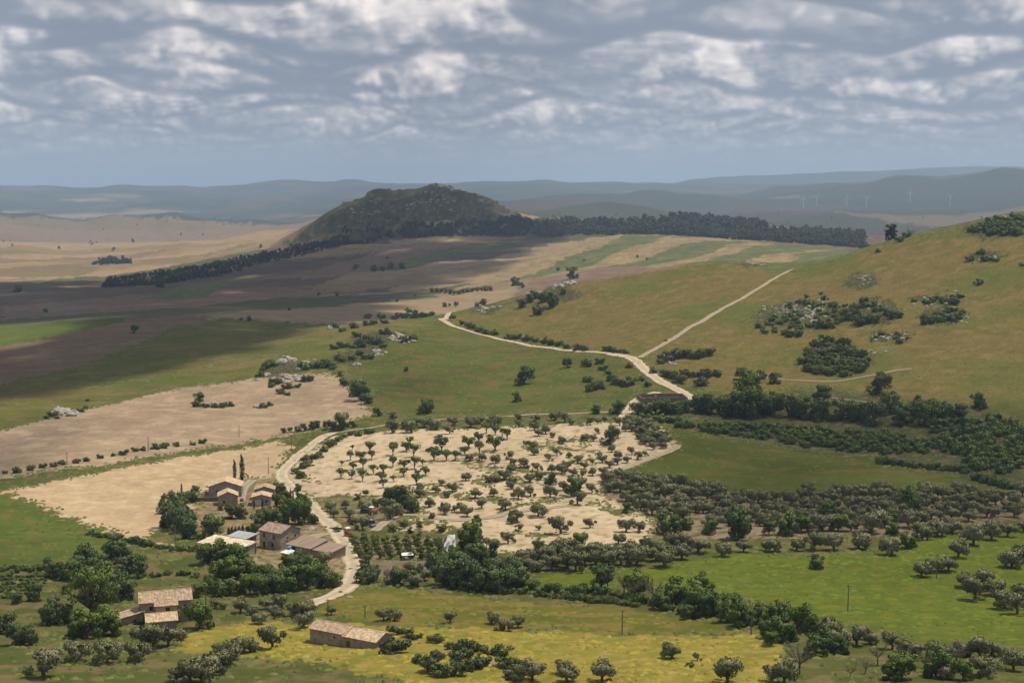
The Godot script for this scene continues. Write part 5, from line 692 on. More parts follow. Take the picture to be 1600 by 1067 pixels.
	for p in PATCHES: types.append(TONE[p[1]])
	jit = PackedByteArray(id)
	for r in rows:
		var z := exp(ts[r])
		var r0 := maxi(r - 1, 0) * COLS
		var r1 := mini(r + 1, rows - 1) * COLS
		for c in COLS:
			var k := r * COLS + c
			var dx := V[r * COLS + mini(c + 1, COLS - 1)] - V[r * COLS + maxi(c - 1, 0)]
			var dz := V[r1 + c] - V[r0 + c]
			N[k] = dx.cross(dz).normalized()
			var p := V[k]
			# ragged field edges
			var wv := warp.get_noise_2d(p.x, p.z)
			var jr := clampi(r + int(round(wv * 3.0)), 0, rows - 1)
			var jc := clampi(c + int(round(wv * 4.0)), 0, COLS - 1)
			var what := id[jr * COLS + jc]
			jit[k] = what
			var col: Vector3
			if what == 1 or what == 2:
				var wx := warp_far.get_noise_2d(p.x, p.z) * 90.0
				var qx := p.x * 0.82 + p.z * 0.57 + wx * 0.5
				var qz := p.x * 0.57 - p.z * 0.82 + wx * 0.5
				var cv := cell.get_noise_2d(qx * 3.0, qz * 0.5) if z < 5200.0 else cell2.get_noise_2d(p.x * 0.6 + wx, p.z * 0.9)
				col = tone3(FIELDS[int((cv * 0.5 + 0.5) * 7.99)]) * 0.85
				col = col * (0.92 + 0.25 * n1.get_noise_2d(qx * 0.006, qz * 0.03))
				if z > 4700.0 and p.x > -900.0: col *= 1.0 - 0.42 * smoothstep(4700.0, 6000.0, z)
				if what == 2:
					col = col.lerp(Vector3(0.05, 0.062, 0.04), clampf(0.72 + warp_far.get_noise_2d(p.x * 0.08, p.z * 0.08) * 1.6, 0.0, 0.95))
				elif p.x < -600.0 and z > 3300.0:
					col = col.lerp(Vector3(0.38, 0.245, 0.115), 0.35)
				elif z < 3300.0:
					col = col.lerp(Vector3(0.15, 0.115, 0.08), 0.15)
			else:
				var q: Array = TONE["valley"] if what == 0 else types[what - 3]
				var s: float = 1.0 / q[3]
				var st: float = q[5]
				var b := n1.get_noise_2d(p.x * s * (1.0 - 0.5 * st), p.z * s * (1.0 + 0.3 * st))
				var e := n2.get_noise_2d(p.x * s * 2.3 * (1.0 - 0.45 * st), p.z * s * 2.3)
				col = tone3(q[0]).lerp(tone3(q[1]), clampf(0.5 + b * 1.3, 0.0, 1.0))
				var am: float = q[4]
				col = col.lerp(tone3(q[2]), smoothstep(0.62 - am, 0.95 - am * 0.6, e + 0.35))
				var wide := n2.get_noise_2d(p.x / 130.0 + 7.0, p.z / 130.0)
				if what > 0 and PATCHES[what - 3][1] in ["hill", "slope"]:
					col = col.lerp(Vector3(0.088, 0.108, 0.026), clampf(wide * 1.6, 0.0, 0.7)).lerp(Vector3(0.195, 0.142, 0.06), clampf(-wide * 1.4 - 0.1, 0.0, 0.5))
				if what > 2 and PATCHES[what - 3][1] in ["sand1", "sand2", "sand3", "brown"]:
					var run := p.z + p.x * 0.22 + wv * 5.0 + n1.get_noise_2d(p.x / 70.0, p.z / 70.0) * 14.0
					col *= 1.0 + 0.05 * sin(run * 1.05) + 0.05 * n3.get_noise_2d(p.x * 0.12, run * 1.2)
				col = col * (1.0 + 0.13 * n3.get_noise_2d(p.x, p.z) + 0.09 * n3.get_noise_2d(p.x * 0.3, p.z * 0.3) + 0.16 * wide)
			col *= 1.12
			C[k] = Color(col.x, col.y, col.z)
	print("colours ", Time.get_ticks_msec())
	var lists := []
	for k in PATCHES.size() + 3: lists.append(PackedInt32Array())
	var near := 0
	var buf: PackedInt32Array
	for want in PATCHES.size() + 3:
		buf = PackedInt32Array()
		lists[want] = buf
	var runs := {}
	for r in rows - 1:
		for c in COLS - 1:
			var k := r * COLS + c
			var what := jit[k]
			if not runs.has(what): runs[what] = PackedInt32Array()
			runs[what].append(k)
	var names := ["ground", "plain", "far_hills"]
	for p in PATCHES: names.append(p[0])
	var remap := PackedInt32Array(); remap.resize(rows * COLS)
	for what in runs:
		remap.fill(-1)
		var ov := PackedVector3Array(); var on := PackedVector3Array(); var oc := PackedColorArray(); var oi := PackedInt32Array()
		var cells: PackedInt32Array = runs[what]
		for k in cells:
			for o in [k, k + COLS, k + COLS + 1, k + 1]:
				if remap[o] < 0:
					remap[o] = ov.size()
					ov.append(V[o]); on.append(N[o]); oc.append(C[o])
			oi.append(remap[k]); oi.append(remap[k + COLS]); oi.append(remap[k + COLS + 1])
			oi.append(remap[k]); oi.append(remap[k + COLS + 1]); oi.append(remap[k + 1])
		var a := []
		a.resize(Mesh.ARRAY_MAX)
		a[Mesh.ARRAY_VERTEX] = ov; a[Mesh.ARRAY_NORMAL] = on; a[Mesh.ARRAY_COLOR] = oc; a[Mesh.ARRAY_INDEX] = oi
		var m := ArrayMesh.new()
		m.add_surface_from_arrays(Mesh.PRIMITIVE_TRIANGLES, a)
		var ty: String = "valley" if what == 0 else ("far" if what < 3 else PATCHES[what - 3][1])
		if ty.begins_with("strip"): ty = "far"
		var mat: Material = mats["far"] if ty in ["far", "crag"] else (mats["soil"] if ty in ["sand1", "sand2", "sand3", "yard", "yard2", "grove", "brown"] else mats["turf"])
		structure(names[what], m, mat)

# ---------------------------------------------------------------- roads
var trodden := {}
func make_roads() -> void:
	var wob := noise(41, 0.12, 2)
	for q in ROADS:
		var w: float = q[1]
		var cv := Curve3D.new()
		var p: Array = q[2]
		var m := p.size() / 2
		for k in m:
			var at := Vector3(p[k * 2], 0, p[k * 2 + 1])
			var a := Vector3(p[maxi(k - 1, 0) * 2], 0, p[maxi(k - 1, 0) * 2 + 1])
			var b := Vector3(p[mini(k + 1, m - 1) * 2], 0, p[mini(k + 1, m - 1) * 2 + 1])
			var tan := (b - a) / 6.0
			cv.add_point(at, -tan, tan)
		cv.bake_interval = 1.0
		var length := cv.get_baked_length()
		var steps := int(length / 1.8) + 2
		var mb := MB.new()
		var across := [-1.0, -0.62, -0.2, 0.2, 0.62, 1.0]
		for k in steps:
			var at := cv.sample_baked(length * k / (steps - 1))
			var fw := (cv.sample_baked(minf(length, length * k / (steps - 1) + 1.0)) - cv.sample_baked(maxf(0.0, length * k / (steps - 1) - 1.0))).normalized()
			var side := Vector3(fw.z, 0, -fw.x)
			for e in 6:
				var f: float = across[e]
				if e == 0 or e == 5: f *= 1.0 + 0.35 * wob.get_noise_2d(at.x * 2.0 + e * 50.0, at.z * 2.0)
				var pos := at + side * f * w * 0.5
				var col := Vector3(0.60, 0.51, 0.385) if e != 2 and e != 3 else Vector3(0.47, 0.395, 0.275)
				if e == 0 or e == 5: col = Vector3(0.34, 0.275, 0.17)
				col *= (1.0 if q[0] in ["dirt_road", "valley_road", "upper_track", "side_track"] else (0.5 if q[0] in ["rut_track", "earth_track", "hill_track", "goat_path"] else 0.74))
				col *= 1.0 + 0.25 * wob.get_noise_2d(pos.x * 3.0, pos.z * 3.0)
				mb.v.append(Vector3(pos.x, ground(pos.x, pos.z) + 0.05 + pos.z * 0.00025 - (0.05 if e == 0 or e == 5 else 0.0), -pos.z))
				mb.n.append(Vector3.UP)
				mb.c.append(Color(col.x, col.y, col.z))
				trodden[Vector2i(int(pos.x / 1.5), int(pos.z / 1.5))] = true
			if k > 0:
				for e in 5:
					var g := (k - 1) * 6 + e
					mb.i.append_array(PackedInt32Array([g, g + 6, g + 7, g, g + 7, g + 1]))
		structure(q[0], mb.mesh(), mats["road"])

# ---------------------------------------------------------------- trees
func leaves(mb: MB, at: Vector3, rad: Vector3, count: int, size: float, mid: Vector3, tone := 0.14) -> void:
	for k in count:
		var d := Vector3(rng.randfn(), rng.randfn(), rng.randfn()).normalized()
		var r := pow(rng.randf(), 0.28) * rng.randf_range(0.86, 1.12)
		var p := at + d * rad * r
		var out := ((p - mid) * Vector3(1, 1.2, 1)).normalized()
		var n := (out * 0.75 + d * 0.5 + Vector3(rng.randfn(), rng.randfn(), rng.randfn()) * 0.28).normalized()
		var f := Vector3(rng.randfn(), rng.randfn(), rng.randfn()).normalized()
		var x := f.cross(n + f.cross(Vector3.UP) * 0.3).normalized()
		var y := (f + n * rng.randf_range(-0.6, 0.6)).cross(x).normalized()
		var s := size * rng.randf_range(0.65, 1.35)
		var g := 1.0 + rng.randf_range(-tone, tone)
		var col := Color(g * rng.randf_range(0.94, 1.06), g, g * rng.randf_range(0.9, 1.1))
		var b := mb.v.size()
		mb.v.append(p - x * s); mb.v.append(p + y * s * 0.62); mb.v.append(p + x * s); mb.v.append(p - y * s * 0.62)
		for e in 4:
			mb.n.append(n); mb.c.append(col)
		if x.cross(y).dot(n) < 0.0:
			mb.i.append_array(PackedInt32Array([b, b + 2, b + 1, b, b + 3, b + 2]))
		else:
			mb.i.append_array(PackedInt32Array([b, b + 1, b + 2, b, b + 2, b + 3]))

func make_tree(kind: String) -> Array:   # [trunk mesh, crown mesh], one metre across
	var t := MB.new()
	var c := MB.new()
	var bark := Color(1, 1, 1)
	var clumps := []
	match kind:
		"olive":
			for k in 13:
				var g := rng.randf() * TAU
				var r := sqrt(rng.randf()) * 0.36
				clumps.append([Vector3(cos(g) * r, rng.randf_range(0.26, 0.64) - r * r * 0.9, sin(g) * r), rng.randf_range(0.13, 0.21), 190, 0.031])
			t.tube(Vector3(0, -0.08, 0), Vector3(0.02, 0.16, 0.01), 0.06, 0.042, 7, bark)
		"almond":
			for k in 10:
				var g := TAU * k / 10.0 + rng.randf() * 0.6
				var r := rng.randf_range(0.05, 0.38)
				clumps.append([Vector3(cos(g) * r, rng.randf_range(0.4, 0.74), sin(g) * r), rng.randf_range(0.12, 0.19), 95, 0.045])
			t.tube(Vector3(0, -0.08, 0), Vector3(0.0, 0.26, 0.0), 0.045, 0.03, 6, bark)
		"leafy":
			for k in 18:
				var g := rng.randf() * TAU
				var r := sqrt(rng.randf()) * 0.36
				clumps.append([Vector3(cos(g) * r, rng.randf_range(0.16, 0.86) - r * r * 0.9, sin(g) * r), rng.randf_range(0.13, 0.21), 170, 0.034])
			t.tube(Vector3(0, -0.08, 0), Vector3(0.0, 0.2, 0.0), 0.045, 0.03, 7, bark)
		"shade":
			for k in 36:
				var g := rng.randf() * TAU
				var r := sqrt(rng.randf()) * 0.42
				clumps.append([Vector3(cos(g) * r, rng.randf_range(0.3, 0.84) - r * r * 0.8, sin(g) * r), rng.randf_range(0.07, 0.13), 130, 0.02])
			t.tube(Vector3(0, -0.08, 0), Vector3(0.0, 0.2, 0.0), 0.035, 0.025, 8, bark)
		"dark":
			for k in 18:
				var g := rng.randf() * TAU
				var r := sqrt(rng.randf()) * 0.36
				clumps.append([Vector3(cos(g) * r, rng.randf_range(0.06, 0.78) - r * r * 0.9, sin(g) * r), rng.randf_range(0.13, 0.21), 170, 0.034])
			t.tube(Vector3(0, -0.08, 0), Vector3(0.0, 0.2, 0.0), 0.045, 0.03, 7, bark)
		"citrus":
			for k in 10:
				var g := rng.randf() * TAU
				var r := sqrt(rng.randf()) * 0.32
				clumps.append([Vector3(cos(g) * r, rng.randf_range(0.15, 0.7), sin(g) * r), rng.randf_range(0.15, 0.21), 90, 0.048])
			t.tube(Vector3(0, -0.08, 0), Vector3(0.0, 0.2, 0.0), 0.035, 0.03, 6, bark)
		"bush", "greenbush":
			for k in 12:
				var g := rng.randf() * TAU
				var r := sqrt(rng.randf()) * 0.4
				clumps.append([Vector3(cos(g) * r, rng.randf_range(0.03, 0.48) * (1.0 - r), sin(g) * r), rng.randf_range(0.13, 0.2), 90, 0.044])
			t.tube(Vector3(0, -0.08, 0), Vector3(0.0, 0.2, 0.0), 0.03, 0.02, 5, bark)
		"cypress":
			for k in 16:
				var y := 0.25 + 4.2 * k / 15.0
				var w := 0.42 * sin(clampf((y + 0.4) / 5.0, 0.0, 1.0) * PI) + 0.05
				clumps.append([Vector3(rng.randfn() * 0.06, y, rng.randfn() * 0.06), w, 85, 0.09])
			t.tube(Vector3(0, -0.1, 0), Vector3(0, 0.6, 0), 0.09, 0.07, 6, bark)
		"pine":
			for k in 9:
				var y := rng.randf_range(0.25, 1.3)
				var g := rng.randf() * TAU
				var r := rng.randf() * 0.42 * (1.6 - y)
				clumps.append([Vector3(cos(g) * r, y, sin(g) * r), rng.randf_range(0.18, 0.28), 26, 0.1])
			t.tube(Vector3(0, -0.1, 0), Vector3(0.02, 1.2, 0), 0.05, 0.02, 5, bark)
		"bare":
			t.tube(Vector3(0, -0.08, 0), Vector3(0.02, 0.3, 0.01), 0.035, 0.025, 6, bark)
			for k in 8:
				var g := TAU * k / 8.0 + rng.randf()
				var tip := Vector3(cos(g) * 0.34, rng.randf_range(0.5, 0.85), sin(g) * 0.34)
				t.tube(Vector3(0.02, 0.28, 0.01), tip, 0.016, 0.006, 4, bark)
				for e in 70:
					var p := Vector3(0.02, 0.28, 0.01).lerp(tip, rng.randf_range(0.35, 1.1))
					var q := p + Vector3(rng.randfn(), rng.randfn() + 0.5, rng.randfn()).normalized() * rng.randf_range(0.08, 0.2)
					var s := Vector3(rng.randfn(), rng.randfn(), rng.randfn()).normalized() * 0.008
					c.tri(p - s, q, p + s, Color.WHITE * rng.randf_range(0.8, 1.2))
	var mid := Vector3.ZERO
	for q in clumps: mid += q[0]
	if clumps: mid /= clumps.size()
	if kind != "cypress" and kind != "pine" and kind != "bare":
		for q in clumps:
			var s := Vector3(0, 0.05 if kind in ["bush", "greenbush"] else 0.14, 0)
			t.tube(s, s.lerp(q[0], 0.85), 0.02, 0.008, 4, bark)
	for q in clumps:
		var w: float = q[1]
		var m: Vector3 = mid
		if kind == "cypress": m = Vector3(0, q[0].y - 0.1, 0)
		leaves(c, q[0], Vector3(w, w * (0.78 if kind != "cypress" else 1.2), w), q[2], q[3], m)
	return [t.mesh(), c.mesh()]

const ORDER := ["first", "second", "third", "fourth", "fifth", "sixth", "seventh", "eighth", "ninth", "tenth", "eleventh", "twelfth", "thirteenth", "fourteenth", "fifteenth", "sixteenth", "seventeenth", "eighteenth", "nineteenth", "twentieth", "twenty-first", "twenty-second", "twenty-third", "twenty-fourth", "twenty-fifth", "twenty-sixth", "twenty-seventh", "twenty-eighth", "twenty-ninth", "thirtieth"]
func ground_at(x: float, z: float) -> Vector3:
	return Vector3(x, ground(x, z), -z)

func make_trees() -> void:
	var protos := {}
	for k in ["olive", "almond", "leafy", "shade", "dark", "citrus", "bush", "greenbush", "bare", "cypress", "pine"]:
		protos[k] = []
		for e in (5 if k in ["olive", "bush", "leafy", "dark"] else 3): protos[k].append(make_tree(k))
	# past 300 of a kind only those that show largest are single plants, the rest one mass
	var size := {}
	for g in GROVES:
		if not size.has(g[1]): size[g[1]] = []
		var p: Array = g[6]
		for k in p.size() / 3: size[g[1]].append(p[k * 3 + 2] / p[k * 3 + 1])
	var limit := {}
	for n in size:
		size[n].sort()
		limit[n] = 0.0 if size[n].size() <= 300 else size[n][size[n].size() - 300]
	var mass := {}
	for g in GROVES:
		var kind: String = g[0]
		var p: Array = g[6]
		# small groups: say which one it is, counted from the left
		var place := {}
		var m := p.size() / 3
		if m > 1 and m <= ORDER.size() and g[2].split(" ").size() <= 12:
			var by_x := range(m)
			by_x.sort_custom(func(a, b): return p[a * 3] / p[a * 3 + 1] < p[b * 3] / p[b * 3 + 1])
			for k in m: place[by_x[k]] = ", %s from the left" % ORDER[k]
		for k in m:
			var at := ground_at(p[k * 3], p[k * 3 + 1])
			var w: float = p[k * 3 + 2]
			if kind != "cypress": w *= 1.22
			var proto: Array = protos[kind][rng.randi() % protos[kind].size()]
			var tint: Material = mats[kind][rng.randi() % 3]
			var hs: float = g[5] * rng.randf_range(0.9, 1.12)
			var b := Basis(Vector3.UP, rng.randf() * TAU).scaled(Vector3(w, w * hs, w))
			if p[k * 3 + 2] / p[k * 3 + 1] < limit[g[1]]:
				if not mass.has(g[1]): mass[g[1]] = []
				mass[g[1]].append([Transform3D(b, at), kind])
				continue
			var o := thing(g[1], g[2] + place.get(k, ""), g[4], at, 0.0, g[3])
			part(o, "trunk", proto[0], mats["bark"], Transform3D(b, Vector3.ZERO))
			part(o, "crown", proto[1], tint, Transform3D(b, Vector3.ZERO))
	for n in mass:
		var kind: String = mass[n][0][1]
		var by := [[], [], []]
		for q in mass[n]: by[rng.randi() % 3].append(q[0])
		var root := Node3D.new()
		root.name = {"olive_tree": "olive_grove_foliage", "shrub": "undergrowth"}.get(n, n + "_mass")
		add_child(root)
		root.set_meta("kind", "stuff")
		root.set_meta("label", {"olive_tree": "far olive trees merging into one grey-green grove", "shrub": "small scrub covering banks and rocky ground"}.get(n, "small plants reading as one mass"))
		root.set_meta("category", "vegetation")
		for e in 3:
			copies(root, "foliage", protos[kind][e][1], mats[kind][e], by[e])
			copies(root, "stems", protos[kind][e][0], mats["bark"], by[e])
	var dense := noise(61, 1.0 / 70.0, 2)
	var root: Node3D
	for q in WOODS:
		var poly := PackedVector2Array()
		var lo := Vector2(1e9, 1e9); var hi := -lo
		for k in q[3].size() / 2:
			poly.append(Vector2(q[3][k * 2], q[3][k * 2 + 1]))
			lo = lo.min(poly[k]); hi = hi.max(poly[k])
		var gap: float = q[1]
		var by := [[], [], []]
		var gz := lo.y
		while gz < hi.y:
			var gx := lo.x
			while gx < hi.x:
				var s := Vector2(gx + rng.randf_range(-0.5, 0.5) * gap, gz + rng.randf_range(-0.5, 0.5) * gap)
				gx += gap
				var lush := dense.get_noise_2d(s.x, s.y)
				if rng.randf() > 0.8 + lush or not Geometry2D.is_point_in_polygon(s, poly): continue
				var w: float = q[2] * rng.randf_range(0.6, 1.2)
				var hs := rng.randf_range(0.5, 0.85) + lush * 0.4
				by[rng.randi() % 3].append(Transform3D(Basis(Vector3.UP, rng.randf() * TAU).scaled(Vector3(w, w * hs, w)), ground_at(s.x, s.y)))
			gz += gap
		var n: String = q[0]
		if n != "main2":
			root = Node3D.new()
			root.name = {"belt": "shelter_belt_woods", "main": "ridge_forest", "copse": "plain_copse_woods", "hill": "hillside_woods", "far": "far_woods"}[n]
			add_child(root)
			root.set_meta("kind", "stuff")
			root.set_meta("label", {"belt": "dark diagonal belt of pines below the distant hill", "main": "dark pine forest along the ridge behind the striped fields", "copse": "small dark copse on the golden plain", "hill": "thin trees on the lower face of the distant hill", "far": "scattered dark trees on the far plains"}[n])
			root.set_meta("category", "forest")
		for e in 3:
			copies(root, "foliage", protos["pine"][e][1], mats["pine"][e], by[e])
			copies(root, "trunks", protos["pine"][e][0], mats["bark"], by[e])

func make_grass() -> void:
	# clumps of grass and weeds over the nearer fields
	var shapes := []
	for e in 3:
		var mb := MB.new()   # a low ragged cushion
		var ring := []
		for k in 3:
			var row := []
			for s in 7:
				var g := TAU * s / 7.0 + k * 0.4 + rng.randf_range(-0.2, 0.2)
				var r: float = [0.5, 0.36, 0.15][k] * rng.randf_range(0.75, 1.25)
				row.append(Vector3(cos(g) * r, [-0.06, 0.16, 0.27][k] * rng.randf_range(0.7, 1.4), sin(g) * r))
			ring.append(row)
		var tint := func() -> Color: return Color.WHITE * rng.randf_range(0.88, 1.12)
		for s in 7:
			var e2 := (s + 1) % 7
			for k in 2: mb.quad(ring[k][e2], ring[k + 1][e2], ring[k + 1][s], ring[k][s], tint.call())
			mb.tri(ring[2][e2], Vector3(0, 0.3, 0), ring[2][s], tint.call())
		for k in mb.n.size(): mb.n[k] = (Vector3.UP * 0.6 + mb.n[k] * (1.0 if mb.n[k].dot(mb.v[k]) > 0.0 else -1.0)).normalized()
		shapes.append(mb.mesh())
	# patch name -> [clumps per 100 square metres, height, tone]
	var say := {"grass": [14.0, 0.8, [0.09, 0.12, 0.018]], "yellow": [16.0, 1.1, [0.225, 0.195, 0.036]], "olivebrown": [12.0, 0.8, [0.12, 0.12, 0.026]], "field": [10.0, 0.9, [0.075, 0.098, 0.025]],
		"valley": [11.0, 1.3, [0.10, 0.115, 0.034]], "dkmeadow": [3.0, 0.7, [0.085, 0.1, 0.023]], "meadow": [4.0, 0.8, [0.1, 0.115, 0.028]], "hill": [6.0, 1.0, [0.118, 0.108, 0.032]], "plot": [5.0, 0.8, [0.14, 0.14, 0.05]], "maquis": [5.0, 1.6, [0.068, 0.08, 0.03]], "scree": [16.0, 1.6, [0.07, 0.076, 0.03]], "bank": [22.0, 1.5, [0.105, 0.115, 0.04]], "slope": [1.5, 0.8, [0.13, 0.13, 0.035]]}
	var spread := noise(55, 1.0 / 16.0, 2)
	var put := {}
	for s in say:
		put[s] = [[], [], []]
	for r in ts.size() - 1:
		var z := exp(ts[r])
		if z < 225.0 or z > 1150.0: continue
		var dz := exp(ts[r + 1]) - z
		var dx := 2.0 * SPAN / (COLS - 1) * z
		for c in range(95, COLS - 95):
			var what := jit[r * COLS + c]
			var ty: String = "valley" if what == 0 else ("" if what < 3 else PATCHES[what - 3][1])
			var o := r * COLS + c
			var margin := jit[o + 3] != what or jit[o - 3] != what or jit[o + 2 * COLS] != what or jit[o - 2 * COLS] != what
			if margin and ty != "scree": ty = "bank" if rng.randf() < 0.4 else "valley"
			if not say.has(ty): continue
			var q: Array = say[ty]
			var x := (-SPAN + 2.0 * SPAN * c / (COLS - 1)) * z
			var want: float = dx * dz * q[0] * 0.01 * clampf(0.9 + spread.get_noise_2d(x, z) * 2.2, 0.05, 2.4)
			if rng.randf() < want:
				var px := x + rng.randf() * dx
				var pz := z + rng.randf() * dz
				if trodden.has(Vector2i(int(px / 1.5), int(pz / 1.5))): continue
				var w := rng.randf_range(0.7, 1.9)
				put[ty][rng.randi() % 3].append(Transform3D(Basis(Vector3.UP, rng.randf() * TAU).scaled(Vector3(w, q[1] * rng.randf_range(0.6, 1.3), w)), ground_at(px, pz)))
	for s in say:
		var root := Node3D.new()
		root.name = fresh("grass")
		add_child(root)
		root.set_meta("kind", "stuff")
		root.set_meta("label", "short grass and weeds over the ground")
		root.set_meta("category", "grass")
		for e in 3:
			var k: float = [0.85, 1.0, 1.2][e]
			var m := tinted(lin(say[s][2][0] * k, say[s][2][1] * k, say[s][2][2] * k), 0.9)
			m.metallic_specular = 0.15
			copies(root, "blades", shapes[e], m, put[s][e])

func copies(root: Node3D, called: String, m: Mesh, mat: Material, at: Array) -> void:
	if at.is_empty(): return
	var mm := MultiMesh.new()
	mm.transform_format = MultiMesh.TRANSFORM_3D
	mm.mesh = m
	mm.instance_count = at.size()
	for k in at.size(): mm.set_instance_transform(k, at[k])
	var o := MultiMeshInstance3D.new()
	o.name = called
	o.multimesh = mm
	o.material_override = mat
	root.add_child(o, true)

# ---------------------------------------------------------------- rocks
func rock_mesh(sd: int) -> ArrayMesh:
	var f := noise(100 + sd, 0.9, 3)
	var s := SphereMesh.new()
	s.radius = 0.5; s.height = 1.0; s.radial_segments = 9; s.rings = 5
	var a := s.get_mesh_arrays()
	var v: PackedVector3Array = a[Mesh.ARRAY_VERTEX]
	var idx: PackedInt32Array = a[Mesh.ARRAY_INDEX]
	for k in v.size():
		var d := v[k] * 2.0
		v[k] = v[k] * (1.0 + 0.75 * f.get_noise_3d(d.x * 1.3, d.y * 1.3, d.z * 1.3)) * Vector3(1, 0.8, 1)
	var mb := MB.new()
	for k in idx.size() / 3:
		var g := 1.0 + f.get_noise_1d(k * 3.1) * 0.3
		mb.tri(v[idx[k * 3]], v[idx[k * 3 + 1]], v[idx[k * 3 + 2]], Color(0.44 * g, 0.41 * g, 0.355 * g))
	return mb.mesh()

func make_rocks() -> void:
	var shapes := []
	for k in 6: shapes.append(rock_mesh(k))
	for q in ROCKS:
		var o := thing("rock_outcrop", q[0], "rocks", ground_at(q[1], q[2]))
		var n: int = q[5]
		for k in n:
			var x: float = q[1] + rng.randfn() * q[3] * 0.27
			var z: float = q[2] + rng.randfn() * q[4] * 1.1
			var s: float = q[6] * rng.randf_range(0.5, 1.5)
			var at := ground_at(x, z) - o.position
			at.y += s * 0.06
			part(o, "rock", shapes[rng.randi() % 6], mats["stone"], Transform3D(Basis.from_euler(Vector3(rng.randf_range(-0.3, 0.3), rng.randf() * TAU, rng.randf_range(-0.3, 0.3))).scaled(Vector3(s, s * rng.randf_range(0.5, 1.0), s * rng.randf_range(0.7, 1.1))), at))

# ---------------------------------------------------------------- buildings
func wall_mesh(L: float, H: float, holes: Array, tone: Vector3, gable := 0.0, H2 := -1.0) -> ArrayMesh:
	# a wall 0.45 thick along x, centred, outer face at z = 0, with openings [x, y, w, h]
	var mb := MB.new()
	var th := 0.45
	var xs := [-L / 2, L / 2]
	var ys := [-1.2, H]
	for q in holes:
		xs.append(q[0]); xs.append(q[0] + q[2]); ys.append(q[1]); ys.append(q[1] + q[3])
	var cx0 := -L / 2 + 0.8
	while cx0 < L / 2 - 0.4:
		xs.append(cx0 + rng.randf_range(-0.15, 0.15)); cx0 += 0.75
	var cy0 := -0.4
	while cy0 < H - 0.2:
		ys.append(cy0 + rng.randf_range(-0.06, 0.06)); cy0 += 0.42
	xs.sort(); ys.sort()
	for i in xs.size() - 1:
		for j in ys.size() - 1:
			var w: float = xs[i + 1] - xs[i]
			var h: float = ys[j + 1] - ys[j]
			if w < 0.01 or h < 0.01: continue
			var cx: float = xs[i] + w / 2
			var cy: float = ys[j] + h / 2
			var open := false
			for q in holes:
				if cx > q[0] and cx < q[0] + q[2] and cy > q[1] and cy < q[1] + q[3]: open = true
			if open: continue
			var g := 1.0 + rng.randf_range(-0.16, 0.14) + 0.25 * tile_noise.get_noise_2d(cx * 0.5 + L * 3.0, cy * 0.6)
			mb.box(Vector3(cx, cy, -th / 2), Vector3(w, h, th + rng.randf_range(0.0, 0.05)), Color(tone.x * g, tone.y * g, tone.z * g))
	var col := Color(tone.x, tone.y, tone.z)
	if gable > 0.0:
		var a := Vector3(-L / 2, H, 0); var b := Vector3(L / 2, H, 0); var c := Vector3(0, H + gable, 0)
		var k := Vector3(0, 0, -th)
		mb.tri(a, c, b, col); mb.tri(b + k, c + k, a + k, col)
	if H2 > H:   # sloping top
		var a := Vector3(-L / 2, H, 0); var b := Vector3(L / 2, H, 0); var c := Vector3(L / 2, H2, 0)
		var k := Vector3(0, 0, -th)
		mb.tri(a, c, b, col); mb.tri(b + k, c + k, a + k, col); mb.quad(b, c, c + k, b + k, col)
	return mb.mesh()

var tile_noise := noise(71, 0.9, 2)
func slope_mesh(L: float, run: float, rise: float, tone: Vector3, tiled := true) -> ArrayMesh:
	# from the eave at z = run, y = 0 up to z = 0, y = rise; rows of rounded tiles run down the slope
	var mb := MB.new()
	var nx := int(L / 0.16) if tiled else int(L / 0.5) + 1
	var nz := maxi(3, int(Vector2(run, rise).length() / 0.4)) if tiled else 2
	for i in nx + 1:
		for j in nz + 1:
			var x := -L / 2 + L * i / nx
			var f := float(j) / nz
			var bump := (0.055 if i % 2 == 0 else -0.02) if tiled else (0.03 if i % 2 == 0 else 0.0)
			bump += tile_noise.get_noise_2d(x * 2.0 + L, f * 6.0) * 0.05
			mb.v.append(Vector3(x, rise * (1.0 - f) + bump + (0.03 if tiled and j % 2 else 0.0), run * f))
			mb.n.append(Vector3(0, run, rise).normalized() + Vector3((0.14 if (i / 1) % 4 < 2 else -0.14) if tiled else 0.0, 0, 0))
			var g := 1.0 + rng.randf_range(-0.3, 0.3) + tile_noise.get_noise_2d(x * 0.8, f * 4.0 + run) * 0.45
			var red := 1.0 + 0.25 * tile_noise.get_noise_2d(x * 0.5 + 40.0, f * 3.0)
			if not tiled: g = 1.0 + tile_noise.get_noise_2d(x * 0.9, f * 5.0) * 0.3
			mb.c.append(Color(tone.x * g * red, tone.y * g, tone.z * g))
	for i in nx:
		for j in nz:
			var k := i * (nz + 1) + j
			mb.i.append_array(PackedInt32Array([k, k + nz + 2, k + 1, k, k + nz + 1, k + nz + 2]))
	var c2 := Color(tone.x * 0.7, tone.y * 0.7, tone.z * 0.7)
	var e0 := Vector3(-L / 2, 0, run); var e1 := Vector3(L / 2, 0, run)
	var t0 := Vector3(-L / 2, rise, 0); var t1 := Vector3(L / 2, rise, 0)
	var dn := Vector3(0, -0.14, 0)
	mb.quad(e0, e1, e1 + dn, e0 + dn, c2)
	mb.quad(t0, e0, e0 + dn, t0 + dn, c2)
	mb.quad(e1, t1, t1 + dn, e1 + dn, c2)
	mb.quad(t0 + dn, e0 + dn, e1 + dn, t1 + dn, c2)
	return mb.mesh()

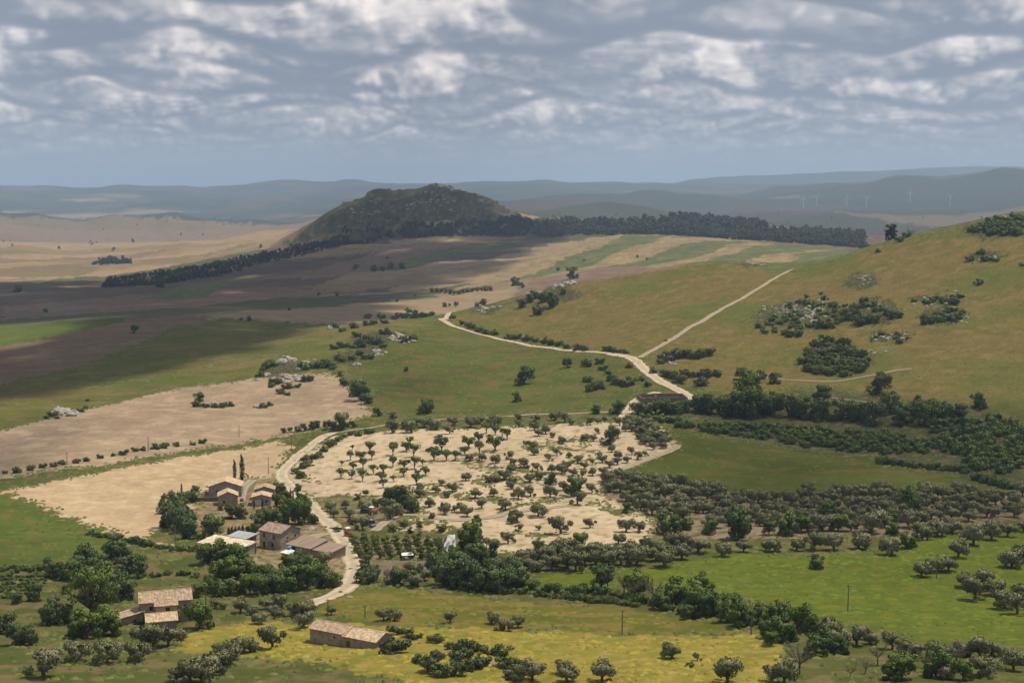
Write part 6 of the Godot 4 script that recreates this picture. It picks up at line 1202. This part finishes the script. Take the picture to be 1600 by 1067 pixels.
func opening(root: Node3D, tr: Transform3D, q: Array) -> void:
	# a window or, where the hole reaches the ground, a door: recessed leaf, frame, sill
	var is_door: bool = q[1] <= 0.05
	var mb := MB.new()
	mb.box(Vector3(q[0] + q[2] / 2, q[1] + q[3] / 2, -0.30), Vector3(q[2], q[3], 0.06))
	var m: Material = mats["black"]
	if q.size() > 4: m = mats[q[4]]
	var o := part(root, "door" if is_door else "window", mb.mesh(), m, tr)
	var f := MB.new()
	for s in [0.0, 1.0]:
		f.box(Vector3(q[0] + 0.05 + s * (q[2] - 0.1), q[1] + q[3] / 2, -0.24), Vector3(0.09, q[3], 0.05))
	f.box(Vector3(q[0] + q[2] / 2, q[1] + q[3] - 0.05, -0.235), Vector3(q[2] - 0.2, 0.09, 0.05))
	if not is_door: f.box(Vector3(q[0] + q[2] / 2, q[1] + q[3] / 2, -0.235), Vector3(0.06, q[3] - 0.2, 0.05))
	part(o, "frame", f.mesh(), mats["wood"])
	if not is_door:
		var s := MB.new()
		s.box(Vector3(q[0] + q[2] / 2, q[1] - 0.05, 0.03), Vector3(q[2] + 0.3, 0.1, 0.2))
		part(o, "sill", s.mesh(), mats["sill"])

func block(root: Node3D, at: Vector3, turn: float, L: float, D: float, H: float, rise: float, style: String, tone: Vector3, rtone: Vector3, holes := {}) -> void:
	# style: gable (ridge along x), front (ridge along z), shed (falls to the front), lean (falls to the left), flat
	var base := Transform3D(Basis(Vector3.UP, turn), at)
	var sides := {"front": [0.0, Vector3(0, 0, D / 2), L], "back": [PI, Vector3(0, 0, -D / 2), L], "left": [-PI / 2, Vector3(-L / 2, 0, 0), D - 0.9], "right": [PI / 2, Vector3(L / 2, 0, 0), D - 0.9]}
	for s in sides:
		var q: Array = sides[s]
		var h: Array = holes.get(s, [])
		var gb := 0.0
		var top := H
		var slant := -1.0
		if style == "gable" and s in ["left", "right"]: gb = rise * (D - 0.9) / D
		if style == "front" and s in ["front", "back"]: gb = rise
		if style == "shed" and s == "back": top = H + rise
		if style == "shed" and s == "right": slant = H + rise
		if style == "lean" and s == "right": top = H + rise
		if style == "lean" and s == "front": slant = H + rise
		var tr := base * Transform3D(Basis(Vector3.UP, q[0]), q[1])
		if style == "shed" and s == "left":   # mirrored slope
			tr = base * Transform3D(Basis(Vector3.UP, PI / 2), q[1] + Vector3(0.45, 0, 0))
			slant = H + rise
		if style == "lean" and s == "back":
			tr = base * Transform3D(Basis(), q[1] + Vector3(0, 0, 0.45))
			slant = H + rise
		part(root, "wall", wall_mesh(q[2], top, h, tone, gb, slant), mats["stone"], tr)
		for e in h: opening(root, tr, e)
	var ov := 0.35
	match style:
		"gable", "front":
			var half := (D if style == "gable" else L) / 2
			var long := (L if style == "gable" else D) + ov * 2
			var run := half + ov
			var up := rise * run / half
			var spin := 0.0 if style == "gable" else -PI / 2
			var r: MeshInstance3D
			for k in 2:
				var tr := base * Transform3D(Basis(Vector3.UP, spin + PI * k), Vector3(0, H + rise - up + 0.08, 0))
				r = part(root, "roof", slope_mesh(long, run, up, rtone), mats["roof"], tr)
			var ridge := MB.new()
			var nr := int(long / 0.45)
			for k in nr:
				var x := -long / 2 + long * k / nr
				ridge.tube(Vector3(x, 0, 0), Vector3(x + long / nr * 1.1, 0.02, 0), 0.14, 0.12, 6, Color(rtone.x, rtone.y, rtone.z) * rng.randf_range(0.8, 1.3))
			part(root, "ridge_tiles", ridge.mesh(), mats["roof"], base * Transform3D(Basis(Vector3.UP, spin), Vector3(0, H + rise + 0.06, 0)))
		"shed":
			part(root, "roof", slope_mesh(L + ov * 2, D + ov * 2, rise * (D + ov * 2) / D, rtone, rtone.x > 0.3), mats["roof"], base * Transform3D(Basis(), Vector3(0, H - rise * ov / D + 0.08, -D / 2 - ov)))
		"lean":
			part(root, "roof", slope_mesh(D + ov * 2, L + ov * 2, rise * (L + ov * 2) / L, rtone), mats["roof"], base * Transform3D(Basis(Vector3.UP, -PI / 2), Vector3(L / 2 + ov, H - rise * ov / L + 0.08, 0)))
		"flat":
			var mb := MB.new()
			mb.box(Vector3(0, H + 0.1, 0), Vector3(L + 0.6, 0.2, D + 0.6), Color(rtone.x, rtone.y, rtone.z))
			part(root, "roof", mb.mesh(), mats["stone"], base)

func house(called: String, label: String, category: String, x: float, z: float) -> Node3D:
	return thing(called, label, category, ground_at(x, z))

func chimney(root: Node3D, at: Vector3, turn: float) -> void:
	var mb := MB.new()
	mb.box(Vector3(0, 0.1, 0), Vector3(0.7, 1.4, 0.6), Color(0.36, 0.3, 0.22)); mb.box(Vector3(0, 0.86, 0), Vector3(0.9, 0.12, 0.8), Color(0.34, 0.25, 0.18))
	part(root, "chimney", mb.mesh(), mats["stone"], Transform3D(Basis(Vector3.UP, turn), at))

const STONE := Vector3(0.42, 0.345, 0.255)
const PLASTER := Vector3(0.46, 0.40, 0.31)
const TILE := Vector3(0.33, 0.250, 0.170)
const TILE_PALE := Vector3(0.42, 0.320, 0.215)
const TILE_BROWN := Vector3(0.27, 0.205, 0.155)

func make_buildings() -> void:
	# the long barn on the yellow field
	var o := house("long_barn", "long low stone barn with mossy tiled roof on the yellow field", "barn", -33.2, 286.0)
	block(o, Vector3(-3.6, 0, 1.4 * -1.6), -0.52, 9.0, 5.6, 2.9, 1.0, "gable", STONE, TILE, {"front": [[1.5, 1.6, 0.5, 0.5]]})
	block(o, Vector3(3.7, -0.2, 2.1), -0.52, 8.0, 6.0, 2.9, 1.05, "gable", STONE * 0.95, TILE_PALE, {"front": [[-3.4, 0.0, 1.0, 2.0, "wood"]]})
	# the tiled stone house
	o = house("stone_house", "two-storey stone house with mottled tiled roofs and a low front wing", "house", -80.0, 313.0)
	block(o, Vector3(1.2, 0, -1.6), 0.30, 11.2, 6.0, 4.9, 1.6, "gable", STONE, TILE, {"front": [[-3.6, 2.9, 0.8, 1.0], [0.8, 2.9, 1.0, 1.0], [4.0, 2.7, 0.7, 1.1]], "left": [[-0.4, 2.7, 0.6, 1.2]]})
	chimney(o, Vector3(4.6, 6.0, -3.4), 0.3)
	block(o, Vector3(2.2, 0, 1.6), 0.30, 4.6, 2.2, 4.3, 0.9, "shed", STONE, TILE, {"front": [[-0.2, 2.7, 1.0, 1.1]]})
	block(o, Vector3(2.0, -0.2, 5.4), 0.30, 6.4, 5.0, 2.5, 1.1, "gable", PLASTER * 0.85, TILE_PALE, {"front": [[0.2, 0.0, 1.1, 2.0, "metal"]]})
	block(o, Vector3(-5.6, -0.2, 2.2), 0.30, 5.2, 4.6, 2.1, 1.2, "lean", STONE, TILE, {"front": [[0.4, 0.9, 0.7, 0.8]]})
	# the farm beside the road
	o = house("farmhouse", "two-storey plastered farmhouse with brown tiled roof and outside stair", "house", -67.3, 409.0)
	block(o, Vector3(-1.0, 0, -1.0), -0.62, 8.6, 8.2, 5.2, 1.5, "gable", PLASTER * 0.9, TILE_BROWN, {"front": [[-2.9, 3.2, 0.8, 1.3], [-3.0, 0.0, 0.9, 1.9], [1.0, 2.9, 1.0, 1.6, "wood"], [0.4, 0.0, 1.0, 1.9]], "right": [[-1.6, 2.9, 0.6, 0.8], [1.6, 3.1, 0.6, 0.8]]})
	chimney(o, Vector3(-2.4, 6.2, -2.6), -0.62)
	var st := MB.new()
	for k in 8: st.box(Vector3(1.9 - 0.28 * k, 0.16 + 0.18 * k, 4.6), Vector3(0.3, 0.32 + 0.36 * k, 0.9), Color(0.33, 0.28, 0.21))
	part(o, "stair", st.mesh(), mats["stone"], Transform3D(Basis(Vector3.UP, -0.62), Vector3(-1.0, -0.4, -1.0)))
	o = house("shed", "brown corrugated-roofed shed with a dark open front beside the farmhouse", "shed", -59.0, 401.0)
	block(o, Vector3.ZERO, -0.62, 9.2, 7.0, 2.6, 1.1, "shed", STONE * 0.9, TILE_BROWN * 0.85, {"front": [[-3.6, 0.0, 2.2, 2.2]]})
	o = house("shed", "lower brown-roofed shed nearest the bend of the white road", "shed", -53.0, 397.0)
	block(o, Vector3.ZERO, -0.62, 9.0, 6.4, 2.1, 0.8, "shed", STONE * 0.85, TILE_BROWN * 0.9, {"front": [[2.0, 0.0, 1.4, 1.7, "wood"]]})
	o = house("hut", "tiny white-roofed hut under the blue water tank", "shed", -62.5, 391.0)
	block(o, Vector3.ZERO, -0.62, 3.6, 2.8, 1.9, 0.2, "shed", STONE * 0.8, Vector3(0.29, 0.29, 0.29) * 2.0, {"front": [[-0.5, 0.0, 0.9, 1.6]]})
	o = thing("water_tank", "blue plastic water tank beside the brown sheds", "water tank", ground_at(-63.0, 393.6) + Vector3(0, 1.9, 0))
	var tk := CylinderMesh.new(); tk.top_radius = 0.62; tk.bottom_radius = 0.68; tk.height = 1.1; tk.radial_segments = 16; tk.rings = 4
	part(o, "tank_body", tk, matte(lin(0.05, 0.24, 0.34), 0.5), Transform3D(Basis(), Vector3(0, 0.6, 0)))
	var lid := CylinderMesh.new(); lid.top_radius = 0.2; lid.bottom_radius = 0.66; lid.height = 0.22; lid.radial_segments = 16
	part(o, "lid", lid, matte(lin(0.07, 0.30, 0.40), 0.5), Transform3D(Basis(), Vector3(0, 1.26, 0)))
	o = house("flat_barn", "low barn with a pale flat roof above the green thicket", "barn", -82.0, 400.0)
	block(o, Vector3.ZERO, -0.55, 15.5, 7.0, 2.6, 0.7, "shed", PLASTER * 0.9, Vector3(0.50, 0.42, 0.31), {"front": [[5.0, 0.0, 2.0, 2.1], [-4.0, 0.0, 1.6, 2.0]]})
	o = house("metal_shed", "silver sheet-metal roofed shed behind the flat pale barn", "shed", -80.0, 413.0)
	block(o, Vector3.ZERO, -0.55, 7.0, 4.6, 2.5, 0.5, "shed", PLASTER * 0.7, Vector3(0.28, 0.29, 0.30) * 1.06, {"right": [[-0.8, 0.0, 1.6, 2.0]]})
	# upper farm
	o = house("farmhouse", "broad upper farmhouse whose grey gable end faces the valley", "house", -104.0, 508.0)
	block(o, Vector3.ZERO, 0.12, 11.6, 9.0, 3.9, 1.9, "front", Vector3(0.36, 0.33, 0.28), TILE_PALE, {"front": [[-3.2, 1.3, 0.9, 1.2], [-0.2, 1.3, 0.9, 1.2], [3.2, 1.3, 0.9, 1.2]]})
	o = house("outbuilding", "smaller gabled stone outbuilding in front of the upper farmhouse", "shed", -99.5, 489.0)
	block(o, Vector3.ZERO, 0.22, 6.6, 6.4, 3.6, 1.4, "front", STONE * 0.9, TILE_PALE, {"front": [[-1.8, 1.0, 0.8, 0.9]]})
	o = thing("garden_wall", "low dark stone wall left of the small gabled outbuilding", "wall", ground_at(-108.0, 494.0))
	var gw := MB.new()
	for k in 14: gw.box(Vector3(-4.5 + k * 0.64, 0.4, rng.randf_range(-0.04, 0.04)), Vector3(0.63, 2.2 + rng.randf_range(-0.1, 0.1), 0.5), Color(0.22, 0.18, 0.14) * rng.randf_range(0.85, 1.15))
	part(o, "masonry", gw.mesh(), mats["stone"], Transform3D(Basis(Vector3.UP, 0.12), Vector3.ZERO))
	o = house("cottage", "pale-roofed cottage with a grey garage door beside the courtyard", "house", -88.0, 491.0)
	block(o, Vector3.ZERO, 0.1, 6.6, 6.0, 3.0, 0.9, "front", PLASTER * 0.85, TILE_PALE, {"front": [[-2.4, 0.0, 2.6, 2.2, "metal"], [1.4, 1.0, 0.8, 0.9]]})
	o = house("cottage", "tan-roofed cottage behind the garage cottage", "house", -89.0, 503.0)
	block(o, Vector3.ZERO, 0.1, 7.0, 6.0, 3.6, 1.1, "front", PLASTER * 0.8, TILE, {"front": [[-0.5, 1.3, 0.9, 1.0]]})
	# stone pen by the crossroads
	o = thing("stone_pen", "roofless walled cattle pen beside the crossroads", "pen", ground_at(77.0, 722.0), 0.06)
	for q in [[Vector3(0, 0.6, 7.0), Vector3(24, 2.6, 0.6)], [Vector3(0, 0.8, -7.0), Vector3(23, 2.8, 0.6)], [Vector3(-11.7, 0.7, 0), Vector3(0.6, 2.7, 13.4)], [Vector3(11.7, 0.7, 0), Vector3(0.6, 2.7, 13.4)], [Vector3(1.0, 0.6, 2.2), Vector3(20, 2.4, 0.5)], [Vector3(-3.0, 0.6, -2.4), Vector3(0.5, 2.4, 8.6)]]:
		var mb := MB.new()
		var s: Vector3 = q[1]
		var nb := int(maxf(s.x, s.z) / 0.9)
		for k in nb:
			var f := (k + 0.5) / nb - 0.5
			var g := rng.randf_range(0.82, 1.15)
			var hh := rng.randf_range(-0.12, 0.16)
			var p: Vector3 = q[0] + (Vector3(s.x * f, hh / 2, 0) if s.x > s.z else Vector3(0, hh / 2, s.z * f))
			mb.box(p, Vector3(s.x / nb, s.y + hh, s.z) if s.x > s.z else Vector3(s.x, s.y + hh, s.z / nb), Color(0.25 * g, 0.19 * g, 0.15 * g))
		part(o, "wall", mb.mesh(), mats["stone"])
	# pale wall in the thicket
	o = thing("garden_wall", "long low pale wall in the thicket above the tiled house", "wall", ground_at(-69.0, 352.0))
	var lw := MB.new()
	for k in 12: lw.box(Vector3(-4.4 + 0.8 * k, 0.7, 0), Vector3(0.79, 1.6 + rng.randf_range(-0.06, 0.06), 0.4), Color(0.5, 0.44, 0.36) * rng.randf_range(0.9, 1.1))
	part(o, "masonry", lw.mesh(), mats["stone"])

# ---------------------------------------------------------------- vehicles, poles, turbines
func wheel(o: Node3D, p: Vector3, r: float, w: float) -> void:
	var ty := TorusMesh.new()
	ty.inner_radius = r * 0.55; ty.outer_radius = r; ty.rings = 18; ty.ring_segments = 8
	var t := part(o, "wheel", ty, mats["tyre"], Transform3D(Basis(Vector3(0, 0, 1), PI / 2).scaled(Vector3(w / (r * 0.45), 1, 1)), p))
	var rim := CylinderMesh.new()
	rim.top_radius = r * 0.6; rim.bottom_radius = r * 0.6; rim.height = r * 0.3; rim.radial_segments = 14
	part(t, "rim", rim, mats["metal"])

func tractor(x: float, z: float, turn: float, col: Color, label: String) -> void:
	var o := thing("tractor", label, "tractor", ground_at(x, z), turn)
	var m := matte(col, 0.45)
	var b := MB.new()
	b.box(Vector3(0, 1.15, 1.0), Vector3(0.75, 0.7, 1.7)); b.box(Vector3(0, 0.95, -0.4), Vector3(0.9, 0.5, 1.5))
	part(o, "bonnet", b.mesh(), m)
	var c := MB.new()
	for sx in [-0.6, 0.6]:
		for sz in [-1.0, 0.2]: c.box(Vector3(sx, 1.9, sz), Vector3(0.08, 1.4, 0.08))
	part(o, "cab_frame", c.mesh(), mats["black"])
	var r := MB.new()
	r.box(Vector3(0, 2.65, -0.4), Vector3(1.5, 0.14, 1.6)); r.box(Vector3(0, 2.75, -0.4), Vector3(1.2, 0.1, 1.3))
	part(o, "cab_roof", r.mesh(), mats["white"])
	for s in [-1.0, 1.0]:
		var f := MB.new()
		f.box(Vector3(0.72 * s, 1.55, -0.7), Vector3(0.42, 0.08, 1.3)); f.box(Vector3(0.72 * s, 1.3, -0.02), Vector3(0.42, 0.5, 0.08))
		part(o, "mudguard", f.mesh(), m)
		wheel(o, Vector3(0.75 * s, 0.75, -0.7), 0.78, 0.42)
		wheel(o, Vector3(0.62 * s, 0.45, 1.35), 0.47, 0.28)
	var e := MB.new()
	e.tube(Vector3(0.25, 1.4, 1.3), Vector3(0.25, 2.2, 1.3), 0.05, 0.05, 8, Color.WHITE)
	part(o, "exhaust", e.mesh(), mats["metal"])

func car(x: float, z: float, turn: float, col: Color, label: String, van := false) -> void:
	var o := thing("van" if van else "parked_car", label, "van" if van else "car", ground_at(x, z), turn)
	var m := matte(col, 0.3)
	var prof := [Vector2(-2.1, 0.35), Vector2(-2.15, 0.85), Vector2(-1.9, 1.0), Vector2(-1.5, 1.05), Vector2(1.1, 1.0), Vector2(2.0, 0.85), Vector2(2.15, 0.5), Vector2(2.1, 0.35)]
	var top := [Vector2(-1.8, 1.02), Vector2(-1.4, 1.5), Vector2(0.3, 1.52), Vector2(1.05, 1.0)]
	if van: top = [Vector2(-2.0, 1.02), Vector2(-1.95, 2.0), Vector2(0.9, 2.0), Vector2(1.5, 1.0)]
	var b := MB.new()
	extrude(b, prof, 0.85)
	part(o, "body", b.mesh(), m)
	var c := MB.new()
	extrude(c, top, 0.74)
	part(o, "cabin", c.mesh(), mats["black"])
	var rf := MB.new()
	rf.box(Vector3(0, top[1].y + 0.03, (top[1].x + top[2].x) / 2), Vector3(1.4, 0.06, top[2].x - top[1].x))
	part(o, "roof", rf.mesh(), m)
	for s in [-1.0, 1.0]:
		wheel(o, Vector3(0.78 * s, 0.32, 1.35), 0.33, 0.2)
		wheel(o, Vector3(0.78 * s, 0.32, -1.35), 0.33, 0.2)

func extrude(b: MB, prof: Array, half: float) -> void:
	for k in prof.size():
		var p: Vector2 = prof[k]
		var q: Vector2 = prof[(k + 1) % prof.size()]
		b.quad(Vector3(-half, p.y, p.x), Vector3(-half, q.y, q.x), Vector3(half, q.y, q.x), Vector3(half, p.y, p.x), Color.WHITE)
		if k > 0 and k < prof.size() - 1:
			var a: Vector2 = prof[0]
			for s in [-half, half]: b.tri(Vector3(s, a.y, a.x), Vector3(s, p.y, p.x), Vector3(s, q.y, q.x), Color.WHITE)

func make_small_things() -> void:
	var pole_text := ["standing in the sunny green meadow", "beside the big olives east of the meadow", "between the brown meadow and the yellow field", "where the winding hedge ends", "behind the long barn's left end", "behind the long barn's middle", "right of the tiled stone house", "before the big dark clump by the farm", "in the scrub under the green field", "in the strip between the sandy fields, middle one", "in the strip between the sandy fields, nearest the road", "in the strip between the sandy fields, farthest left", "on the verge above the white road", "at the corner of the lower sandy field", "before the plastered farmhouse"]
	for k in POLES.size() / 3:
		var h: float = POLES[k * 3 + 2]
		var o := thing("utility_pole", "wooden utility pole " + pole_text[k], "pole", ground_at(POLES[k * 3], POLES[k * 3 + 1]), 0.0, "utility poles of the valley")
		var mb := MB.new()
		mb.tube(Vector3(0, -0.5, 0), Vector3(0.05, h, 0), 0.15, 0.10, 8, Color.WHITE)
		part(o, "post", mb.mesh(), mats["wood"])
		var cr := MB.new()
		cr.box(Vector3(0.05, h - 0.35, 0), Vector3(1.1, 0.1, 0.1))
		for s in [-0.45, 0.0, 0.45]: cr.tube(Vector3(0.05 + s, h - 0.3, 0), Vector3(0.05 + s, h - 0.1, 0), 0.04, 0.03, 6, Color.WHITE)
		part(o, "crossarm", cr.mesh(), mats["wood"])
	tractor(-46.6, 466.0, 2.3, lin(0.42, 0.12, 0.03), "orange tractor with white canopy among the olives of the plot")
	tractor(-38.0, 462.0, 1.2, lin(0.40, 0.14, 0.03), "orange tractor beside the sandy slope's edge")
	tractor(-50.4, 429.0, 0.6, lin(0.36, 0.05, 0.03), "red tractor beside the white road")
	car(-49.0, 470.0, 1.4, lin(0.03, 0.09, 0.10), "dark teal car parked beside the orange tractor")
	car(-51.5, 452.0, 1.7, lin(0.35, 0.04, 0.03), "small red car under the olives of the plot")
	car(-45.0, 446.0, 0.5, lin(0.16, 0.19, 0.23), "grey-blue van at the edge of the olive plot", true)
	var o := thing("farm_trailer", "dark two-wheeled farm trailer beside the white road", "trailer", ground_at(-54.8, 437.0), 0.9)
	var tb := MB.new()
	tb.box(Vector3(0, 0.75, 0), Vector3(1.7, 0.1, 2.8)); tb.box(Vector3(-0.82, 1.05, 0), Vector3(0.06, 0.5, 2.8)); tb.box(Vector3(0.82, 1.05, 0), Vector3(0.06, 0.5, 2.8)); tb.box(Vector3(0, 1.05, -1.37), Vector3(1.57, 0.5, 0.06))
	part(o, "bed", tb.mesh(), matte(lin(0.09, 0.08, 0.07)))
	var dbar := MB.new(); dbar.tube(Vector3(0, 0.65, 1.4), Vector3(0, 0.5, 2.6), 0.05, 0.04, 6, Color.WHITE)
	part(o, "drawbar", dbar.mesh(), mats["metal"])
	for s in [-1.0, 1.0]: wheel(o, Vector3(0.9 * s, 0.42, 0), 0.42, 0.22)
	# metal canopy in the paddock
	o = thing("metal_canopy", "pale sheet-metal canopy on posts in the bare paddock", "shelter", ground_at(-29.6, 392.0), 0.3)
	for sx in [-1.4, 1.4]:
		for sz in [-0.9, 0.9]:
			var mb := MB.new()
			mb.tube(Vector3(sx, -0.3, sz), Vector3(sx, 1.5, sz), 0.06, 0.06, 6, Color.WHITE)
			part(o, "post", mb.mesh(), mats["wood"])
	part(o, "roof", slope_mesh(3.4, 2.4, 0.25, Vector3(0.55, 0.57, 0.58), false), mats["roof"], Transform3D(Basis(), Vector3(0, 1.5, -1.2)))
	# white plastic sheet hung over the end of the citrus plot
	o = thing("plastic_sheet", "white plastic sheet hanging beside the large green tree", "sheet", ground_at(-17.9, 401.5))
	var sh := MB.new()
	var nf := noise(81, 0.8, 3)
	var nx := 14
	var ny := 16
	for i in nx + 1:
		for j in ny + 1:
			var f := float(i) / nx
			var g := float(j) / ny
			var wide := 0.5 + 1.1 * (1.0 - absf(g - 0.35))
			sh.v.append(Vector3((f - 0.5) * 2.2 * wide + g * 0.8 - 0.4, 0.1 + g * 4.6, nf.get_noise_2d(f * 4.0, g * 3.0) * 0.9 - g * 2.4))
			sh.n.append(Vector3(nf.get_noise_2d(f * 9.0, g * 5.0) * 0.8, 0.7, 1.0).normalized())
			sh.c.append(Color.WHITE)
	for i in nx:
		for j in ny:
			var k := i * (ny + 1) + j
			sh.i.append_array(PackedInt32Array([k, k + 1, k + ny + 2, k, k + ny + 2, k + ny + 1]))
	part(o, "sheet", sh.mesh(), mats["white"])
	# pink flowering shrub in the courtyard
	o = thing("flowering_shrub", "pink flowering shrub in the farm courtyard", "shrub", ground_at(-95.6, 494.0))
	var fb := MB.new()
	leaves(fb, Vector3(0, 0.7, 0), Vector3(0.8, 0.7, 0.8), 260, 0.16, Vector3(0, 0.5, 0))
	part(o, "blossom", fb.mesh(), tinted(lin(0.45, 0.08, 0.16)))
	# wind turbines on the far range
	var spots := [[1254.0, 319.0], [1361.0, 305.0], [1440.0, 300.0], [1482.0, 299.0], [1330.0, 303.0], [1290.0, 306.0]]
	var say := ["lowest of the far wind turbines", "far wind turbine above the reddish field", "far wind turbine left of the close pair", "rightmost of the far wind turbines", "far wind turbine in the middle of the range", "far wind turbine beside the lowest one"]
	for k in spots.size():
		var x: float = (spots[k][0] - 800.0) / 2222.0 * 9200.0
		var t := thing("wind_turbine", "white " + say[k], "wind turbine", ground_at(x, 9200.0 + 150.0 * (k % 3)), 0.2, "far wind turbines")
		var tw := MB.new()
		tw.tube(Vector3(0, -4, 0), Vector3(0, 62, 0), 1.6, 0.9, 10, Color.WHITE)
		part(t, "tower", tw.mesh(), mats["white"])
		var nc := MB.new()
		nc.box(Vector3(0, 63, -1), Vector3(3, 3, 7))
		part(t, "nacelle", nc.mesh(), mats["white"])
		for e in 3:
			var g := TAU * e / 3.0 + k
			var d := Vector3(sin(g), cos(g), 0)
			var bl := MB.new()
			bl.tube(Vector3(0, 63, 3) + d, Vector3(0, 63, 3) + d * 30.0, 1.1, 0.3, 5, Color.WHITE)
			part(t, "blade", bl.mesh(), mats["white"])

# ---------------------------------------------------------------- the clouds overhead that shade the plain
func make_clouds() -> void:
	var sun := SUN.normalized()
	var ball := SphereMesh.new()
	ball.radius = 1.0; ball.height = 2.0; ball.radial_segments = 12; ball.rings = 6
	for q in CLOUDS:
		var p: Array = q[1]
		var poly := PackedVector2Array()
		var lo := Vector2(1e9, 1e9); var hi := -lo
		var mean := 0.0
		for k in p.size() / 3:
			var at := Vector3(p[k * 3], p[k * 3 + 2], p[k * 3 + 1])
			at += sun * ((1500.0 - at.y) / sun.y)
			poly.append(Vector2(at.x, at.z))
			lo = lo.min(poly[k]); hi = hi.max(poly[k])
			mean += at.z
		var area := 0.0
		for k in poly.size():
			area += poly[k].cross(poly[(k + 1) % poly.size()]) * 0.5
		area = absf(area)
		var r := clampf(sqrt(area) * 0.06, 22.0, 85.0)
		var m := StandardMaterial3D.new()
		m.transparency = BaseMaterial3D.TRANSPARENCY_ALPHA
		m.albedo_color = Color(0.95, 0.95, 0.95, q[0])
		m.roughness = 1.0
		m.metallic_specular = 0.0
		var at := []
		var want := int(area / (r * r) * 2.2)
		var tries := 0
		while at.size() < want and tries < want * 30:
			tries += 1
			var s := Vector2(rng.randf_range(lo.x, hi.x), rng.randf_range(lo.y, hi.y))
			if Geometry2D.is_point_in_polygon(s, poly):
				var w := r * rng.randf_range(0.5, 1.25)
				at.append(Transform3D(Basis().scaled(Vector3(w, w * 0.55, w)), Vector3(s.x, 1500.0 + rng.randf_range(-0.3, 0.8) * r, s.y)))
		var root := Node3D.new()
		root.name = fresh("cloud")
		add_child(root)
		root.set_meta("kind", "structure")
		copies(root, "cloud_puffs", ball, m, at)
